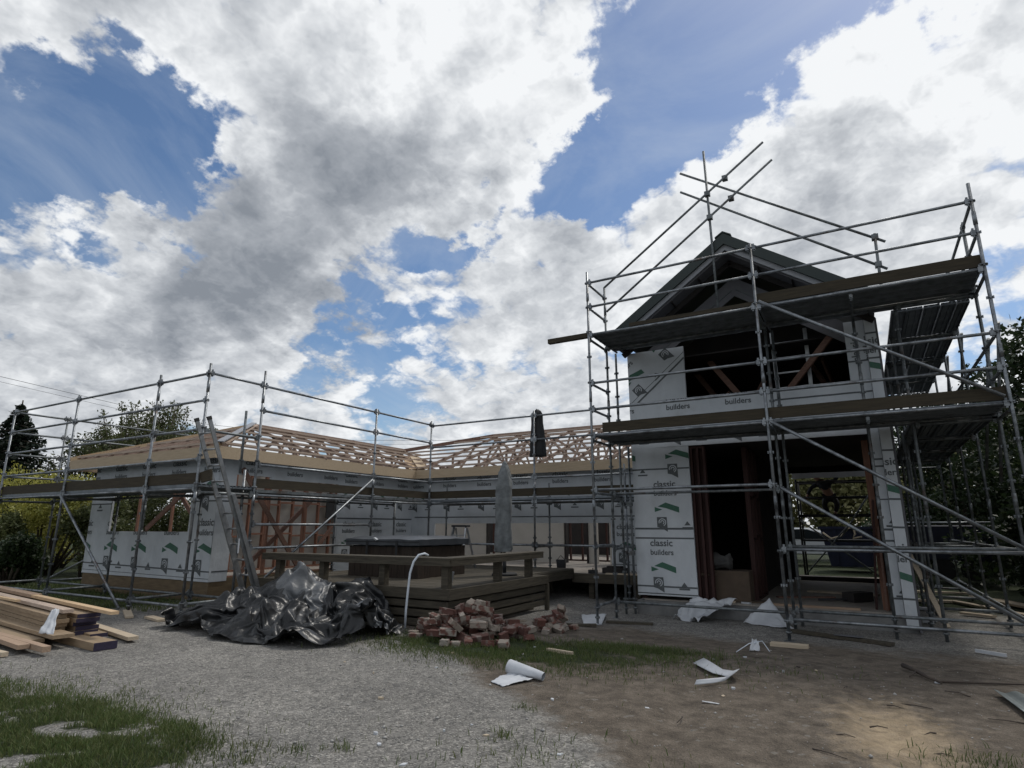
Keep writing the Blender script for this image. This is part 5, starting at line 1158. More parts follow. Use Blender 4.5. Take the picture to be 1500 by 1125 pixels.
     9,6,-1,8,11,2,12,12,12,12,3,8,7,10,5,8,7,18,5,10,17,15,16,7,10,10,6,9,16,15,4,13,16,12,11,14,12,11,6,11,10,12,3,11,14,12,15,14,11,15,8,9,
     15,8,8,7,5,7,9,12,6,1,13,9,11,10,5,12,12,17,1,12,11,6,8,11,8,6,4,7,13,13,15,15,9,4,6,3,11,5,8,-3,11,11,12,-5,10,8,7,13,12,12,12,9,9,9,8,
     5,2,17,8,6,8,22,14,8,13,12,7,7,13,11,14,12,7,13,16,15,8,11,11,10,10,10,9,3,9,12,13,14,12,16,16,7,17,13,5,7,7,7,4,10,3,11,12,9,7,7,5,11,
     10,13,15,0,10,8,10,12,9,11,4,3,8,13,11,20,12,16,5,4,-1,6,9,11,-3,10,9,14,-12,13,14,12,8,13,12,13,15,10,9,7,2,12,9,10,2,14,17,13,9,14,12,10,
     11,7,13,11,8,9,14,13,13,15,5,10,16,15,7,7,5,2,10,12,14,13,14,17,13,15,8,11,7,2,10,8,5,9,4,11,15,10,6,5,3,12,11,13,12,9,1,9,11,10,7,3,8,7,
     13,17,17,13,13,10,8,2,-5,14,2,7,7,8,8,-15,18,18,15,9,11,13,14,14,13,10,11,12,4,10,7,4,16,14,10,12,14,12,11,11,12,13,9,8,8,7,15,13,6,9,11,
     19,19,7,6,2,8,7,9,14,12,12,13,16,15,13,7,3,4,9,11,9,7,2,14,13,13,7,5,1,9,11,8,14,14,6,1,9,8,4,6,13,18,15,11,13,14,5,9,8,9,3,0,11,7,7,7,
     8,-9,16,18,18,13,12,12,14,14,15,10,14,12,10,5,6,15,9,18,8,12,13,14,13,12,12,14,10,6,6,3,13,7,15,5,10,15,26,4,9,6,9,6,9,14,3,12,13,15,13,12,
     14,0,6,8,9,11,11,4,8,13,11,4,9,8,5,3,13,7,12,11,5,4,6,8,11,18,14,12,10,14,12,14,3,2,6,8,8,6,10,8,7,8,3,13,15,18,13,10,12,15,15,13,11,14,
     14,10,10,15,8,11,17,10,9,12,11,23,6,12,13,10,8,3,1,10,11,11,12,4,13,16,21,6,10,4,12,10,3,8,10,13,13,13,14,9,6,9,6,11,6,17,6,5,9,8,12,4,6,
     11,-2,11,8,6,16,14,5,2,7,13,17,18,8,8,13,10,11,10,9,7,6,6,4,8,11,7,6,15,8,10,14,12,9,10,14,16,11,15,10,14,12,15,14,10,14,11,13,12,8,9,26,
     12,3,12,10,4,-1,10,11,11,10,9,8,11,19,16,12,12,10,6,4,7,7,9,12,14,12,11,11,10,6,11,11,-3,18,15,3,10,6,11,9,-1,8,7,2,10,10,13,14,10,9,11,0,
     13,15,15,4,13,10,5,9,11,8,14,8,4,5,9,8,9,14,7,8,7,9,12,7,13,14,11,8,13,15,16,14,16,12,15,12,9,13,12,11,23,5,7,7,8,0,13,6,12,10,10,8,10,
     13,17,18,17,11,11,-3,9,5,5,12,11,13,13,11,10,8,3,16,11,-7,12,18,9,2,14,11,6,2,7,9,6,4,10,24,11,12,12,12,-6,11,9,14,5,12,12,9,4,9,10,10,14,
     8,4,6,6,8,0,8,9,10,11,6,12,6,14,18,-4,15,16,23,17,17,9,13,12,10,7,9,17,19,7,8,7,2,12,8,6,12,10,9,8,11,15,17,16,13,19,-1,7,6,4,11,9,15,8,
     15,9,9,2,11,17,4,-4,15,9,9,10,14,9,10,-2,8,9,7,9,13,14,16,11,8,12,8,2,10,5,10,12,4,11,13,9,11,9,8,10,8,5,6,7,7,8,2,13,12,9,7,13,11,11,1,
     16,22,22,18,11,10,10,12,14,5,7,9,13,15,10,3,11,6,13,10,9,6,11,9,13,12,14,16,14,18,0,8,7,8,10,10,5,16,13,9,6,10,14,6,-1,16,10,-1,2,20,5,18,
     9,0,10,6,8,9,13,12,17,12,3,13,13,6,9,1,8,11,2,6,11,13,12,12,11,9,6,7,6,7,-6,7,13,13,11,14,6,8,10,10,10,17,18,17,12,10,8,14,15,10,8,9,12,
     9,10,9,6,12,13,9,10,10,10,6,10,13,11,14,16,16,13,6,8,8,4,6,11,14,13,11,15,9,8,9,0,12,8,11,-6,12,11,3,14,19,4,10,5,5,9,11,16,4,16,13,12,7,
     11,8,5,6,7,4,5,2,10,12,15,16,11,7,6,7,3,2,10,13,14,10,12,11,5,11,6,10,13,15,17,16,19,2,10,11,10,8,8,14,11,12,8,9,9,14,15,8,12,8,8,6,11,
     11,14,17,15,12,10,9,7,8,8,12,9,11,14,12,9,9,6,13,10,4,2,3,5,6,10,16,15,12,8,6,8,5,14,14,5,15,12,8,7,12,11,3,6,9,5,5,3,2,13,14,15,14,8,4,
     7,9,11,9,12,11,10,14,7,8,3,10,10,13,12,14,16,19,13,8,3,8,7,9,18,10,11,10,10,14,13,12,18,6,7,7,7,7,12,13,14,15,13,12,10,7,11,13,5,10,14,13,
     8,10,7,12,14,9,6,2,4,4,4,7,16,15,23,0,3,12,5,16,9,13,9,14,6,1,7,10,12,4,3,7,9,6,4,11,8,17,17,8,5,5,7,0,12,14,9,8,12,10,3,9,7,11,15,11,
     16,17,6,20,5,7,9,4,13,15,11,9,9,16,16,9,18,15,15,1,4,7,8,10,12,10,15,16,8,9,10,11,15,9,14,15,1,11,12,7,11,11,9,8,7,7,6,6,4,16,23,11,2,-1,
     13,10,8,12,16,7,10,10,1,1,3,15,13,4,0,2,9,8,8,17,15,11,11,11,8,3,4,8,11,14,7,7,10,12,8,11,3,10,19,19,14,9,12,5,10,5,9,11,13,10,11,13,16,
     14,15,14,18,12,4,5,6,7,9,8,10,14,16,13,7,10,15,11,12,15,16,-4,9,12,10,11,10,6,8,6,9,9,10,9,12,18,6,8,5,-1,12,16,12,11,10,8,10,5,1,1,11,18,
     4,3,-2,3,11,12,14,14,14,8,12,9,5,2,12,10,8,12,8,7,11,9,14,10,5,16,19,12,10,10,7,4,7,9,13,11,8,12,17,15,19,18,11,11,10,11,5,9,3,10,6,9,15,
     18,11,10,10,10,9,12,17,15,6,0,10,9,14,7,8,8,9,8,9,4,13,16,16,6,11,4,2,14,9,16,9,11,11,5,5,4,3,8,9,11,8,3,6,5,12,10,12,15,8,2,7,6,0,8,
     13,12,14,5,9,8,8,12,11,15,15,14,11,8,9,10,0,12,7,9,13,11,12,17,19,18,14,13,8,11,10,9,4,9,10,10,7,12,13,11,11,10,10,12,9,17,13,12,5,7,2,10,
     10,8,8,5,7,9,11,15,15,11,12,2,10,7,11,14,12,13,10,9,6,5,4,-1,9,12,12,2,12,9,6,8,9,10,11,13,1,-8,14,1,6,10,15,11,8,8,9,12,11,13,15,16,13,
     9,9,7,4,11,4,11,10,11,11,13,16,17,15,16,6,14,11,7,9,10,13,10,11,11,11,10,10,10,10,10,8,12,15,15,11,10,9,1,1,11,6,7,7,7,11,14,15,12,7,11,4,
     9,11,10,7,19,17,6,8,9,7,4,3,8,14,11,-1,13,10,9,-1,8,11,16,10,3,-4,2,-1,12,8,10,9,9,8,11,14,13,13,14,15,12,10,5,7,10,7,14,8,7,10,13,12,13,
     12,13,15,13,13,12,11,11,9,11,11,11,14,11,9,9,8,8,11,9,10,14,10,12,10,13,7,2,7,11,6,7,8,10,14,6,10,9,10,6,11,10,12,6,16,16,11,6,6,11,7,6,8,
     14,9,1,13,10,9,-5,6,12,13,11,-2,-9,11,2,12,10,8,7,8,9,13,15,13,15,13,11,10,9,8,8,11,13,8,15,10,6,9,13,11,13,7,12,16,15,13,13,9,10,10,12,12,
     14,11,8,9,8,10,3,7,10,14,13,11,11,8,8,8,6,10,10,11,8,11,9,10,5,6,10,11,10,10,11,12,12,11,11,6,10,10,9,6,12,12,8,4,13,10,7,4,2,11,8,4,-2,
     -5,13,3,14,9,9,4,7,11,15,13,13,13,11,11,10,9,6,16,14,6,11,11,15,8,10,8,11,10,10,12,16,13,12,12,10,10,6,12,12,13,16,12,9,7,6,9,7,10,11,10,
     14,14,9,3,8,11,8,8,10,11,11,10,10,7,3,7,7,9,10,13,13,10,13,16,8,6,7,9,12,9,6,8,14,12,9,5,7,2,9,0,-4,3,8,8,10,11,10,0,8,7,10,15,13,11,11,
     11,10,9,10,9,17,13,12,8,13,15,11,9,8,6,10,11,10,14,13,12,11,9,10,12,6,9,13,13,15,10,10,10,10,10,11,10,10,13,14,11,5,6,10,7,8,10,10,10,10,11,
     5,12,5,6,6,8,10,12,13,13,14,9,7,3,10,9,10,10,14,13,10,8,2,8,-1,8,4,-4,7,9,8,7,8,3,7,5,7,9,14,14,11,9,9,9,11,9,9,14,16,14,15,14,15,12,3,
     10,8,9,8,11,12,12,12,10,9,9,11,13,10,12,12,8,11,14,10,10,11,11,11,12,13,12,11,11,7,8,4,9,10,10,11,-3,15,12,12,11,4,6,6,9,11,12,10,15,9,4,5,
     11,12,9,12,13,12,8,7,-1,10,-1,7,2,8,9,6,6,1,9,0,9,6,5,5,10,22,8,9,9,8,10,9,13,11,15,19,17,16,13,11,8,7,8,8,11,6,12,11,11,8,9,11,11,12,
     13,11,11,10,7,14,12,11,13,13,12,11,10,9,11,7,9,11,9,8,6,11,11,6,8,7,12,18,10,4,6,9,8,7,11,14,14,4,8,5,13,13,11,11,11,6,8,-2,8,1,9,8,9,6,
     3,13),
    (58,-8,-6,-4,2,-1,0,0,-1,1,8,-5,-13,-11,-5,0,9,5,7,6,8,9,5,3,3,-7,-4,4,-7,-7,-7,-8,-7,4,0,-2,-2,3,5,-7,-8,-7,0,-9,0,-6,0,5,2,3,2,-1,-3,0,
     0,-1,2,-9,5,4,4,3,3,7,0,0,-6,2,-3,3,1,-2,-3,2,4,2,3,4,5,9,14,11,10,12,1,9,4,8,8,8,10,11,11,9,-8,-6,-7,1,0,0,-4,-4,5,3,3,-4,-6,-8,-4,0,
     7,6,7,6,-2,5,7,-2,4,0,-9,1,-11,-4,-4,0,-1,4,-2,-1,-2,3,-4,-8,-6,-8,-2,-5,-4,6,2,4,4,4,0,-1,-1,-3,-6,-4,3,7,5,0,2,2,-3,0,0,0,-6,6,5,1,-2,
     -4,0,6,6,4,4,6,10,11,9,7,5,5,3,9,8,7,7,7,9,11,6,-4,-4,-9,-3,1,0,-2,-7,5,4,3,2,1,-7,-7,-4,-3,9,7,4,-3,-3,-1,1,3,5,4,-5,-4,-6,-1,-1,0,-1,
     4,-4,-1,0,-11,0,-12,0,-5,-3,-2,3,6,3,7,3,2,-3,-3,-3,-3,-4,3,7,0,-1,1,3,-3,0,0,0,1,-4,-1,1,2,2,0,5,9,6,2,6,9,9,7,8,7,6,-2,3,10,9,11,2,
     8,6,8,2,-3,-10,-8,2,-2,-9,0,3,3,7,1,3,-8,-7,-8,-4,5,8,7,0,-2,-2,-1,5,3,5,-2,-2,-8,-3,-5,2,5,3,2,-2,-4,-8,-16,1,-7,-2,-2,-5,7,3,7,5,9,1,
     -3,-3,-4,-2,-1,1,4,-3,-2,2,-1,0,-1,-3,-4,-1,5,0,2,4,-2,2,9,7,6,4,5,8,8,6,8,7,-1,5,-4,9,9,8,11,2,10,2,8,1,-6,-9,-8,0,-11,4,2,4,6,1,-10,
     -10,-3,4,-3,-2,4,8,-3,8,1,4,3,-1,0,0,2,-6,-10,-2,4,7,1,3,-1,-6,-5,-9,-12,0,-1,-3,-3,2,6,1,11,7,3,-2,-5,-4,-5,-1,1,0,0,-4,2,1,-1,-7,-3,1,
     -3,5,-4,1,1,10,-2,9,7,9,7,9,4,4,7,7,8,1,-5,-1,7,10,12,2,5,5,-2,12,7,-5,-7,-9,-10,-1,2,-3,-1,2,4,-10,4,-10,6,-4,2,-3,5,4,5,5,3,-4,10,2,
     -1,4,-8,-8,1,4,3,-1,0,-3,-4,-6,-8,-2,0,1,-1,-2,0,-4,5,11,3,3,-7,-5,0,-3,-2,0,-1,0,-1,-1,-3,-5,-1,-2,-3,3,0,-1,-1,-2,13,0,11,2,11,10,5,8,2,
     9,6,-1,0,6,-4,3,7,12,1,-1,9,2,9,8,2,-8,-6,-8,-3,2,-2,-3,-1,0,2,-7,-9,2,6,-3,1,4,0,2,0,3,3,8,10,7,4,-3,-5,-2,0,0,-3,-3,-3,-3,-8,-8,0,1,
     0,4,-2,-3,-5,4,5,10,-3,-4,-8,1,2,-2,-3,-2,-11,-2,3,5,-3,-6,-7,6,-5,-1,-2,3,-1,11,6,7,7,9,7,12,0,7,2,11,2,0,-1,2,5,1,9,5,1,-3,6,6,4,7,-7,
     -2,-5,-3,-3,0,-3,-2,1,1,-6,-7,-5,5,3,-2,2,3,2,-5,4,6,6,6,7,11,3,0,-5,-3,-2,-4,-2,-5,-6,-6,-8,1,2,3,0,3,-11,3,2,1,8,0,-9,-6,-3,-5,7,1,-6,
     -11,-3,3,7,-9,-3,0,-1,1,0,-2,2,-3,10,6,11,2,12,8,4,10,-1,6,2,9,5,-2,1,-1,4,0,3,2,10,4,9,5,-3,-1,2,-4,0,-4,-3,-2,0,1,-1,-2,-4,-7,1,0,-1,
     3,2,0,-3,5,8,6,4,4,1,7,7,-2,-1,-4,-4,-3,-6,-6,-7,-7,-6,2,3,8,-5,0,0,0,3,-2,8,-8,-5,-5,-12,-1,2,3,-1,-3,-1,3,-9,-1,-2,2,2,0,-3,-3,-2,6,12,
     11,4,10,7,9,-1,6,7,-1,2,9,6,-4,4,4,-3,0,4,-1,3,5,8,4,-2,-4,3,-6,-1,6,-2,1,2,-2,-9,-3,-10,-10,4,7,5,0,-5,4,5,2,9,9,-1,7,2,-2,3,4,-4,-4,
     -4,-7,-6,-6,-9,-1,2,2,2,-3,-1,-4,5,5,-5,4,-2,-8,-9,-5,-2,-5,11,-1,-2,0,-6,0,0,-2,0,-2,3,2,-1,1,6,9,4,5,6,9,4,4,6,2,5,-1,1,9,4,0,8,-1,-1,
     1,2,6,5,10,1,-6,4,-6,0,1,2,2,2,4,-9,2,-11,-10,-8,-6,9,7,2,-2,6,4,3,3,12,5,1,-3,6,-2,-2,4,-4,-5,-13,-6,-4,-7,1,3,2,2,-3,-4,-1,6,-3,5,-5,
     -7,1,-5,-7,-3,-4,1,9,-1,-7,0,1,-3,2,1,-3,4,2,-3,6,5,5,4,4,4,10,3,5,-1,9,5,0,1,3,5,6,1,5,-2,0,3,-1,11,1,7,0,-1,-1,-2,3,4,2,3,3,-9,-5,
     -4,-11,-3,-5,-7,2,8,8,3,9,0,2,-2,7,9,2,2,1,-3,-3,-4,-3,-14,-9,-2,0,-1,-3,-1,3,3,-1,0,4,3,-9,-7,-4,1,-3,-1,-7,-1,4,1,5,-5,1,-2,-2,4,0,-1,
     2,9,-3,-1,8,5,3,3,3,1,7,6,-3,9,0,9,2,4,3,-2,7,6,5,-5,0,-3,11,8,8,3,1,-3,-8,9,1,5,4,5,-8,-6,-6,-8,-3,0,-1,-3,-2,3,10,5,2,3,-3,-4,10,-1,
     9,6,-2,-3,-5,-4,-9,-11,-4,0,-2,-2,0,1,4,-1,2,2,-9,-10,2,-2,-1,-3,-3,-1,0,1,3,5,-4,-4,3,-6,8,-2,3,3,5,3,2,0,3,2,2,6,4,1,4,3,-8,9,12,9,-4,
     6,-7,4,4,3,9,5,6,11,8,3,7,1,-2,-8,2,10,3,4,7,-6,-10,-6,-5,-5,3,-3,6,-5,0,4,10,1,-2,-2,-7,-1,3,9,11,2,-10,4,-6,-4,-8,-9,-5,-3,-1,2,1,0,4,
     4,1,-6,-16,7,-2,-4,-1,-4,0,1,-2,7,0,-2,-7,-4,4,3,5,4,1,8,5,1,0,3,1,1,1,3,7,0,6,-6,0,7,13,4,-3,2,4,-1,0,3,2,0,6,10,8,8,3,-6,-3,3,4,7,
     8,1,-1,-10,-6,-5,-4,-2,4,-4,7,0,2,1,2,0,-2,-2,-2,-5,2,7,7,-6,8,-2,-10,1,-9,-7,-4,0,4,2,0,3,3,0,-9,-15,-5,1,5,0,-5,3,-2,0,4,3,-3,-5,-4,2,
     3,2,4,9,7,-4,7,-1,9,-7,1,3,3,5,3,3,-2,-1,3,4,9,4,-1,5,-1,2,-3,2,9,7,7,5,4,0,5,-6,5,7,0,6,2,-6,-5,-6,-5,2,1,-1,-1,2,5,1,-1,3,0,0,-1,
     -3,-5,-4,-1,3,7,-2,9,-8,0,-4,-6,-5,0,5,-4,3,3,2,-1,-10,-14,-6,1,0,0,1,-4,5,3,-1,-2,5,-4,0,-6,4,5,5,5,2,7,-4,2,5,5,-1,0,2,4,7,0,0,-1,4,
     2,0,5,6,2,4,-5,4,2,10,5,6,1,7,2,-2,0,1,10,2,6,2,-5,-7,-4,-3,1,1,-1,-1,2,3,0,0,1,4,2,-3,-4,-9,1,-2,-3,-1,6,2,6,-6,2,-6,-6,4,-3,2,-3,8,
     0,-3,-6,-7,-9,-3,-1,0,0,-4,1,7,-5,3,1,1,-2,-8,7,2,3,9,3,0,4,-1,4,4,4,-9,1,10,0,5,4,3,4,-1,-1,5,0,7,-4,4,-3,0,11,6,1,2,3,5,-2,0,2,5,8,
     -3,-2,0,-1,-5,-2,1,5,-1,-1,1,2,0,-1,-1,7,4,-3,-11,-5,-1,0,-1,-1,5,3,-1,0,-5,1,-6,0,6,-5,-1,7,0,-6,-2,-2,-3,-6,-1,-4,-5,-5,2,5,-2,-4,7,2,
     -6,-4,0,8,2,8,5,-2,4,4,-1,-2,1,0,2,7,7,4,4,6,2,-3,-2,2,-3,8,1,-3,4,-2,13,4,2,-1,1,4,2,1,1,-1,9,1,-3,-2,0,-4,-1,1,6,0,-1,-1,1,-2,4,4,
     -6,7,-1,-10,-2,-5,0,-4,3,-1,11,1,-4,-4,-3,-3,-2,5,-3,0,-5,7,-2,-2,0,-2,-5,-4,-5,-4,-4,-2,-6,2,7,6,-3,-2,-3,-1,-5,11,13,4,-5,-3,8,-3,4,2,-1,
     6,-5,4,8,-2,5,11,5,-2,-2,2,1,1,1,-4,-2,15,1,2,0,1,-3,4,3,0,2,1,2,1,-1,-2,-1,0,2,3,-1,-1,-2,0,1,4,2,-6,6,-11,6,-6,-4,1,-2,-6,3,-1,10,1,
     -7,-4,-1,-1,-2,4,-4,-5,-2,8,-1,2,-3,-4,-4,-4,-5,-3,-5,-3,1,3,6,2,-3,-7,-2,0,7,5,9,1,-11,-1,10,7,-4,2,6,-2,0,1,4,6,4,13,3,-2,-3,4,2,-2,-1,
     -5,11,5,2,1,-2,-4,2,6,0,3,5,1,-4,-3,-1,-1,0,2,1,-1,-2,1,-3,4,-2,4,-7,6,-10,8,-6,-4,-1,-9,2,-6,7,1,-1,2,-3,-7,1,4,2,-2,-5,-3,-1,9,-2,1,-2,
     -4,-5,-4,-4,-7,-2,2,3,-2,5,1,-8,-1,1,-3,2,8,4,-3,-4,0,13,3,3,1,1,2,2,2,1,1,11,13,1,-4,-6,8,1,-9,-2,12,4,2,1,-3,-2,0,7,1,-1,3,8,-1,-5,-3,
     -1,-1,1,-1,-1,-2,1,-2,-3,4,-3,0,-5,8,3,-7,-6,-1,-6,-3,-5,6,7,-1,-2,-10,1,-5,3,7,1,-10,0,0,-2,6,4,2,-7,-6,-3,-3,-7,-2,0,0,2,3,-3,0,-7,4,4,
     2,4,3,-4,-6,-4,4,7,2,8,4,1,-3,2,8,-4,7,16,-4,1,0,5,-5,0,-5,11,3,2,0,-3,-1,1,-1,4,2,-2,5,10,-6,-5,-3,4,-2,-1,0,-3,-2,-3,2,1,-3,0,9,0,-5,
     -6,-4,-6,-3,-7,0,1,10,6,-9,-7,-8,2,6,3,-4,-2,1,-2,0,2,5,3,-8,-2,-2,-4,-6,-1,-3,1,1,0,1,-3,-9,6,3,8,6,-3,-7,-2,-5,4,6,0,5,1,1,4,2,2,3,6,
     7,8,-5,2,6,-2,-1,-1,12,0,-2,2,-1,-2,-1,1,3,-3,5,-1,2,7,-6,0,-2,4,-2,0,-2,-3,-4,1,3,-7,9,1,1,-7,-4,-2,-5,-5,-7,-1,4,11,3,-11,-14,1,-4,5,8,
     0,-7,9,7,-6,4,-2,-2,-7,0,0,-4,-3,-2,-5,2,0,1,-4,-7,-7,-4,2,8,8,8,-7,-1,1,-5,3,1,6,3,1,3,3,5,5,5,8,4,-3,-2,3,4,-4,4,8,-3,-1,1,2,-1,-3,2,
     -3,3,2,3,-1,-4,7,-2,-1,3,2,-4,2,-3,-4,-1,-3,9,-2,2,1,-6,-6,-2,-3,0,-6,-2,3,4,1,-9,-13,-5,3,-1,5,7,6,9,4,2,-8,-6,-4,-7,0,4,-3,-1,-6,0,-1,
     -4,3,-4,-10,-4,-5,2,1,1,7,6,-1,-5,4,-6,7,3,4,3,3,7,4,2,7,6,3,-1,-1,2,1,4,0,6,0,-1,0,1,0,-3,-3,0,3,5,0,1,-6,-3,8,1,3,1,-3,3,-6,0,-1,3,
     -2,2,1,-6,-4,-1,-5,2,-5,0,-4,-6,-3,9,-8,-2,-5,-3,0,5,3,13,9,1,2,-14,-1,-10,-1,2,3,0,-1,0,-3,-4,-8,-5,-1,-1,-6,-4,-2,4,2,2,6,-5,1,4,-5,-5,
     12,8,-1,4,3,11,2,3,10,4,-4,-3,-6,10,4,0,5,3,5,-2,0,0,-4,-5,-2,5,-2,2,-2,3,-4,-5,10,7,-3,1,3,-4,-1,-2,1,-1,1,-5,1,-2,-3,-3,0,2,1,2,-4,-6,
     -14,7,-5,-6,-5,5,-2,8,4,9,6,-4,-5,-6,-5,-2,4,-1,3,2,1,-4,-5,-9,-8,-5,-3,1,-5,1,2,1,6,1,-2,3,-5,5,-8,4,11,5,-1,8,-1,5,9,10,6,-3,-11,-9,6,
     5,6,7,7,8,-3,-4,-1,-6,-9,3,1,2,1,0,1,-2,-1,3,5,2,-3,2,3,-4,-2,-4,3,1,-3,1,0,-5,-1,3,3,2,-2,-2,-8,-15,-9,10,-6,-2,3,3,-5,12,4,7,-3,-5,-7,
     -5,-1,-2,5,4,4,-1,-3,-5,-8,-13,-3,-3,0,-2,-2,-1,6,4,3,1,-4,0,-4,-1,4,2,10,6,-1,5,3,6,1,11,-8,-9,-9,1,6,8,7,11,6,5,-9,-6,-8,-6,0,2,2,2,-1,
     1,-1,1,2,2,0,3,-5,5,-2,-1,-5,4,-1,0,1,2,-3,-1,4,4,2,-2,-3,-8,-13,-13,-7,12,-1,0,10,-2,-11,16,4,-5,-6,-2,-5,-5,3,0,6,4,0,-1,-2,-11,-16,-2,
     -6,-4,-7,7,4,3,10,2,-2,-2,-1,-1,-4,0,7,2,8,4,3,-3,-2,5,0,4,-6,-8,0,1,8,11,6,10,-3,3,-7,-10,-7,0,2,2,1,3,-1,0,-2,1,2,0,-4,3,0,2,-3,-4,-2,
     5,3,4,3,-2,-3,2,6,3,1,-3,-3,-14,-6,-11,-3,5,-2,5,5,-11,-10,18,-1,-7,5,-2,-9,-5,5,1,6,-1,-7,-5,-4,-13,-9,0,-2,-3,4,3,7,6,4,0,-4,1,-4,-3,-3,
     2,9,1,11,-4,3,-4,0,-2,-3,3,2,-3,2,1,8,5,3,6,-2,-1,-6,-6,-2,0,1,1,3,0,0,-2,0,-11,-1,7,3,-1,1,-7,2,1,0,5,7,5,0,-5,0,5,4,5,-1,-3,-9,-7,-4,
     -11,-9,6,0,0,1,-14,-3,13,-3,10,-1,-9,-12,2,5,5,-1,-6,-8,-10,-7,-6,-1,-1,-2,1,8,5,9,8,-2,-4,-1,-6,0,-4,-2,2,9,4,3,-2,-3,-7,-5,-4,0,5,5,6,3,
     9,6,3,-1,6,-3,-5,-3,-3,-2,3,-2,5,0,0,-2,-2,-7,-4,0,1,6,-2,-3,0,2,-2,6,9,5,2,-5,1,1,3,5,2,-3,-7,-9,1,-8,-11,-4,7,-5,2,-7,-8,6,5,6,0,-6,
     -13,-5,-1,6,7,-4,-10,-10,-4,-6,-2,0,-1,3,5,10,1,3,9,-5,-6,-2,0,-4,0,0,0,4,7,-2,-3,-5,-7,-12,-5,2,6,8,9,10,-1,4,3,3,-3,2,-2,-9,1,1,1,1,2,
     1,-2,-3,-1,-1,-8,-2,6,5,-3,-7,2,0,3,8,6,4,5,-4,-1,-2,3,2,-1,-4,-8,-4,-2,-6,-4,-4,1,-1,-1,-11,7,4,-3,3,-8,-8,-6,-1,3,1,6,-11,-10,-2,-5,-1,1,
     0,3,5,6,5,2,3,-3,-5,2,0,-8,2,0,-1,2,3,-10,-2,-1,-2,-11,-11,-1,12,5,7,8,-1,3,4,0,1,-4,-2,1,1,1,0,-1,-1,1,1,-3,3,-1,-8,-3,4,0,-1,-8,-5,10,
     7,2,4,3,0,6,-3,-1,0,4,-5,-1,-6,-6,-4,-10,-1,1,2,-1,-1,-11,7,1,-3,-2,-4,-7,-11,7,0,5,1,0,-11,-11,0,-1,1,1,2,-1,12,5,0,-3,1,-2,-4,-2,-5,1,5,
     -3,-1,4,-9,-8,0,5,-8,-10,-8,9,6,3,17,-6,0,5,0,-3,-2,-1,2,-1,3,0,-5,1,-1,4,3,0,-3,-9,-3,-6,-3,7,-6,0,0,14,1,3,5,-2,0,5,1,-1,-7,2,1,-6,-8,
     -7,-5,0,1,-2,4,-5,-4,0,3,0,-1,-5,-5,-12,-7,7,7,5,1,-4,-11,-6,0,0,0,1,-7,11,9,1,-4,1,-1,-6,-5,-1,0,2,0,-2,3,-6,-8,0,-3,-1,-9,-6,5,11,-11,
     17,-6,-1,2,-4,-5,-3,4,-2,5,-5,-4,1,-4,8,5,7,-6,-5,-4,1,-5,-7,-8,4,0,0,5,9,-4,3,5,1,-5,10,-5,-1,-3,3,-3,-9,-5,-4,-3,3,-1,-3,1,-3,2,5,-1,-4,
     -6,-5,-5,-7,-4,4,10,-4,-6,-4,-2,-2,0,0,-1,-9,3,6,6,-2,8,-1,-6,-8,2,1,-1,-1,-3,-3,-7,1,-5,4,-10,-3,-5,4,8,-2,3,-1,0,0,-3,-5,0,4,0,-4,-4,1,
     -5,0,3,16,-7,2,-3,2,1,-1,-8,-9,-8,4,1,2,3,3,3,-3,3,2,-1,3,-2,0,1,-2,-7,-5,-3,-2,0,-6,3,1,-1,5,-1,0,-3,-6,-7,-6,-4,-6,3,4,1,-7,-1,-5,1,-1,
     -1,0,-9,5,3,-3,6,8,2,-9,-12,4,2,-4,-2,0,-3,-3,-2,-1,-8,-5,3,-6,-2,5,-1,14,-5,-3,-2,0,-2,1,1,-3,-2,-4,-4,2,1,1,6,3,0,0,5,4,-1,-8,-9,-3,-5,
     2,0,3,0,-2,0,4,3,-2,0,2,4,-1,-2,-10,-12,-4,-2,0,0,3,7,2,0,1,-1,-6,-11,-4,-2,-6,-6,2,6,-5,-3,-13,5,3,0,-2,1,-7,2,6,-3,4,6,-2,-13,-4,6,3,
     -5,-2,-3,-1,0,-4,-7,-1,-5,-2,0,-3,-7,-3,2,-1,-1,-2,1,0,0,2,-2,-3,-9,3,1,5,0,-2,7,0,1,8,2,-1,-6,-5,-2,-2,0,-1,-5,-6,2,1,3,-1,1,-1,-1,12,-5,
     -3,-3,-3,-6,-4,4,-6,0,3,3,2,-1,-5,-11,-10,-1,-1,-1,-10,3,-6,3,-2,-17,-2,10,-8,4,5,-3,-2,2,6,1,1,-9,-8,5,7,-3,-11,5,-3,-5,-8,2,1,-6,-3,2,-6,
     0,-3,-10,8,-1,-1,1,0,0,2,2,-1,-5,-6,1,1,0,3,0,1,4,3,6,1,-1,-3,0,-2,0,3,0,-7,-4,-5,0,-2,-2,2,-1,0,1,4,-2,-4,-1,2,-2,3,-5,-3,-2,4,1,-5,-5,
     -12,-10,-3,2,-5,-11,3,-3,-4,-2,-11,-1,0,-5,13,-1,-13,5,7,6,2,-5,-6,0,6,3,-8,-11,-3,5,-1,-7,-3,-3,1,-2,-6,2,-5,-3,-6,9,-3,-1,4,3,0,1,2,-1,-5,
     -5,0,0,1,2,-1,4,3,2,0,4,-4,2,-1,2,0,1,-1,-1,-6,-8,-1,-2,-3,-5,5,1,2,3,-5,1,-1,3,-1,3,-2,-4,-4,0,1,-4,-8,-10,-7,-3,1,-16,-8,6,-2,-5,-14,0,
     0,-10,0,13,-6,-13,12,6,1,4,3,0,-2,6,-2,-6,-10,-8,-6,5,1,-3,-2,-6,-2,0,-6,2,-8,-6,2,7,3,3,0,0,1,2,1,-5,-5,-8,5,2,-1,0,3,2,0,3,-3,1,4,-3,
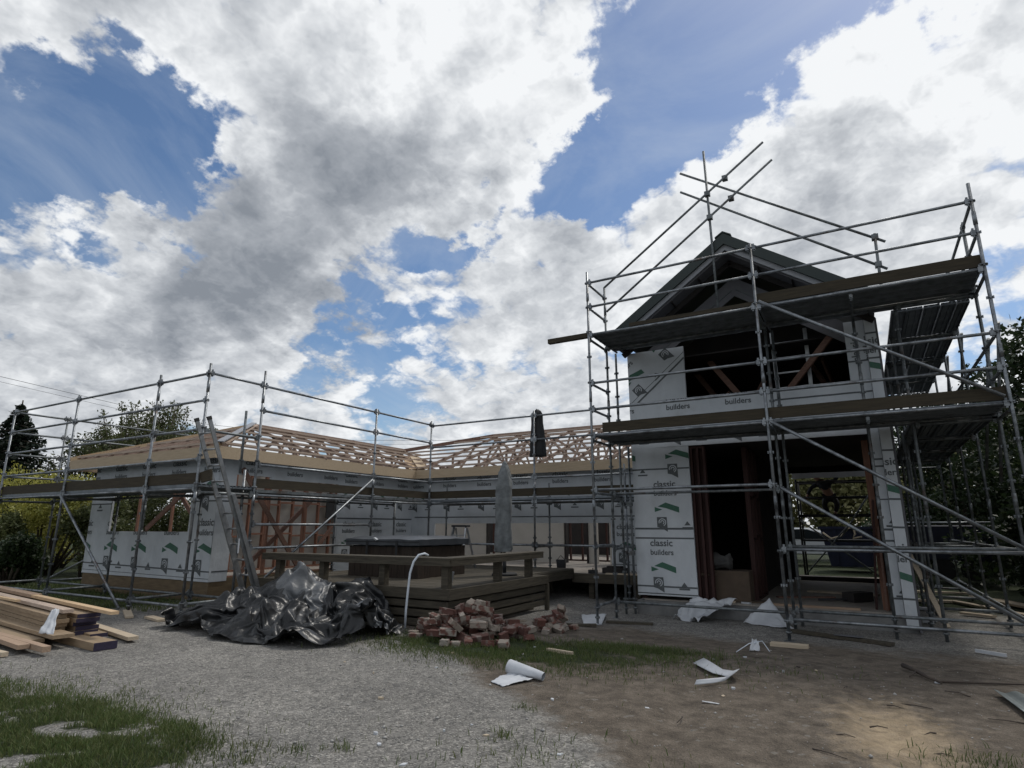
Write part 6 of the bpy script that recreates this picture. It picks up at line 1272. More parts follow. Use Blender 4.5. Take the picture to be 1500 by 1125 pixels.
     1,2,2,0,-4,-9,0,-3,-3,-9,3,2,2,3,-2,0,5,-3,-4,8,-4,-3,-2,-5,-3,1,-8,-6,-5,-6,1,-1,-20,-11,3,-2,-4,-8,-4,-1,-9,0,9,-13,-7,8,21,-5,0,2,6,8,
     -3,-3,-2,-11,-6,-5,-5,-4,0,-1,2,-10,3,0,-8,-1,-5,14,-4,0,9,6,-3,3,2,1,-1,-10,-4,-5,0,7,-2,2,3,2,-5,2,2,-5,3,4,1,2,-1,-7,1,-1,-5,-8,-2,-2,
     0,-5,8,1,6,0,2,-6,0,3,-4,-1,-5,-5,-2,-7,-4,-3,-7,0,-3,-14,-13,1,1,-3,-7,-6,-6,-7,-5,-1,3,-9,16,12,5,-3,-1,9,8,-4,-8,0,-10,-9,-1,-7,-3,-1,-2,
     -6,-2,-5,2,-2,-7,-6,8,0,-4,2,5,8,-2,3,3,1,-10,-5,-7,3,6,-2,-1,-6,4,1,3,-4,2,1,4,-2,-5,10,-1,-2,-3,-9,-4,-2,-3,-2,-3,6,4,-1,10,-4,1,-7,4,
     -1,-6,-1,-12,4,-6,-4,-7,-2,1,-10,-13,-10,0,2,3,-3,-13,-6,-7,-6,0,-3,-1,10,16,2,-8,8,6,-1,11,-13,-4,-7,-9,-4,-1,-5,-7,-2,-2,-7,0,-5,2,-5,-6,-3,
     4,5,1,0,6,6,-1,-5,10,-10,-3,0,3,-2,-1,-4,-8,1,-1,2,5,1,1,3,-3,-9,4,10,0,-7,-7,-1,-6,0,-2,4,1,-1,5,9,-6,4,-2,-3,-3,-5,-13,-6,3,5,-6,-3,-1,
     -6,-14,-13,-3,0,4,-7,-14,6,-7,-8,-5,2,-2,-1,-1,3,6,9,10,5,1,4,-12,-2,-6,-9,-5,-7,-2,0,-3,-2,-9,-7,2,-5,-9,-2,11,5,-5,3,6,-1,9,1,-3,0,0,3,
     -5,1,-3,-3,-9,-4,5,-3,2,-1,0,1,6,-7,-5,1,5,9,-6,-1,-10,0,-3,3,6,-4,0,7,6,-4,-4,-1,-8,-7,-6,-1,1,0,4,-2,-4,-2,-12,-13,-7,-3,2,-2,-19,-16,13,
     3,-8,-3,3,0,-2,1,-1,10,8,1,4,8,-4,-5,-12,1,-8,-6,-6,-2,-5,-3,0,-5,-6,-8,2,-6,-8,8,-3,5,-1,4,4,2,5,-3,4,0,-2,-4,2,-2,-10,-3,-6,-1,-1,2,3,3,
     2,-2,-3,0,0,-2,3,11,2,-9,-8,-2,-1,6,-3,2,7,5,-2,-4,-5,-5,-7,-3,-6,1,0,8,-3,-4,-8,-14,-9,-9,6,-2,-16,-23,-15,7,26,-6,-2,3,-7,8,0,0,9,1,6,4,
     -5,2,-2,-15,-6,-1,-10,-6,-2,2,-1,0,-5,-11,-9,-7,-4,-2,12,6,1,-4,1,3,-3,-1,6,-3,1,3,-1,1,-4,-8,-11,-2,3,0,2,3,5,0,-2,-2,-2,-2,0,4,4,13,4,
     -13,-11,-3,2,-2,5,3,5,0,-4,-6,-2,-3,-8,-5,0,6,0,4,-7,-17,-10,-10,-8,-4,2,-13,-18,-17,2,27,4,-1,-11,-1,13,0,1,2,8,-1,4,-5,-8,-3,1,-9,-10,-3,
     -3,-3,-4,4,-4,1,-14,-10,-7,-7,-7,22,6,1,-8,-7,-4,3,-3,1,4,-2,5,-2,1,-3,-10,-6,-3,2,1,5,5,3,-1,-3,-6,1,-2,-3,6,2,9,10,-3,-14,-8,-2,1,5,2,1,
     4,-8,-4,0,-4,-5,1,2,1,1,6,-8,-17,-17,-9,-5,-5,-3,-5,-12,-12,-2,15,11,-11,-13,-2,9,11,-1,-2,7,3,-7,3,-10,-13,2,-4,-3,-7,-8,1,4,-2,-1,3,-18,-11,
     -11,-5,-5,13,3,-6,-3,-6,-5,3,-5,-4,1,7,-3,2,2,-3,-10,-3,-1,0,7,-4,10,6,0,-3,-4,-3,-10,11,-5,8,-3,4,8,-10,-5,-6,3,6,-1,1,1,-4,-3,-3,-3,-2,4,
     1,-1,-2,5,-4,-16,-14,-8,-7,-9,-2,-4,-8,-9,0,12,7,-13,-14,-1,7,6,1,-1,-3,12,-9,0,-4,-12,-2,-2,-12,-3,-1,1,0,0,-1,-6,-9,-14,-9,-3,-4,8,-2,-3,-2,
     -5,-7,-7,1,3,4,1,0,1,-5,-6,-4,1,-1,5,1,4,-7,-4,10,3,-2,-10,0,1,8,-4,6,-1,4,1,-7,-5,4,4,0,-2,-4,-2,-3,-3,2,-4,2,4,-3,3,-3,-5,-11,-19,-7,4,
     -9,-6,-7,-13,0,3,11,2,-6,-8,-4,-1,4,5,-9,2,-1,2,-11,0,-1,-4,-9,-8,-6,-5,0,-8,-3,-3,-3,-2,-4,-11,-8,4,8,-3,-1,-3,-6,-9,-3,1,-1,3,4,-5,0,2,-5,
     -5,-2,2,8,6,2,-1,-9,-12,2,1,2,7,4,2,-9,1,1,2,7,-3,-2,-4,4,-8,5,1,-3,-5,-4,0,0,0,3,-2,-2,3,1,-12,-16,-10,0,-14,-12,-6,-2,5,9,2,2,-2,-2,-10,
     -6,4,-2,3,-3,-1,-8,-2,-6,4,-9,-8,-5,-11,0,-6,-6,-4,-2,-7,-5,-4,-9,-7,-4,10,-6,-2,0,-8,-6,-3,1,-1,-1,-1,3,0,-3,-5,-2,1,0,3,10,6,-1,-9,-11,-7,
     2,4,7,7,-6,1,0,3,4,1,0,1,-6,0,-8,-6,4,-2,-6,2,2,0,1,4,-4,-5,-3,1,-1,-6,-7,-10,-16,-16,-3,4,8,6,-1,2,-3,-3,-10,-9,-2,4,4,-9,-4,-1,-3,1,-7,
     -1,-8,-10,-12,-4,1,-7,-3,-2,-7,-5,-6,-5,-4,-11,14,-8,-3,-1,-4,-4,-4,-3,-1,-1,0,2,0,-3,-5,-3,-1,1,4,1,8,7,-9,-13,-5,-3,5,4,8,0,1,1,0,2,5,-1,
     -2,0,-7,-5,-5,-9,-3,5,0,1,1,2,-7,0,-1,2,0,-6,1,0,-3,-16,-17,-3,1,0,2,1,2,-1,-2,-9,-10,-4,3,0,-5,-3,-4,-2,-2,-4,0,-8,-12,-15,-6,4,-3,-3,-4,
     -8,-9,-2,-6,-10,-3,13,-5,-3,-6,-2,-3,-5,-4,-1,-1,1,1,0,-3,-6,-3,-4,7,1,-1,1,3,7,-11,-11,-4,-3,8,9,6,1,1,1,-2,1,-1,2,-3,-4,-5,-7,-6,-3,-1,4,
     -2,0,2,-3,0,-3,-3,-1,0,1,-4,-5,3,-14,-11,-4,-5,5,1,2,5,1,-5,-8,-6,-3,-4,-6,-4,-4,-1,-1,-2,-3,-10,-11,-13,-5,-4,2,-8,-7,-5,-6,0,-8,-9,-2,5,-1,
     -4,-5,1,-3,-5,-3,-2,-1,0,1,-1,-3,-6,-7,4,-3,5,-4,4,-3,0,6,-11,-4,1,-1,2,5,3,3,4,5,3,-3,-4,-2,-4,-4,-9,-7,-3,1,-3,2,3,-2,0,-3,-7,3,2,-1,-7,
     1,-3,-7,1,-12,-12,-4,3,9,7,0,-2,0,-2,-6,-9,-8,-2,-5,-7,-5,3,1,-8,-13,-11,-8,-2,-5,-7,-4,-1,-6,-6,-4,-6,-8,-8,7,-3,-6,4,0,-2,-6,-6,1,0,0,5,1,
     -12,-9,-3,1,-4,-1,4,-3,4,-8,2,-1,5,3,-4,0,5,3,4,2,4,2,-4,-8,-10,-5,-5,-4,-1,2,1,-3,2,0,-5,-5,-2,0,-5,1,2,-1,-7,1,-1,-6,-6,-9,-5,2,2,16,-1,
     -1,1,-2,-7,-10,-5,-5,-6,-7,-8,4,-6,-6,-8,-7,-7,-6,-6,-8,-3,2,-5,-5,-5,-8,-8,-10,7,-8,3,2,4,-5,-4,-10,4,3,4,3,1,-9,-14,-8,-2,-3,0,-1,2,-2,1,
     0,-2,-5,2,11,0,4,3,0,-1,-2,-4,2,2,-10,-4,-7,-6,2,8,5,1,-1,-4,-5,-6,-4,-4,-1,1,-4,-5,-1,-7,3,-4,-5,-12,0,2,-3,7,7,-4,2,-5,-3,-4,-3,-5,-7,-9,
     -9,-5,4,-6,-7,-7,-6,-7,-5,-9,-3,2,-1,-8,-4,-9,-9,-9,0,4,3,2,0,-2,-7,-11,-1,11,4,0,0,-4,-12,-11,-3,-1,-3,0,-4,5,-1,-6,5,-3,4,2,6,1,-1,-1,-7,
     -5,-2,5,5,-5,-5,-6,-5,1,9,11,5,-2,-7,-6,-5,-6,-4,-1,-6,-8,1,-5,-1,-12,-3,-4,-1,2,-5,5,4,0,4,-5,4,-1,-7,-3,-4,-4,-11,-10,-9,4,-3,-7,-7,-8,-3,
     -6,-9,-5,0,-2,-1,-6,-9,-10,-11),
    (39,12,-3,-6,-3,10,4,-6,-12,-11,-4,1,-6,-1,1,2,-3,4,3,5,6,3,0,7,-1,5,2,3,-3,-6,-5,-2,-7,-8,-4,4,2,-7,-7,0,5,-1,-2,4,-2,10,-4,4,-3,-4,-3,-3,
     -2,1,1,-2,-1,3,0,0,-1,-1,-2,1,3,3,3,5,2,5,7,11,7,-6,-3,8,-3,-6,-10,-10,-9,-2,8,5,3,-4,3,9,-4,6,5,2,1,6,9,-3,-10,-5,9,1,-8,-9,1,-2,-10,-5,
     -1,-1,7,5,-2,4,-4,7,6,3,-2,6,-2,8,1,-9,-8,-5,-2,0,3,-8,-4,9,-1,-8,-4,-1,9,-1,-3,6,-7,6,-4,-3,-3,-1,0,6,6,2,-1,-2,-1,0,-4,-6,-3,3,6,1,4,5,
     2,-4,4,1,9,17,1,-8,-5,-1,2,-9,-14,-12,-1,4,7,9,4,-1,1,5,6,7,5,1,8,5,-8,-8,-7,7,-2,-8,-9,4,2,-5,-8,-7,1,7,8,3,-4,-3,-1,5,4,5,1,3,1,4,-12,
     0,-11,4,0,1,1,-9,2,9,-6,-2,-11,-1,11,1,-6,-5,0,7,-8,2,6,-7,0,2,2,3,-2,0,4,-7,-5,1,5,6,-7,6,6,5,3,7,4,5,3,8,-5,-8,-3,7,-8,-12,-11,0,1,-4,
     8,12,6,3,0,0,10,6,3,7,2,-8,-11,-7,-1,-4,-11,-10,3,2,-2,-4,3,2,3,7,11,-2,-4,-1,-1,-1,2,0,2,0,6,4,-14,0,-5,-5,1,9,2,-3,11,-2,-11,0,-13,1,3,
     1,3,-6,-5,2,12,-2,-8,-1,-1,1,-1,2,2,3,-8,-1,1,9,4,-7,-4,2,5,9,12,5,6,2,-2,4,-1,-10,5,-11,-6,-8,0,-1,-7,10,14,16,6,1,-2,2,7,-2,-8,6,-2,-9,
     -10,-9,-8,-10,-2,4,0,-2,2,10,5,0,1,11,5,-2,-3,0,-7,-6,-2,-4,1,5,5,5,-10,-13,-2,4,10,-4,8,4,1,-8,1,1,-10,2,7,1,-10,-7,11,3,-7,-2,0,-2,-2,5,
     3,-3,-6,-2,1,-3,11,8,-1,-6,-11,3,9,10,4,7,6,-4,0,6,0,-6,-9,-13,-6,0,-2,3,9,18,16,10,6,-4,4,4,-5,-11,0,4,-3,-7,-13,-10,-5,11,7,-1,-1,8,13,
     -2,-3,-6,3,11,5,-1,-1,-4,-5,-2,-3,-5,-10,2,9,-10,-1,-6,6,-1,2,-1,2,2,5,7,1,-5,4,8,-3,-16,1,4,-6,-3,1,7,-4,-8,-2,3,-6,-2,0,0,0,1,4,4,-1,-2,
     -1,12,7,-3,1,6,12,-7,-5,0,1,-15,-1,-3,-8,-2,9,12,13,10,11,13,0,3,-1,1,-11,-1,3,0,-5,-9,-7,3,-2,11,9,6,9,0,6,-5,-6,-4,3,6,10,1,-2,-5,-1,-2,
     -6,-7,-6,-5,-2,0,1,5,-1,-1,1,1,1,8,6,-2,-1,8,-4,2,-16,-6,13,-4,-5,4,2,1,-11,-7,-4,-1,3,7,4,-4,-5,-3,-4,-2,9,8,10,9,-4,1,5,6,1,-8,-8,-5,-5,
     -13,9,-2,-6,2,14,12,10,9,17,7,3,-3,2,2,-5,-4,4,-5,-4,2,-7,1,6,13,7,7,3,-2,5,0,-7,-4,10,-2,7,6,-1,-1,-3,-5,-6,-4,-6,-5,-2,2,0,2,1,-3,1,4,
     4,8,-3,0,2,5,-5,-7,-13,8,6,-4,-3,6,3,-8,-11,-4,-5,4,9,6,-3,-7,-2,-3,-10,0,12,12,5,2,-8,7,6,6,0,-8,-12,-13,1,-5,8,1,-2,7,14,8,16,19,8,-1,
     -2,0,-6,5,-1,-12,-3,7,3,-7,-3,8,7,9,7,-3,8,10,2,-9,-7,0,9,-5,5,14,-1,-8,-10,0,0,-6,-6,-6,-1,3,4,1,-3,0,1,9,7,4,2,2,3,0,-14,-15,-3,14,-2,
     -6,4,0,-4,-6,-8,-4,5,4,-1,6,0,0,-8,-9,-6,8,12,9,-9,-5,5,6,7,10,-5,-14,-18,-7,0,6,12,1,4,7,13,16,17,18,1,-7,-2,-5,-1,4,-8,-3,2,12,2,0,0,6,
     4,0,14,10,2,-1,-4,-5,-4,3,4,12,-6,7,-8,-6,-9,-4,-1,3,-3,-5,-3,5,2,0,0,1,2,5,10,13,4,2,-8,-12,-14,-9,7,8,-3,-5,-8,-4,-2,3,-3,-5,0,9,3,9,-4,
     -13,-11,-1,10,11,3,-7,-6,6,8,12,4,-14,-11,-5,-11,-3,11,-1,11,5,9,8,15,17,14,3,-1,-6,-5,8,-4,1,3,-9,3,6,8,4,0,2,8,21,-5,-6,1,6,-1,-2,4,2,-4,
     8,-7,4,-10,-4,-8,-7,0,0,6,-2,-1,4,3,7,2,-5,3,7,6,6,3,-6,-15,-13,-2,13,3,1,-5,-9,-10,-9,2,4,2,-6,4,14,4,-7,-21,-4,0,4,9,2,-8,9,8,8,8,3,
     -11,-13,-11,-4,1,-1,3,4,13,13,10,9,7,10,3,1,6,0,6,9,-1,-3,-6,-8,2,9,6,-2,3,14,26,3,-11,2,0,5,2,-1,1,-11,-5,8,-2,0,-8,-5,-1,-6,0,-4,6,4,5,
     2,10,4,-6,-4,-4,3,6,2,-2,-1,-13,2,16,12,-1,-7,-10,-15,-15,1,4,-7,6,0,12,3,-16,-21,0,8,-4,0,3,-6,8,10,6,6,8,5,-6,-11,-4,1,-5,1,1,6,14,9,5,
     3,7,9,10,7,8,7,3,-8,-5,-6,1,6,0,0,9,-4,12,27,8,-5,-4,7,7,-9,5,2,-11,-8,-2,8,-6,-1,-1,0,-8,1,-6,1,0,5,12,5,3,-4,-6,-1,2,2,2,0,3,-10,4,21,
     11,-3,-10,-11,-15,-13,-11,8,-1,-8,9,9,-5,-8,-12,-8,1,7,-9,-4,0,9,2,4,6,12,8,5,1,-1,-2,-7,1,0,2,8,8,-3,5,10,9,7,11,-3,6,4,3,-8,-5,4,6,0,-2,
     -7,12,2,19,7,2,-1,5,9,4,-11,1,2,-5,-5,-1,5,-2,2,-8,-7,-1,-1,0,4,-2,4,10,2,0,0,-1,2,-2,2,3,0,-11,4,20,15,-5,-17,-14,-10,-16,-2,-1,-10,9,-2,
     11,-7,-9,-9,4,-6,0,5,-9,-3,2,7,6,1,7,7,7,5,-6,4,-6,12,0,1,0,1,8,5,3,9,11,10,5,8,4,1,-4,-3,3,3,-3,-11,0,8,13,11,2,4,1,-1,2,14,0,-7,-2,3,
     1,-2,-11,-3,7,-2,-2,-7,2,3,2,1,-5,2,10,0,4,1,-2,-3,-2,2,4,-9,4,22,17,-4,-16,-19,-17,-8,-10,-7,-4,8,7,4,-5,-12,-7,5,3,0,-1,-1,2,-1,10,3,3,0,
     5,-1,-2,9,-11,-3,10,15,3,-1,-2,-1,13,5,2,9,11,-4,11,6,4,1,-3,-1,4,-9,-9,7,11,10,9,3,4,1,-2,-9,11,12,-4,-8,-1,6,-3,-10,-7,3,-4,3,7,1,0,2,
     -4,-2,2,-4,9,2,5,-1,-7,6,-3,3,-6,8,17,16,-1,-14,-20,-19,-15,-1,-9,-8,1,5,6,-9,-6,5,-2,0,6,4,3,-1,7,10,3,-6,-10,6,4,1,1,-5,-11,9,14,12,3,-3,
     -4,3,14,4,5,5,0,10,4,-3,6,3,7,-1,-7,-8,-4,11,12,11,5,1,2,-2,-5,13,14,-4,-12,4,8,-11,-14,-7,-2,2,11,-2,6,3,1,-2,-3,-4,4,-2,6,12,-5,0,-5,5,
     -5,4,7,10,7,-2,-12,-21,-14,-13,0,-6,-9,6,-4,-4,3,-6,9,-3,-5,-3,6,9,9,1,12,-1,-7,-9,-4,4,0,2,-2,-3,8,12,10,7,-3,3,-2,6,14,9,6,0,9,-6,-4,8,
     14,10,1,-5,-9,-8,2,10,13,9,-8,0,4,5,18,18,-4,-14,6,3,-17,-9,-10,-1,7,7,-4,-2,5,7,-9,3,3,-5,9,2,15,-1,-11,2,4,-4,1,9,5,-6,-7,-13,-17,-9,-3,
     0,-12,0,1,4,-9,-3,4,7,-1,-12,-10,0,12,13,7,2,-7,-10,-3,4,14,1,0,-3,0,6,5,9,10,1,6,0,0,6,13,10,3,-1,2,-9,6,12,13,6,-6,-1,-6,-3,6,8,11,0,
     -6,13,6,14,19,-1,-11,0,-5,-17,5,-14,-2,9,-1,3,-7,8,-5,13,-1,-6,1,3,9,8,4,-11,-8,11,2,0,-1,6,-7,-14,-11,-10,-7,-3,0,-3,4,2,-5,-10,-1,-2,5,1,
     -9,-10,-6,6,11,4,-1,-5,-4,0,4,19,11,1,4,-1,-2,-1,1,12,9,3,6,1,-4,6,10,-1,4,-4,2,-2,5,12,12,0,-6,4,-3,-3,9,5,9,-5,15,10,4,14,3,-6,-6,-12,
     -4,5,-12,2,-3,6,3,-10,3,10,8,2,-10,-6,2,5,10,8,-5,-11,4,13,-2,-3,-8,0,-7,-14,-7,-9,-2,0,10,9,-4,-12,-13,-9,2,-6,0,2,-7,-1,5,-1,-2,1,-3,6,5,
     0,10,15,7,8,-1,-7,2,-1,4,9,11,-2,-4,10,1,14,6,-3,5,4,-3,-4,10,14,6,-8,-1,1,-2,5,9,4,3,10,10,-2,8,5,-9,3,-4,-7,8,-9,5,-8,1,3,-7,6,8,13,-6,
     -2,-8,-1,-3,5,6,2,-3,-5,15,5,-4,-10,-9,-2,-12,-9,-2,-5,1,15,9,-9,-14,-10,-8,-9,-6,4,3,4,-1,3,-1,-8,-9,-1,3,6,8,1,15,10,9,6,-1,-1,2,-1,3,9,
     11,-6,4,7,12,2,-3,-2,6,0,-1,8,14,10,0,1,-2,-2,1,0,4,7,7,8,4,7,-2,-8,-5,6,3,1,5,-4,-9,-5,6,-4,-1,16,10,-4,-12,-8,6,3,-5,-2,1,3,2,4,8,3,
     -5,-10,-10,-10,-2,-3,-8,3,12,3,-12,-16,-5,4,-4,-10,8,3,1,0,-1,-3,-7,-16,-7,0,8,7,6,12,9,9,6,5,8,4,-3,3,10,3,-3,8,4,9,3,-4,-1,-2,1,6,5,10,
     11,11,6,-1,-2,-8,5,4,4,8,2,9,12,-3,-10,-19,2,7,11,1,4,-10,-8,-1,9,-2,15,4,-16,-14,1,-2,12,6,-7,-8,-2,0,20,0,-3,6,-6,-12,-9,1,-8,-6,5,8,-5,
     -14,-9,-8,-2,5,-6,-5,5,2,6,1,-5,-8,-9,-12,0,4,4,11,12,10,11,-1,2,11,15,0,-2,13,1,-3,-1,6,8,3,-1,1,-6,-3,6,12,6,4,10,15,4,-7,-9,-1,13,9,-2,
     2,12,16,-6,-9,-24,0,13,7,13,-11,-14,-7,6,7,1,14,-6,-6,-15,-10,5,6,13,2,-7,-5,-2,7,3,6,-5,-3,-9,0,4,-10,-7,8,2,-9,-16,-5,-9,1,-10,-6,-3,3,7,
     6,-1,-2,2,-10,-7,2,2,2,-2,11,11,11,7,-4,13,14,4,4,9,8,-3,-7,8,-4,3,2,1,-5,-7,4,8,11,10,5,5,9,0,-6,-4,1,12,10,-2,11,11,-3,-6,-18,3,9,16,0,
     -17,-11,-7,-6,4,11,13,-3,-10,-8,-3,2,3,1,10,2,-6,-4,0,2,-9,8,-8,2,6,5,-8,-8,3,-5,-13,-9,-7,0,-10,-8,1,-8,2,4,2,2,-4,4,0,-2,-7,10,-4,-10,4,
     8,11,11,5,11,16,12,4,7,3,3,-8,6,-2,4,-2,-5,2,-6,0,6,8,11,10,4,5,8,4,-4,-5,1,12,11,-1,11,-6,-2,-1,-2,12,6,-2,-10,-14,-14,4,3,13,8,2,-1,-3,
     -10,-7,-8,9,1,7,-2,0,-7,-10,-5,6,9,-3,12,1,-8,-8,-3,-14,-9,-3,-3,4,-6,-10,-10,-6,8,5,-2,-6,-6,0,0,3,4,7,-2,-8,-8,3,14,11,10,15,11,14,8,0,0,
     1,-1,0,-2,4,-13,-2,3,-2,-5,4,9,12,7,-2,10,8,15,2,-5,2,3,1,4,7,-4,2,-3,8,6,1,-6,-7,-9,-12,7,12,10,9,-3,6,4,-8,-27,-11,10,10,-1,7,-3,-2,-11,
     -10,13,-8,9,-1,-5,5,-5,-11,-10,-10,0,-3,6,-4,-10,-10,-11,0,7,8,-1,-8,1,-2,-4,12,3,3,-10,-8,-4,8,14,8,13,11,14,8,1,-3,4,-3,0,-2,-5,-11,3,1,-3,
     -2,7,9,6,-1,5,12,9,8,7,6,8,-3,-11,-2,6,5,-7,-2,8,7,0,-5,-7,-13,4,3,18,12,7,0,-4,3,-2,-21,-17,11,19,3,1,3,-11,-22,-2,1,0,9,1,-12,-4,5,-5,
     -10,-6,-4,-4,1,-9,-6,-7,-7,-5,1,6,7,0,-12,0,11,9,6,1,-8,-7,-5,-2,6,9,9,8,17,8,5,1,0,0,1,2,2,-15,-9,9,-1,4,11,7,-5,4,5,11,7,2,11,15,15,-2,
     -14,-8,-3,3,11,-3,9,-6,-2,1,-7,1,-3,1,20,14,7,0,-1,-7,-2,0,-11,-1,17,11,-1,-5,-9,-27,-20,3,17,7,-2,-11,-8,-4,5,-5,-14,-7,-4,-3,-6,4,-2,-9,-4,
     0,-6,0,7,-7,8,8,-1,11,5,-2,-5,-7,-3,-3,3,6,11,12,12,0,5,-1,0,0,7,-3,-9,-14,-3,13,2,12,9,-3,-5,5,7,7,0,13,13,20,2,-9,-2,-10,8,7,4,7,-3,-6,
     -2,3,9,-6,-13,16,19,15,7,0,-12,-12,10,2,0,3,14,5,-16,-15,-27,-17,1,17,10,-6,-12,-9,-8,-6,-2,-12,-8,-5,-4,-8,2,2,0,-9,7,-1,-10,-2,10,7,8,-4,4,
     9,10,-4,-7,-7,-4,4,3,2,11,10,7,-3,5,3,0,-2,-9,4,-9,-8,3,11,8,5,2,-2,-1,2,7,1,11,12,15,3,-4,2,2,-4,7,-2,10,7,0,-6,9,9,-9,-17,9,24,20,16,7,
     -10,-23,3,5,6,3,4,14,-8,-30,-26,-17,7,14,2,-5,-10,-7,-10,-6,-9,-8,-11,-10,-7,-5,13,-6,2,-11,0,8,2,-3,4,11,4,3,7,8,7,-1,-4,-8,-9,-11,-1,4,8,
     11,10,3,-2,2,3,4,-9,5,4,0,-7,10,-1,4,6,8,-4,5,-4,2,7,11,10,2,1,3,4,4,-9,-3,11,10,3,7,4,6,0,-9,1,20,15,19,14,-5,-25,-1,11,2,2,10,4,4,-25,
     -37,-16,13,-5,5,-5,-8,-10,-4,-8,-7,-9,-12,-5,-11,-9,18,-8,0,-12,-3,5,9,10,8,-1,6,8,10,9,0,-6,1,-2,-15,-16,2,1,8,5,5,5,3,0,0,1,-10,5,5,9,1,
     -6,4,2,4,12,6,-5,7,-4,1,7,8,0,4,7,11,-14,-10,3,18,6,8,2,17,6,5,-4,-1,13,3,17,10,2,-16,1,15,5,1,7,12,0,-20,-38,-23,0,2,-9,-3,-4,-9,-6,-1,
     -4,-11,-13,-7,-15,-3,18,-9,-1,-13,0,-2,11,13,13,6,4,8,8,3,-9,4,-3,2,-15,-13,3,0,7,6,2,-7,3,2,-2,-1,5,-5,6,10,-3,-1,-7,2,8,12,5,2,8,0,-2,4,
     4,3,11,10,-4,-7,-2,0,15,16,-1,5,12,15,5,-1,-3,5,12,16,1,-7,-5,5,11,16,12,5,-5,4,-15,-39,-31,-5,-6,-7,-6,-1,-4,2,-9,-10,-4,-5,-13,-12,4,6,-8,
     2,-14,-4,11,2,8,14,16,5,3,-3,0,-7,3,8,0,-11,-12,7,3,3,-1,-1,-3,-8,1,0,-2,-3,0,10,6,-3,-9,-4,3,6,8,9,8,1,11,-3,-1,1,4,8,2,12,2,-1,-6,7,21,
     8,3,-2,13,8,5,1,3,11,17,5,-9,-9,4,18,17,9,0,-3,-12,-9,-32,-31,-17,-5,-2,0,4,-6,-1,-7,-8,-7,-9,-1,-6,-9,2,-8,5,-14,-3,13,3,4,14,8,10,-3,-5,
     -2,-1,1,6,8,-3,-13,-3,0,7,-8,1,-6,-6,-1,0,-5,6,2,-3,12,-1,-9,1,-2,15,-1,0,8,13,-5,4,-8,6,8,4,7,14,18,3,-9,-5,15,16,2,-5,1,7,10,9,8,6,6,
     11,-3,-8,-2,23,15,4,-6,-1,-10,-21,-25,-27,-11,-1,-4,2,3,-6,-4,-2,-6,-9,-8,2,-1,-11,-10,-9,4,-11,-3,13,12,7,9,4,-3,-8,6,8,-7,-1,6,1,11,-12,-2,
     -8,-6,0,-6,-2,-9,0,-3,5,-16,5,7,9,4,-6,-3,10,16,6,-1,-4,6,-8,-4,2,-1,13,7,17,24,17,-4,-15,5,0,18,6,-2,-9,12,0,8,22,10,1,-1,6,-5,-6,21,17,1,
     -4,-11,-12,-17,-24,-23,1,1,-12,-4,-1,-1,6,-3,-13,-7,-3,-6,5,-15,-13,-7,0,-3,-5,13,19,14,3,-3,-13,0,12,12,-10,-5,10,3,-10,7,-7,-7,-10,-8,-8,0,-8,
     -3,0,5,0,1,4,7,9,1,-2,8,10,14,3,-2,-10,-4,-11,2,13,5,9,22,27,14,-7,-8,4,10,6,5,-6,-6,1,2,21,17,17,1,-4,-5,7,-8,-4,14,-1,-4,-10,-8,-10,-17,
     -10,2,-11,-4,1,-1,-2,-4,-5,-6,-16,4,3,-4,-7,-17,-8,-1,0,-5,7,16,13,3,-2,-5,4,10,12,-12,-16,14,5,-3,-2,-6,-3,-7,-16,-5,-8,-6,-4,-2,11,8,-1,-3,
     3,9,4,-1,4,7,13,1,3,-7,-14,-3,5,15,6,13,25,20,11,-2,7,10,5,4,-3,-4,-4,-10,6,18,22,13,3,-4,-13,-1,8,-9,-6,-5,-3,-13,1,0,-15,-5,-2,-3,-6,5,2,
     -6,-14,-11,2,-17,-1,11,-2,-6,-14,-6,-1,0,-6,1,5,12,9,-1,7,3,12,0,-8,-9,1,6,6,-15,-5,-5,-2,-10,-14,3,0,-8,-8,5,1,0,-1,-1,3,2,4,4,5,8,11,-2,
     -4,-5,-8,13,5,16,7,21,16,11,6,17,8,3,2,4,2,-10,-16,10,16,10,13,5,-5,-3,-11,6,-4,-10,-14,-3,-4,-11,-2,2,-9,-9,2,1,6,4,-8,-18,-1,4,-15,-15,1,
     -1,-2,-2,-1,-4,-12,6,-4,5,3,7,9,9,5,1,-4,-16,-6,4,9,4,-2,-10,-8,-6,-9,-10,-4,8,2,-9,-5,-7,-2,0,1,4,7,3,2,5,11,11,-4,-5,-3,4,0,12,16,4,11,
     10,11,20,18,12,3,8,11,-3,-17,-22,14,13,10,3,11,3,-11,-4,-8,-1,-13,0,-3,-15,-6,-2,4,-9,-9,4,3,5,-3,-11,-14,12,9,-10,-23,-16,-5,2,11,-3,-3,-10,2,
     2,-5,-6,6,8,10,9,0,-1,-8,-13,9,-1,5,-2,-5,-3,-6,-4,-12,-10,0,9,-1,-7,15,-5,-6,-7,0,9,7,-1,5,13,4,-11,-1,5,1,2,14,18,12,-2,4,14,26,18,12,13,
     8,4,-11,-21,-25,15,15,8,10,12,4,-5,-12,-13,-2,-10,-5,5,-3,-5,-7,5,-5,-10,6,2,-1,-6,-14,-9,17,12,-4,-20,-25,-18,2,10,10,-3,-9,2,2,-5,-12,-6,6,7,
     3,12,2,-8,-6,12,-4,5,-9,-3,-9,-4,1,-2,-11,-8,1,4,1,8,-4,-7,-7,-7,-2,9,6,3,12,-12,-12,1,10,12,1,16,19,15,7,4,3,20,21,16,7,6,-5,-17,-18,-24,
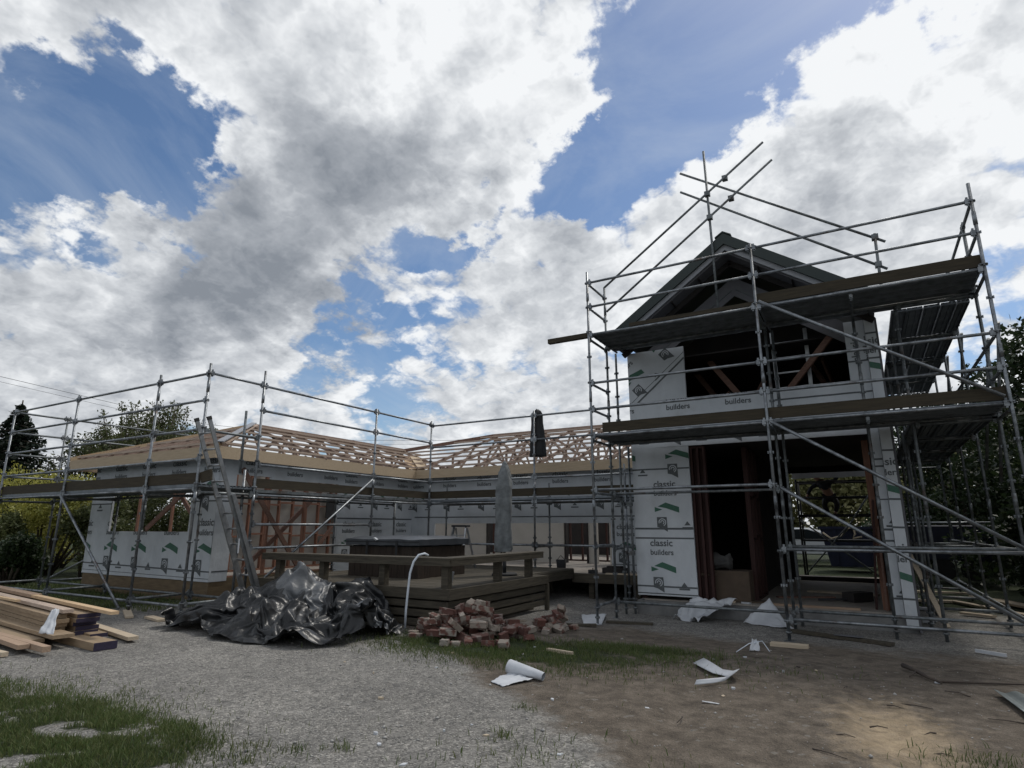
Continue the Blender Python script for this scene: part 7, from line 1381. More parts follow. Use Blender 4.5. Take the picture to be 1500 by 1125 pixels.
     17,14,12,16,12,0,-6,-12,-6,-14,-1,-8,1,10,-6,6,-7,2,-2,4,-2,-7,-10,-10,-4,10,14,-5,-12,-23,-12,1,7,8,-1,-11,-5,5,-12,-7,-14,-1,3,2,10,15,-9,5,
     9,1,-4,-1,-9,-7,-7,-6,2,-1,-7,-7,-3,2,-15,6,4,-6,-8,-7,2,9,7,5,-15,-6,9,3,12,4,14,12,17,9,10,10,12,14,16,3,0,-11,-10,-14,-17,11,15,12,18,11,
     -4,-6,-4,-11,-8,-8,-7,3,12,4,-6,2,-9,1,8,-3,-9,-8,-7,5,10,6,-10,-10,-11,-3,-2,5,8,-4,-18,0,-1,-10,-12,-10,4,-6,-5,10,15,-5,14,7,-3,-12,0,2,-4,
     -7,-10,-9,5,1,-7,-5,-6,-11,5,10,4,-4,-7,-5,4,2,9,-12,7,-6,6,9,9,11,8,14,12,10,13,11,10,14,3,-3,-9,-8,-3,-12,-2,15,9,10,4,6,2,-10,-2,-14,-8,
     5,4,3,1,0,-9,-6,0,4,-5,-3,-2,3,13,9,-4,-12,-15,7,-4,-8,6,9,-5,-20,-6,-3,7,-14,-5,-1,-11,-3,-1,10,-1,18,8,-2,-16,-10,-1,-1,-6,-6,-5,-1,7,3,-3,
     -5,4,-5,3,8,8,-1,-6,-6,6,-4,10,-9,8,-1,5,14,15,8,8,12,3,6,14,9,11,6,-2,-10,-8,-3,-10,6,8,13,4,2,5,0,-6,-5,-4,-8,-1,4,3,3,-3,-9,4,-7,1,2,
     4,-1,12,10,-7,1,-12,-4,11,-1,-7,-7,9,-9,-17,-7,0,-5,5,-17,2,-1,-4,-9,-2,6,9,15,3,-13,-13,-14,-6,-7,-4,-1,9,-2,6,6,2,4,2,-3,-3,9,9,-4,-7,-6,
     9,0,1,7,0,-1,5,26,15,6,10,4,3,7,10,2,5,6,-13,-12,-8,5,3,1,9,11,3,3,-4,-6,-1,0,-5,-1,-2,-1,0,-2,10,-6,7,-6,7,2,9,8,-4,2,-9,-9,10,9,4,-11,
     -12,2,-11,-12,-1,-11,2,2,-17,-12,3,7,-4,-3,-1,2,14,8,-3,-15,-13,-14,-7,3,-9,6,-4,5,5,5,-9,8,7,-8,5,8,8,-10,-11,-1,1,2,4,3,-1,10,22,15,10,8,
     6,8,7,4,6,1,5,-6,-13,-17,1,-2,4,6,11,8,1,-5,5,-5,0,-2,6,2,-8,-6,9,8,1,-8,8,-2,6,-2,11,5,0,-7,-9,2,13,9,-8,-13,-9,-13,4,-6,-15,-6,10,-16,
     -17,-4,8,8,0,0,-2,2,4,1,-7,-11,-10,-8,-11,1,-2,10,-2,-5,5,6,8,-1,7,8,8,-4,-12,-6,-7,-6,2,3,4,6,14,8,17,8,2,12,18,14,5,0,4,-6,-7,-17,-4,-14,
     -3,-2,14,8,8,1,2,10,-7,-7,10,14,3,-16,-2,5,-4,-2,13,-1,0,6,-5,-1,5,6,0,-5,-8,10,13,3,-12,-17,-10,10,-5,-18,-12,6,-5,-14,-12,2,11,9,-2,-2,8,
     -14,-4,-6,-13,-7,-5,1,-6,7,10,0,-8,-6,-3,11,6,3,10,-2,-3,-3,-3,-9,-10,9,5,7,3,-1,7,16,5,5,-1,20,18,12,-1,-2,-7,-17,-1,-8,-6,-10,9,9,4,4,1,
     12,13,-9,-8,8,12,4,-7,-4,6,-7,1,12,6,-1,0,-5,-4,-3,0,2,-1,4,5,8,10,-12,-17,-5,6,-12,-13,-2,-10,6,-8,-15,-10,8,14,5,1,1,-5,-9,-8,-9,-6,-3,-1,
     -5,-3,5,8,-6,-10,-3,7,10,11,3,-9,-8,0,0,-2,-10,10,13,13,3,-5,-3,10,8,-8,0,5,20,14,6,-10,-8,-10,1,8,-12,0,1,8,5,-7,5,21,12,-3,-4,-5,10,0,0,
     8,5,-4,-4,10,10,5,0,-5,-3,-2,-4,-2,2,4,6,6,4,-13,-13,-3,-10,-13,3,-16,-2,-1,6,-15,-18,-1,12,12,3,-1,-3,2,-8,-10,-2,-4,-4,-3,0,-4,-2,-5,-12,0,
     11,6,9,-7,-11,-1,4,-5,-3,-1,4,12,14,7,1,0,-5,7,-1,-8,-1,11,13,8,-6,-7,-1,11,-9,-6,1,2,5,5,-9,5,15,16,1,0,9,7,2,1,-4,9,-8,7,2,7,7,8,2,-4,
     -2,-4,-3,-1,4,7,4,-10,-13,-3,-16,-9,-7,6,-14,-15,3,-1,-4,-5,-8,4,11,3,0,5,-8,3,-1,-5,-4,-5,-2,-1,-4,-17,-3,-7,0,14,8,2,-10,-8,5,-4,0,5,2,0,
     3,5,7,4,7,-8,-1,3,3,-3,-1,13,2,-2,-2,6,6,-17,-3,2,8,5,-4,-2,3,3,13,7,7,10,6,1,4,6,4,-5,5,1,3,6,10,13,-4,3,-1,-4,-4,3,2,-10,-16,-11,2,-12,
     -9,-3,7,-18,-17,-7,-7,8,1,6,-6,5,10,1,-4,-10,1,4,0,-11,-3,1,4,-1,-10,-15,-10,0,8,10,1,-5,-2,4,-2,-6,2,5,5,3,2,3,7,4,-2,-11,-1,3,5,6,-2,6,
     -4,8,7,1,-14,-6,0,2,4,8,-1,-7,7,0,10,11,9,8,6,-1,6,5,5,8,4,1,-2,8,6,5,-2,5,-2,-1,-7,-1,-16,-11,-7,1,-10,-5,0,1,-17,-20,-14,-3,12,10,6,-2,
     -6,10,-2,-7,-12,1,5,4,-10,-3,1,0,0,-11,-8,-11,0,4,7,0,4,2,-1,-5,-1,0,2,5,7,6,4,0,-5,1,-2,-9,0,6,8,10,-4,0,0,8,0,-4,-3,-1,-2,-4,0,2,2,5,
     3,7,8,13,6,4,10,9,6,4,4,4,3,5,6,8,-10,-8,1,9,-2,2,-8,-6,-10,-13,-9,-4,-7,-5,-3,-10,-15,-12,2,11,4,5,1,-8,5,-4,-9,-11,2,2,7,0,7,-2,-3,-10,
     -12,-8,-4,8,-2,-2,1,9,-2,-2,0,-2,3,4,-3,2,8,5,-4,-3,-7,7,5,-9,-1,9,11,11,-2,-4,-7,0,-5,-3,0,0,-1,1,8,6,5,3,7,5,8,7,8,3,8,4,7,7,2,1,8,8,
     9,1,-9,-12,4,9,2,-1,-6,-11,-19,-17,-9,-5,-8,-5,-2,-9,-3,-1,8,-2,-1,4,0,-5,-7,-10,-3,7,0,-1,3,12,1,-9,-13,-9,-5,7,-1,9,0,-9,2,3,-4,-6,2,6,3,
     -3,0,-1,7,0,-7,-2,6,13,-3,-8,2,12,7,3,3,-6,-5,-6,-3,1,3,1,1,4,12,6,4,2,9,6,3,1,4,3,4,8,7,5,7,3,8,8,7,-1,-8,-4,-1,7,4,-8,-10,-22,-15,-7,
     -7,-9,-7,-4,2,-8,3,-3,-4,-5,3,-3,-7,-8,-4,1,5,1,-3,5,12,2,-9,-9,-1,-3,-5,3,-2,9,-3,-7,-1,-1,6,-9,-1,4,-4,-1,5,9,4,-1,-1,-2,4,7,-1,-6,11,0,
     -3,4,4,-3,-4,0,4,4,2,1,4,5,3,5,6,7,2,1,3,4,5,5,6,6,6,5,6,7,3,3,11,1,-4,-7,-3,-3,-3,-2,-12,-20,-7,-5,-7,-4,-5,-6,-11,-1,-6,-5,-6,1,0,-8,
     -6,-3,4,1,1,-6,3,10,6,-5,-4,4,-4,-13,-10,5,10,4,-5,-8,6,5,-7,-10,0,3,1,2,7,1,7,2,0,-3,-3,5,2,-2,7,4,-5,-3,5,5,2,3,3,0,6,1,-5,10,-5,6,7,
     9,5,3,3,1,2,5,8,11,12,11,7,-1,-5,0,10,1,-1,-3,-12,-9,-8,-4,-9,-11,-8,-3,-6,-6,-10,-9,-11,-2,-7,-3,-7,0,2,-5,-2,-4,9,-3,-6,1,8,3,5,3,-5,-12,
     -7))
nx_, ny_ = 92, 58
vs = np.stack([np.array(q).reshape(ny_+1, nx_+1) for q in SHEET], 2)
vs[:, 0] = np.cumsum(vs[:, 0], 0)
vs = np.cumsum(vs, 1)*.005+np.array([-10.4, 5.4, 0])
vs[..., 0] = -7.30+(vs[..., 0]+7.4)*.85
vs[..., 1] += .12; vs[..., 2] -= .012
vs[..., 2] = np.where(vs[..., 2] > .62, .62+(vs[..., 2]-.62)*.85, vs[..., 2])
ii = np.arange((nx_+1)*(ny_+1)).reshape(ny_+1, nx_+1)
fs = np.stack([ii[:-1, :-1], ii[:-1, 1:], ii[1:, 1:], ii[1:, :-1]], -1).reshape(-1, 4)
cen = vs.reshape(-1, 3)[fs].mean(1)
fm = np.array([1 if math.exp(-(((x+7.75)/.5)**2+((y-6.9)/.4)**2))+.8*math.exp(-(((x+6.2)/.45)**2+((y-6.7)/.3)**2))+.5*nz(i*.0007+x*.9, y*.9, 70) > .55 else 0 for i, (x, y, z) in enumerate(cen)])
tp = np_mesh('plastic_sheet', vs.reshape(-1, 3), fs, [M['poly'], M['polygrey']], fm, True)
sm_ = tp.modifiers.new('smooth', 'SUBSURF'); sm_.levels = 2; sm_.render_levels = 2
setp(tp, 'crumpled heap of black polythene sheet lying on the gravel in front of the deck', 'plastic sheet')

# ------------------------------------------------------------------ bricks tipped beside the deck
brm = []
for s in range(4):
    bm = bmesh.new(); bmesh.ops.create_cube(bm, size=1)
    L = (.228, .225, .20, .13)[s]
    for v in bm.verts: v.co = Vector((v.co.x*L, v.co.y*.108, v.co.z*.074))
    bmesh.ops.subdivide_edges(bm, edges=list(bm.edges), cuts=2, use_grid_fill=True)
    for v in bm.verts:
        p = v.co; n_ = noise.noise(p*22+Vector((s*9, 0, 0)))*.006+noise.noise(p*60+Vector((s*9, 3, 0)))*.003
        v.co = p*(1+n_/.06) if s < 3 else p*(1+n_*1.6/.06)
    bmesh.ops.bevel(bm, geom=[e for e in bm.edges if len(e.link_faces) == 2 and e.calc_face_angle(0) > .9], offset=.004, segments=1, affect='EDGES')
    me = bpy.data.meshes.new('brick'); bm.to_mesh(me); bm.free(); brm.append(me)
br_red = []; br_pale = []
for me in brm:
    me.materials.append(M['brick']); br_red.append(me); m2 = me.copy(); m2.materials.clear(); m2.materials.append(M['brickp']); br_pale.append(m2)
HM = {}
rb = random.Random(21)
BRICKS = []
def put_brick(x, y, rz, tilt=(0, 0), pale=False, v=0, lift=None):
    me = (br_pale if pale else br_red)[v]
    c_, s_ = math.cos(rz), math.sin(rz); cells = set()
    for u in np.arange(-.11, .111, .045):
        for w in np.arange(-.05, .051, .05): cells.add((int(math.floor((x+u*c_-w*s_)/.05)), int(math.floor((y+u*s_+w*c_)/.05))))
    hs = [HM.get(c, ground_z(x, y)-.01) for c in cells]; zb = max(hs)*.45+sum(hs)/len(hs)*.55 if lift is None else lift
    o = bpy.data.objects.new('brick', me); COL.objects.link(o)
    ext = .037*max(.4, math.cos(tilt[0])*math.cos(tilt[1]))+.05*abs(math.sin(tilt[0]))+.105*abs(math.sin(tilt[1]))
    o.location = (x, y, zb+ext*.93); o.rotation_euler = (tilt[0], tilt[1], rz)
    for c in cells: HM[c] = max(HM.get(c, -9), zb+ext*1.05)
    o['category'] = 'brick'; o['group'] = 'pale bricks tipped in the heap' if pale else 'red bricks tipped in the heap'
    o['label'] = 'pale mortar-covered brick lying in the heap beside the deck' if pale else 'old red brick lying in the heap beside the deck'
    BRICKS.append(o)
# neat courses at the left end
for k in range(5):
    put_brick(-5.75+.01*rb.random(), 7.42+.02*rb.random(), R(8+rb.uniform(-4, 4)), pale=k in (3, 4), v=0)
    put_brick(-5.50+.01*rb.random(), 7.50, R(8+rb.uniform(-6, 6)), v=1, pale=k == 4)
    if k < 4: put_brick(-5.62, 7.58, R(4), v=1)
for k in range(96):
    t = rb.random()
    if t < .68: x, y = rb.gauss(-5.06, .38), rb.gauss(7.52, .30)
    else:
        u = rb.random(); x, y = -5.0+.75*u+rb.gauss(0, .14), 7.8+1.5*u+rb.gauss(0, .2)
    if x < -5.45 and y > 7.55: x += .3
    if x < -5.5: continue
    put_brick(x, y, rb.uniform(0, 6.28), (rb.gauss(0, .28) if rb.random() < .7 else rb.choice((1.3, 1.5)), rb.gauss(0, .22)), rb.random() < .38, rb.choice((0, 1, 1, 2, 3)))
for x, y, rz, t, p, v in ((-5.02, 6.98, .6, (.1, .1), True, 0), (-4.95, 7.05, 1.1, (.2, .7), True, 2), (-5.2, 6.95, .1, (0, 0), False, 1), (-5.38, 7.1, 2.6, (0, .1), True, 3), (-5.62, 7.05, .2, (0, 0), True, 2), (-4.42, 7.02, 2.5, (.1, .15), False, 1),
                      (-4.78, 6.82, .4, (0, 0), True, 3), (-4.15, 6.98, .3, (.3, 0), True, 3), (-5.78, 7.2, .1, (0, 0), True, 3), (-4.55, 7.4, 1.2, (0, .2), True, 3), (-4.7, 7.25, .3, (0, 0), True, 1), (-4.9, 6.75, 1.9, (0, 0), True, 3)):
    put_brick(x, y, rz, t, p, v)

# ------------------------------------------------------------------ lumber stack at the left
def plank(lab, e, L, w, t, m, purple=False, ang=0., tilt=0., group='planks stacked on the gravel at the left'):
    d = Vector((-math.cos(R(7.5)+ang), math.sin(R(7.5)+ang), tilt)).normalized(); e = Vector(e); q = e+d*L
    mb = MB().bar(e-d*.0, q, w, t)
    if purple: mb.bar(e-d*.004, e+d*.012, w+.003, t+.003, 1)
    o = mb.build('plank', [M[m], M['purple']], None, lab, 'plank', group, origin=e)
G0 = 'brown board with a purple painted end inside the main lumber stack'
for k in range(5):
    z = .125+.052*k
    plank(G0 if k < 4 else 'topmost wide brown board with a purple end on the main lumber stack', (-9.25-.05*((k*7) % 3), 4.58+.015*((k*5) % 3), z), 5.2, .27, .047, 'lumber', True)
    plank('brown board in the near side of the main lumber stack', (-9.42-.04*((k*5) % 3), 4.33-.012*((k*3) % 3), z), 5.2, .19, .047, 'lumber')
plank('long pale pine board lying on top of the lumber stack and overhanging to the right', (-8.66, 4.60, .405), 5.6, .10, .04, 'pale', tilt=.0)
plank('pale grey board on top of the lumber stack beside the pine board', (-9.42, 4.40, .40), 4.8, .13, .045, 'batten')
plank('short pale board at the far upper side of the lumber stack', (-11.9, 5.05, .405), 2.4, .15, .05, 'lumber2')
plank('thin pale lath on top near the front of the lumber stack', (-10.9, 4.4, .45), 2.2, .06, .03, 'pale', ang=-.05)
plank('wide weathered board sticking out under the lumber stack front', (-8.96, 4.18, .155), 3.6, .24, .045, 'lumber', ang=-.03)
plank('purple ended thick board under the right end of the lumber stack', (-8.42, 4.42, .055), 2.6, .26, .09, 'lumber', True, ang=-.06)
plank('greenish board end jutting right beneath the lumber stack', (-8.62, 4.86, .06), 2.0, .13, .045, 'straw', ang=.05)
plank('purple ended board just above the bottom of the lumber stack', (-9.0, 4.62, .10), 3.0, .2, .045, 'lumber', True)
plank('pinkish square stick lying in front of the lumber stack', (-8.62, 3.86, .085), 2.8, .085, .065, 'lumber2', ang=-.05)
plank('pinkish board behind the square stick at the stack front', (-9.0, 3.78, .09), 2.4, .12, .05, 'lumber2', ang=-.02)
plank('pale greenish stick lying lowest on the gravel at the stack front', (-9.0, 3.60, .035), 1.6, .07, .05, 'straw', ang=-.12)
plank('stacked brown board low in the front of the lumber stack', (-9.3, 4.02, .09), 3.4, .2, .045, 'lumber')
MB().box(-10.4, -10.3, 3.75, 5.0, 0, .06).build('bearer', M['greywoody'], None, 'short timber bearer lying under the lumber stack', 'bearer', origin=(-10.3, 4.3, 0))

# ------------------------------------------------------------------ loose sheets of wrap
def sheet(name, lab, cat, c00, c10, c11, c01, n=16, amp=.02, m='white', seed=0, curl=0.):
    c = [Vector(p) for p in (c00, c10, c11, c01)]; mb = MB(); vs = []
    for j in range(n+1):
        for i in range(n+1):
            u, v = i/n, j/n; p = c[0]*(1-u)*(1-v)+c[1]*u*(1-v)+c[2]*u*v+c[3]*(1-u)*v
            e = 4*u*(1-u)*4*v*(1-v)
            h = amp*(nz(u*3+seed, v*3, 1)+.6*abs(nz(u*5, v*5+seed, 2))*2+.4*nz(u*9+seed, v*9, 7))+curl*(2*v-1)**2
            p = p+Vector((.5*amp*nz(u*4, v*4+seed, 5), .5*amp*nz(u*4, v*4+seed, 8), h)); p.z = max(p.z, ground_z(p.x, p.y)+.006); vs.append(p)
    mb.add(vs, [(j*(n+1)+i, j*(n+1)+i+1, (j+1)*(n+1)+i+1, (j+1)*(n+1)+i) for j in range(n) for i in range(n)], 0, True)
    o = mb.build(name, M[m], None, lab, cat, origin=c[0], recalc=False)
    sd_ = o.modifiers.new('thick', 'SOLIDIFY'); sd_.thickness = .0025
    return o
def gpt(x, y, h=.01): return (x, y, ground_z(x, y)+h)
SH = thing('wrap_offcut', 'white wrap offcut partly rolled up, lying on the soil in the middle foreground', 'wrap offcut', gpt(-3.3, 5.7, 0))
def sub(o, r): off = WL[r.name]; o.parent = r; o.location = Vector(o.location)-off; [o.pop(k, None) for k in ('label', 'category')]
sub(sheet('flat_end', None, None, gpt(-3.42, 5.50), gpt(-3.22, 5.40), gpt(-3.07, 5.74, .03), gpt(-3.42, 5.86, .03), amp=.012, seed=2), SH)
mb = MB(); vs = []; nr = 26
for i in range(9):
    t = i/8
    for k in range(nr+8):
        a = -1.2+2*math.pi*k/nr; rr = (.075-.035*t)*(1-.012*k/4)
        cx = -3.44+.46*t; cy = 5.90-.11*t
        vs.append((cx+.01*math.sin(a), cy+rr*math.cos(a)*1.1, ground_z(cx, cy)+.075-.03*t+rr*math.sin(a)+.006*nz(i, k*.3)))
w_ = nr+8
mb.add(vs, [(i*w_+k, i*w_+k+1, (i+1)*w_+k+1, (i+1)*w_+k) for i in range(8) for k in range(w_-1)], 0, True)
ro = mb.build('rolled_end', M['white'], SH, recalc=False)
rb2 = [(-1.82, 7.36), (-1.66, 7.10), (-1.52, 6.92), (-1.40, 6.84), (-1.32, 6.72), (-1.32, 6.58), (-1.40, 6.48), (-1.52, 6.38), (-1.60, 6.30)]
mb = MB(); vs = []
for i, (x, y) in enumerate(rb2):
    wd = (.10, .09, .09, .09, .10, .12, .13, .10, .02)[i]; hh = (.05, .05, .03, .04, .09, .10, .05, .03, .01)[i]
    for k in range(5):
        t = k/4-.5; vs.append((x+t*wd*.9, y+t*wd*1.2, ground_z(x, y)+.012+hh*(.2+.8*abs(t+.5)) if i < 7 else ground_z(x, y)+.012+.01*k))
mb.add(vs, [(i*5+k, i*5+k+1, (i+1)*5+k+1, (i+1)*5+k) for i in range(len(rb2)-1) for k in range(4)], 0, True)
o = mb.build('wrap_offcut', M['white'], None, 'white strip of wrap bent in a hook on the bare soil', 'wrap offcut', origin=gpt(-1.5, 6.8, 0), recalc=False); o.modifiers.new('t', 'SOLIDIFY').thickness = .003
sheet('wrap_offcut', 'large crumpled white sheet slumped against the concrete below the doorway', 'wrap offcut', gpt(-3.22, 11.35), gpt(-2.72, 11.15), (-2.15, 11.82, .24), (-3.0, 11.85, .18), 22, .11, seed=5)
sheet('wrap_offcut', 'white sheet with a raised pointed corner beside the middle scaffold post', 'wrap offcut', gpt(-2.05, 11.55), gpt(-1.20, 11.25), gpt(-1.35, 11.6, .02), (-1.62, 11.80, .30), 18, .03, seed=9)
sheet('wrap_offcut', 'white paper sheet lying at the foot of the left tall scaffold post', 'wrap offcut', gpt(-4.38, 10.02), gpt(-4.12, 10.2), gpt(-4.42, 11.2, .05), gpt(-4.78, 10.85, .05), 12, .015, seed=12)
sheet('plastic_scrap', 'small torn clear plastic scrap standing on the soil near the plank foot', 'plastic scrap', gpt(-1.50, 8.70), gpt(-1.38, 8.80), gpt(-1.40, 8.86, .13), gpt(-1.47, 8.82, .14), 10, .03, seed=15)
sheet('paper_slip', 'thin white slip of paper lying on the soil below the hooked strip', 'paper', gpt(-1.43, 5.80), gpt(-1.28, 5.775), gpt(-1.28, 5.80), gpt(-1.43, 5.825), 4, .003, seed=17)
sheet('wrap_offcut', 'white triangular wrap scrap hanging over the side of the lumber stack', 'wrap offcut', (-9.32, 4.05, .18), (-9.06, 4.10, .17), (-9.41, 4.28, .44), (-9.52, 4.25, .43), 12, .02, seed=19)
mb = MB().tube([gpt(-1.62, 8.5, .01), gpt(-1.5, 8.75, .10), gpt(-1.36, 8.9, .12), gpt(-1.26, 8.75, .02)], .006, 6); mb.build('wire_loop', M['pipe'], None, 'thin pale wire loop around the clear plastic scrap', 'wire', origin=gpt(-1.4, 8.7, 0))
mb = MB().bar(gpt(-1.36, 9.62, .025), gpt(-.88, 9.60, .025), .14, .045); mb.build('sole_plank', M['straw'], None, 'pale timber pad on the ground before the middle scaffold post', 'plank', origin=gpt(-1.1, 9.6, 0))
mb = MB().bar(gpt(-1.25, 11.05, .03), gpt(.12, 10.48, .03), .16, .04); mb.build('plank', M['greywood'], None, 'dark weathered plank lying under the bottom rail of the tall scaffold', 'plank', origin=gpt(-.5, 10.7, 0))
sheet('paper_sheet', 'grey paper sheet on the dark plank below the bottom scaffold rail', 'paper', gpt(-.62, 10.72, .06), gpt(-.28, 10.6, .06), gpt(-.2, 10.75, .06), gpt(-.6, 10.86, .06), 6, .01, 'soffit', 23)
for k, (x, y, L, a, w, m, lab) in enumerate(((-4.75, 9.55, .7, .25, .09, 'greywood', 'grey plank piece beside the brick heap tail'), (-4.3, 9.75, .5, .5, .1, 'greywood', 'short grey plank near the left tall scaffold post'), (-3.75, 10.55, .8, .2, .12, 'greywood', 'grey sole plank under the left inside scaffold posts'),
        (-11.35, 6.25, 1.0, -.45, .12, 'straw', 'pale plank lying on gravel in front of the low scaffold'), (-10.35, 6.15, .6, -.2, .14, 'straw', 'short pale pad beside the black plastic heap'), (-3.45, 7.15, .38, -.2, .05, 'straw', 'thin pale stick lying in the grass right of the bricks'))):
    d = Vector((math.cos(a), math.sin(a), 0))*L/2; c = Vector(gpt(x, y, .022)); MB().bar(c-d, c+d, w, .035).build('plank', M[m], None, lab, 'plank', origin=c)
# pale chips, twigs
rc = random.Random(31)
for k in range(46):
    y = rc.uniform(2.6, 8.5); x = rc.uniform(-1.0*y, .25*y); s = rc.uniform(.012, .035); a = rc.uniform(0, 3.1)
    bm_ = MB(); n_ = rc.choice((4, 5, 6)); pts = [(s*rc.uniform(.5, 1.2)*math.cos(6.283*i/n_), s*.7*rc.uniform(.5, 1.2)*math.sin(6.283*i/n_)) for i in range(n_)]
    bm_.prism([(x+p*math.cos(a)-q*math.sin(a), y+p*math.sin(a)+q*math.cos(a)) for p, q in pts], 'z', ground_z(x, y)-.002, ground_z(x, y)+rc.uniform(.005, .02))
    bm_.build('chip', M['white'] if k % 3 else M['straw'], None, 'small pale chip scattered on the ground of the yard', 'chip', 'pale chips scattered over the yard', origin=gpt(x, y, 0))
def twig(pts, r, lab, group=None, side_=None):
    q = [gpt(x, y, r*.7+h) for x, y, h in pts]; mb = MB().tube(q, [r*(1-.55*i/(len(q)-1)) for i in range(len(q))], 6)
    if side_: mb.tube([q[1], gpt(*side_)], [r*.5, r*.2], 5)
    mb.build('branch' if r > .012 else 'twig', M['twig'], None, lab, 'branch' if r > .012 else 'twig', group, origin=q[0])
twig([(.17, 8.5, .03), (.28, 8.2, .02), (.36, 7.95, .01), (.46, 7.72, .0)], .028, 'thick dead branch lying on the soil at the right', None, (.2, 7.9, .02))
twig([(.42, 7.85, 0), (.8, 8.0, .01), (1.3, 8.2, .01), (1.9, 8.35, .0)], .013, 'long thin dead branch running to the right frame edge')
for k in range(26):
    y = rc.uniform(4.4, 8.2); x = rc.uniform(-.42*y, .22*y); a = rc.uniform(0, 6.28); L = rc.uniform(.12, .4); b_ = rc.uniform(-.5, .5)
    if side(x, y) < .3: continue
    twig([(x, y, 0), (x+L*.4*math.cos(a), y+L*.4*math.sin(a), .012), (x+L*.4*math.cos(a)+L*.5*math.cos(a+b_), y+L*.4*math.sin(a)+L*.5*math.sin(a+b_), .0)], rc.uniform(.004, .007), 'thin dark twig lying on the bare soil', 'twigs on the bare soil')
# corrugated iron sheet at the right edge
mb = MB(); vs = []; A_, B_ = Vector((.84, 7.45, .02)), Vector((.98, 6.15, .02)); wv_ = Vector((1.6, .25, .0))
for i in range(61):
    t = i/60; off = wv_*t; h = .012*math.sin(i*math.pi/2*1.0*1.0) if False else .013*math.cos(i*math.pi/3)
    for P_ in (A_, B_): vs.append((P_.x+off.x, P_.y+off.y, gz(P_.x, P_.y)+.04+h))
mb.add(vs, [(2*i, 2*i+1, 2*i+3, 2*i+2) for i in range(60)], 0, True)
o = mb.build('corrugated_sheet', M['iron'], None, 'grey corrugated iron sheet lying on the soil at the right edge', 'iron sheet', origin=(1, 7, 0), recalc=False); o.modifiers.new('t', 'SOLIDIFY').thickness = .002
# timber and scrap lying beyond the tall scaffold
for k, (x, y, z, L, a, w, m, lab) in enumerate(((2.45, 15.6, .12, 3.2, 1.95, .25, 'straw', 'pale board on top of the timber pile right of the tall scaffold'), (2.75, 15.9, .05, 3.2, 1.9, .3, 'lumber', 'brown board under the timber pile right of the tall scaffold'), (2.2, 15.2, .03, 3.4, 2.0, .15, 'straw', 'pale board along the near side of the timber pile'),
        (.75, 15.2, .02, .7, -.5, .15, 'white', 'white scrap on the ground under the side scaffold deck'), (1.6, 14.6, .02, .55, -.6, .14, 'straw', 'pale offcut on the ground under the side scaffold deck'), (1.2, 10.35, .02, .35, -.6, .035, 'white', 'thin white strip on the ground outside the corner casing'), (1.1, 16.8, .02, .9, .2, .2, 'straw', 'pale offcut further back under the side scaffold'),
        (.78, 13.3, .02, .5, 1.2, .1, 'white', 'white strip on the ground close to the house side wall'), (1.3, 19, .02, 1.4, .1, .12, 'straw', 'pale plank lying at the far end of the side scaffold'))):
    d = Vector((math.cos(a), math.sin(a), 0))*L/2; c = Vector((x, y, gz(x, y)+z+.02)); MB().bar(c-d, c+d, w, .04).build('board', M[m], None, lab, 'board', origin=c)
for p, q in (((.72, 12.9, -.1), (.62, 13.8, 1.0)), ((.68, 12.6, -.1), (.66, 12.8, .5))):
    pass
MB().bar((.95, 12.6, -.1), (.62, 13.6, 1.0), .09, .03).build('board', M['straw'], None, 'pale board leaning low against the side wall by the scaffold', 'board', origin=(.9, 12.6, -.1))
# overhead wires
for k, (dz, r_, lab) in enumerate(((0, .012, 'upper overhead wire crossing the sky behind the low wing'), (-.28, .009, 'lower overhead wire crossing the sky behind the low wing'))):
    MB().tube([(-52, -6, 12.5+dz), (-39.81, 13.37, 9.45+dz), (-37.76, 18.39, 8.62+dz), (-35.41, 22.59, 7.82+dz), (-29.9, 29.49, 7.25+dz), (-24.63, 34.02, 7.42+dz), (-8, 48, 9.5+dz)], r_, 5).build('power_line', M['wire'], None, lab, 'power line', origin=(-38, 18, 8.6+dz))

# ------------------------------------------------------------------ trees and shrubs
def leaf_mesh(name, parent, pts, size, m, flat=.35, seed=1, long=1.6):
    r_ = np.random.RandomState(seed); n = len(pts); pts = np.asarray(pts)
    nrm = r_.normal(size=(n, 3)); nrm[:, 2] += flat*2; nrm /= np.linalg.norm(nrm, axis=1)[:, None]
    a = np.cross(nrm, r_.normal(size=(n, 3))); a /= np.linalg.norm(a, axis=1)[:, None]; b = np.cross(nrm, a)
    s = size*r_.uniform(.55, 1.25, n)[:, None]
    v = np.stack([pts-a*s*long*.5, pts+b*s*.42-a*s*.05, pts+a*s*long*.5-nrm*s*.18, pts-b*s*.42-a*s*.05], 1)
    off = np.array(WL[parent.name])
    o = np_mesh(name, (v-off).reshape(-1, 3), np.arange(4*n).reshape(n, 4), [M[m]]); o.parent = parent; return o
def blob_pts(blobs, n, seed, shell=.5):
    r_ = np.random.RandomState(seed); vol = np.array([b[3]*b[4]*b[5] for b in blobs])**.8; vol /= vol.sum(); out = []
    for b, k in zip(blobs, (vol*n).astype(int)+1):
        d = r_.normal(size=(k, 3)); d /= np.linalg.norm(d, axis=1)[:, None]
        rad = r_.uniform(shell, 1, (k, 1))**.7*(1+.28*np.sin(d[:, :1]*5+b[0])*np.cos(d[:, 1:2]*6+b[1]))
        out.append(np.array(b[:3])+d*rad*np.array(b[3:6]))
    return np.concatenate(out)
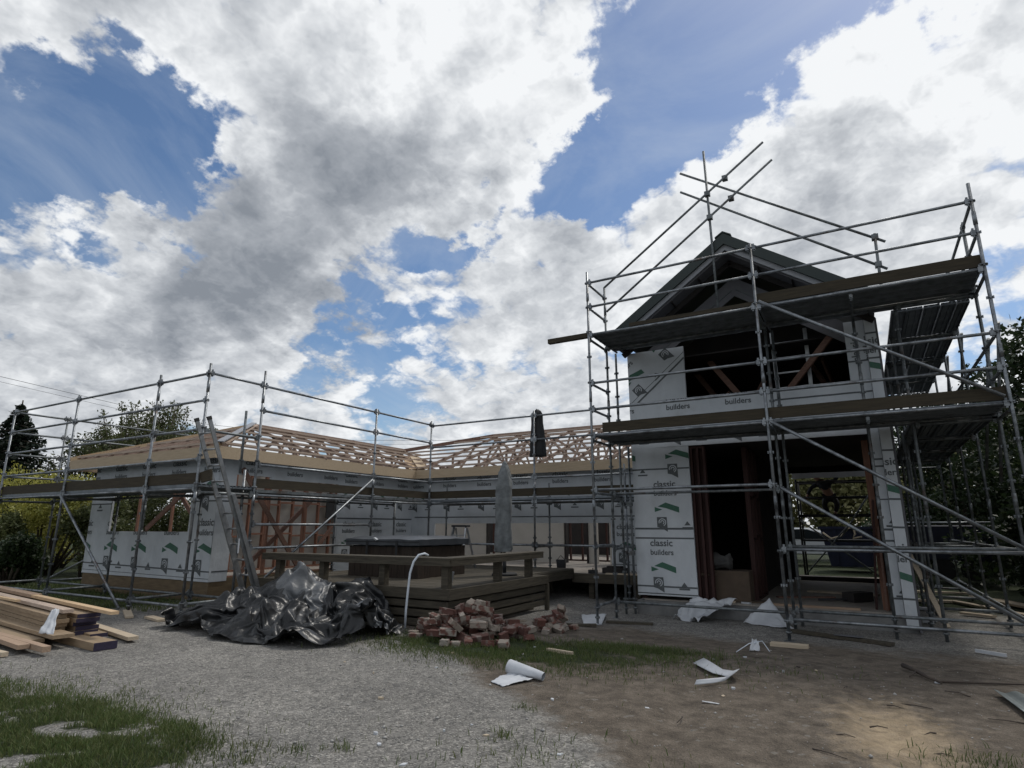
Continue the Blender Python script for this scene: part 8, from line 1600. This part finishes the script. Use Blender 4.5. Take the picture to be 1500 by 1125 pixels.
def tree(name, label, cat, x, y, z0, H, rad, m, n, leaf, seed, base=.25, group=None, nb=16, trunk_r=.12, spread=1., flat=.35, spiky=False):
    r_ = random.Random(seed); t = thing(name, label, cat, (x, y, z0), group)
    mb = MB(); top = Vector((x+r_.uniform(-.2, .2), y+r_.uniform(-.2, .2), z0+H*.8))
    mb.tube([(x, y, z0-.1), (x+r_.uniform(-.1, .1)*rad, y, z0+H*.35), top], [trunk_r, trunk_r*.75, trunk_r*.25], 9); blobs = []
    for k in range(nb):
        f = base+(1-base)*(k+.5)/nb; ang = k*2.4+r_.random(); prof = math.sin(math.pi*min(1, .18+.82*(f-base)/(1-base)))**.7 if not spiky else 1-.9*(f-base)/(1-base)
        rr = rad*prof*r_.uniform(.55, .9)*spread; c = (x+rr*math.cos(ang), y+rr*math.sin(ang), z0+H*f*.93)
        s = rad*r_.uniform(.28, .46)*(1 if not spiky else .75); blobs.append((*c, s, s, s*r_.uniform(.55, .9)))
        st = Vector((x, y, z0+H*max(.15, f-.25))); mb.tube([st, st.lerp(Vector(c), .6)+Vector((0, 0, .1*rad)), c], [trunk_r*.4, trunk_r*.22, trunk_r*.07], 5)
    mb.build('trunk', M['bark'], t)
    leaf_mesh('crown', t, blob_pts(blobs, n, seed), leaf, m, flat, seed); return t
def shrub(name, label, cat, x, y, rx, ry, H, m, n, leaf, seed, z0=0., group=None, stems=True):
    r_ = random.Random(seed); t = thing(name, label, cat, (x, y, z0), group); blobs = []; mb = MB()
    for k in range(11):
        a = r_.uniform(0, 6.28); q = r_.random()**.5*.75; h = r_.uniform(.25, .85)
        c = (x+rx*q*math.cos(a), y+ry*q*math.sin(a), z0+H*h); blobs.append((*c, rx*r_.uniform(.3, .5), ry*r_.uniform(.3, .5), H*r_.uniform(.16, .3)))
        mb.tube([(x+.15*rx*math.cos(a), y+.15*ry*math.sin(a), z0-.05), (x+rx*q*.6*math.cos(a), y+ry*q*.6*math.sin(a), z0+H*h*.5), c], [.05, .035, .012], 6)
    mb.build('stem', M['bark'], t); leaf_mesh('foliage', t, blob_pts(blobs, n, seed, .35), leaf, m, .35, seed); return t
# left: a conifer, an airy broadleaf, hedge shrubs
r_ = random.Random(5)
t = thing('conifer', 'dark conifer with drooping tiers rising behind the left scaffold', 'tree', (-36.0, 13.2, 0))
mb = MB().tube([(-36, 13.2, -.1), (-36, 13.2, 7.7)], [.3, .03], 8); pts = []
for k in range(26):
    f = k/25; z = 1.2+6.2*f; R_ = (1-f)**.8*3.1+.18; nbr = 9
    for j in range(nbr):
        a = j*6.283/nbr+k*1.1+r_.uniform(-.2, .2); L = R_*r_.uniform(.65, 1.1)
        e = Vector((-36+L*math.cos(a), 13.2+L*math.sin(a), z-.14*L)); s = Vector((-36, 13.2, z+.05)); mb.tube([s, e], [.04, .012], 4)
        for q in range(int(46*L/2+10)):
            u = r_.random()**.7; p = s.lerp(e, u); w = .30*L*(1-u*.6); pts.append((p.x+r_.gauss(0, w*.45), p.y+r_.gauss(0, w*.45), p.z-abs(r_.gauss(0, .16))))
mb.build('trunk', M['bark'], t); leaf_mesh('crown', t, pts, .17, 'leafc', .6, 3)
t = tree('conifer', 'lower dark conifer at the far left frame edge behind the scaffold', 'tree', -38.5, 11.0, 0, 6.0, 2.7, 'leafc', 9000, .2, 12, .1, spiky=True, nb=22)
# broadleaf with upright shoots
def shoots(name, label, x, y, H, rad, n_sh, m, leaf, seed, per=60):
    r_ = random.Random(seed); t = thing(name, label, 'tree', (x, y, 0)); mb = MB().tube([(x, y, -.1), (x, y, H*.3)], [.22, .16], 8); pts = []
    for k in range(n_sh):
        a = r_.uniform(0, 6.28); q = r_.random()**.55*rad; e = Vector((x+q*math.cos(a), y+q*math.sin(a), H*(1-.30*(q/rad)**2)*r_.uniform(.72, 1.02)))
        mid_ = Vector((x+q*.7*math.cos(a), y+q*.7*math.sin(a), H*.52)); mb.tube([(x, y, H*.26), mid_, e], [.06, .035, .008], 5)
        for j in range(per):
            u = r_.random(); p = mid_.lerp(e, u) if r_.random() < .78 else Vector((x, y, H*.3)).lerp(mid_, r_.uniform(.45, 1)); g_ = .24*(1-.55*u); pts.append((p.x+r_.gauss(0, g_), p.y+r_.gauss(0, g_), p.z+r_.gauss(0, g_)))
    mb.build('trunk', M['bark'], t); leaf_mesh('crown', t, pts, leaf, m, .2, seed)
shoots('broadleaf_tree', 'bushy broadleaf tree with many upright shoots behind the low wing roof', -33.0, 18.3, 8.35, 3.9, 300, 'leafo', .105, 4, 150)
shoots('broadleaf_tree', 'sparse wispy young tree between the conifer and the bushy broadleaf', -34.6, 15.4, 6.3, 1.5, 40, 'leafo', .10, 9, 70)
for i, (x, y, rx, ry, H, m, lab) in enumerate(((-24.5, 7.2, 2.4, 1.8, 3.3, 'leafy', 'yellow green hedge shrub left of the scaffold end'), (-23.2, 9.8, 2.2, 1.8, 3.1, 'leafy', 'yellow green shrub behind the left end of the low scaffold'), (-21.8, 12.5, 1.8, 1.8, 3.1, 'leafo', 'olive shrub beside the left wall of the low wing'),
        (-25.5, 5.0, 2.2, 1.6, 2.9, 'leafo', 'olive hedge shrub at the far left frame edge'), (-21.5, 8.2, 1.1, 1.0, 1.7, 'leafo', 'low olive shrub beneath the yellow green hedge'), (-20.5, 15.8, 1.8, 2, 2.9, 'leafd', 'dark shrub seen through the wing window'), (-22.5, 18.5, 2.2, 2, 3.1, 'leafd', 'dark shrub farther back seen through the wing window'), (-22.6, 5.9, 1.0, .8, 1.5, 'leafo', 'low olive shrub near the left frame edge'), (-20.0, 9.6, 1.2, 1.2, 2.3, 'leafo', 'olive shrub close to the left end of the low wing'), (-19.6, 7.6, .9, .8, 1.2, 'leafd', 'knee high dark shrub behind the left scaffold bay'),
        (-27.5, 8.0, 2.6, 2.2, 3.5, 'leafy', 'tall yellow green shrub at the back of the left hedge'), (-26.5, 11.5, 2.6, 2.2, 3.4, 'leafy', 'yellow green shrub under the conifer'))):
    shrub('shrub', lab, 'shrub', x, y, rx, ry, H, m, 16000, .07, 20+i)
# right: near tree at the frame edge, dark trees behind the side scaffold
tree('broadleaf_tree', 'leafy tree reaching into the right frame edge beside the tall scaffold', 'tree', 5.15, 13.6, -.1, 8.2, 2.5, 'leafd', 32000, .085, 31, .12, nb=24, flat=.2)
tree('broadleaf_tree', 'dark tree behind the outer side scaffold posts', 'tree', 4.6, 20.5, -.1, 7.0, 2.6, 'leafd', 16000, .12, 32, .08, nb=22)
tree('broadleaf_tree', 'dark tree behind the box trailer and lower side deck', 'tree', 2.9, 26.5, -.1, 6.2, 2.6, 'leafd', 16000, .12, 33, .06, nb=22)
tree('broadleaf_tree', 'dark tree at the far right behind the near leafy tree', 'tree', 7.4, 18.0, -.1, 6.8, 2.6, 'leafd', 16000, .12, 34, .06, nb=22)
tree('broadleaf_tree', 'olive tree far behind the trailer', 'tree', 5.8, 31.0, -.1, 7.0, 3.2, 'leafo', 9000, .2, 35, .05, nb=22)
for i, (x, y, rx, ry, H, m, lab) in enumerate(((3.4, 17.0, 1.0, 1.2, 1.9, 'leafd', 'dark shrub right of the timber pile'), (4.2, 14.6, 1.2, 1.1, 2.2, 'leafd', 'dark shrub at the right frame edge under the near tree'), (5.0, 24.5, 1.8, 1.6, 3.0, 'leafd', 'tall dark shrub behind the trailer'), (1.2, 30, 1.6, 1.4, 2.6, 'leafd', 'dark shrub behind the skip and trailer'))):
    shrub('shrub', lab, 'shrub', x, y, rx, ry, H, m, 6000, .12, 50+i, -.1)
for i, (x, y, rx, H, m, lab) in enumerate(((-4.5, 35, 2.6, 5.2, 'leafp', 'yellow green tree beyond the car'), (-.8, 36, 2.8, 5.6, 'leafp', 'yellow green tree beyond the blue skip bin'), (2.6, 37, 2.6, 5.4, 'leafp', 'yellow green tree beyond the trailer'), (-8.5, 36, 2.8, 5.0, 'leafp', 'olive tree beyond the rear of the car'))):
    shrub('tree', lab, 'tree', x, y, rx, 1.8, H, m, 9000, .2, 60+i, -.1)

sc.view_settings.view_transform = 'Standard'; sc.view_settings.look = 'None'
sc.view_settings.exposure = .42; sc.view_settings.gamma = 1
sc.render.engine = 'CYCLES'; sc.cycles.use_denoising = True
sc.cycles.max_bounces = 6; sc.cycles.diffuse_bounces = 3; sc.cycles.transparent_max_bounces = 8
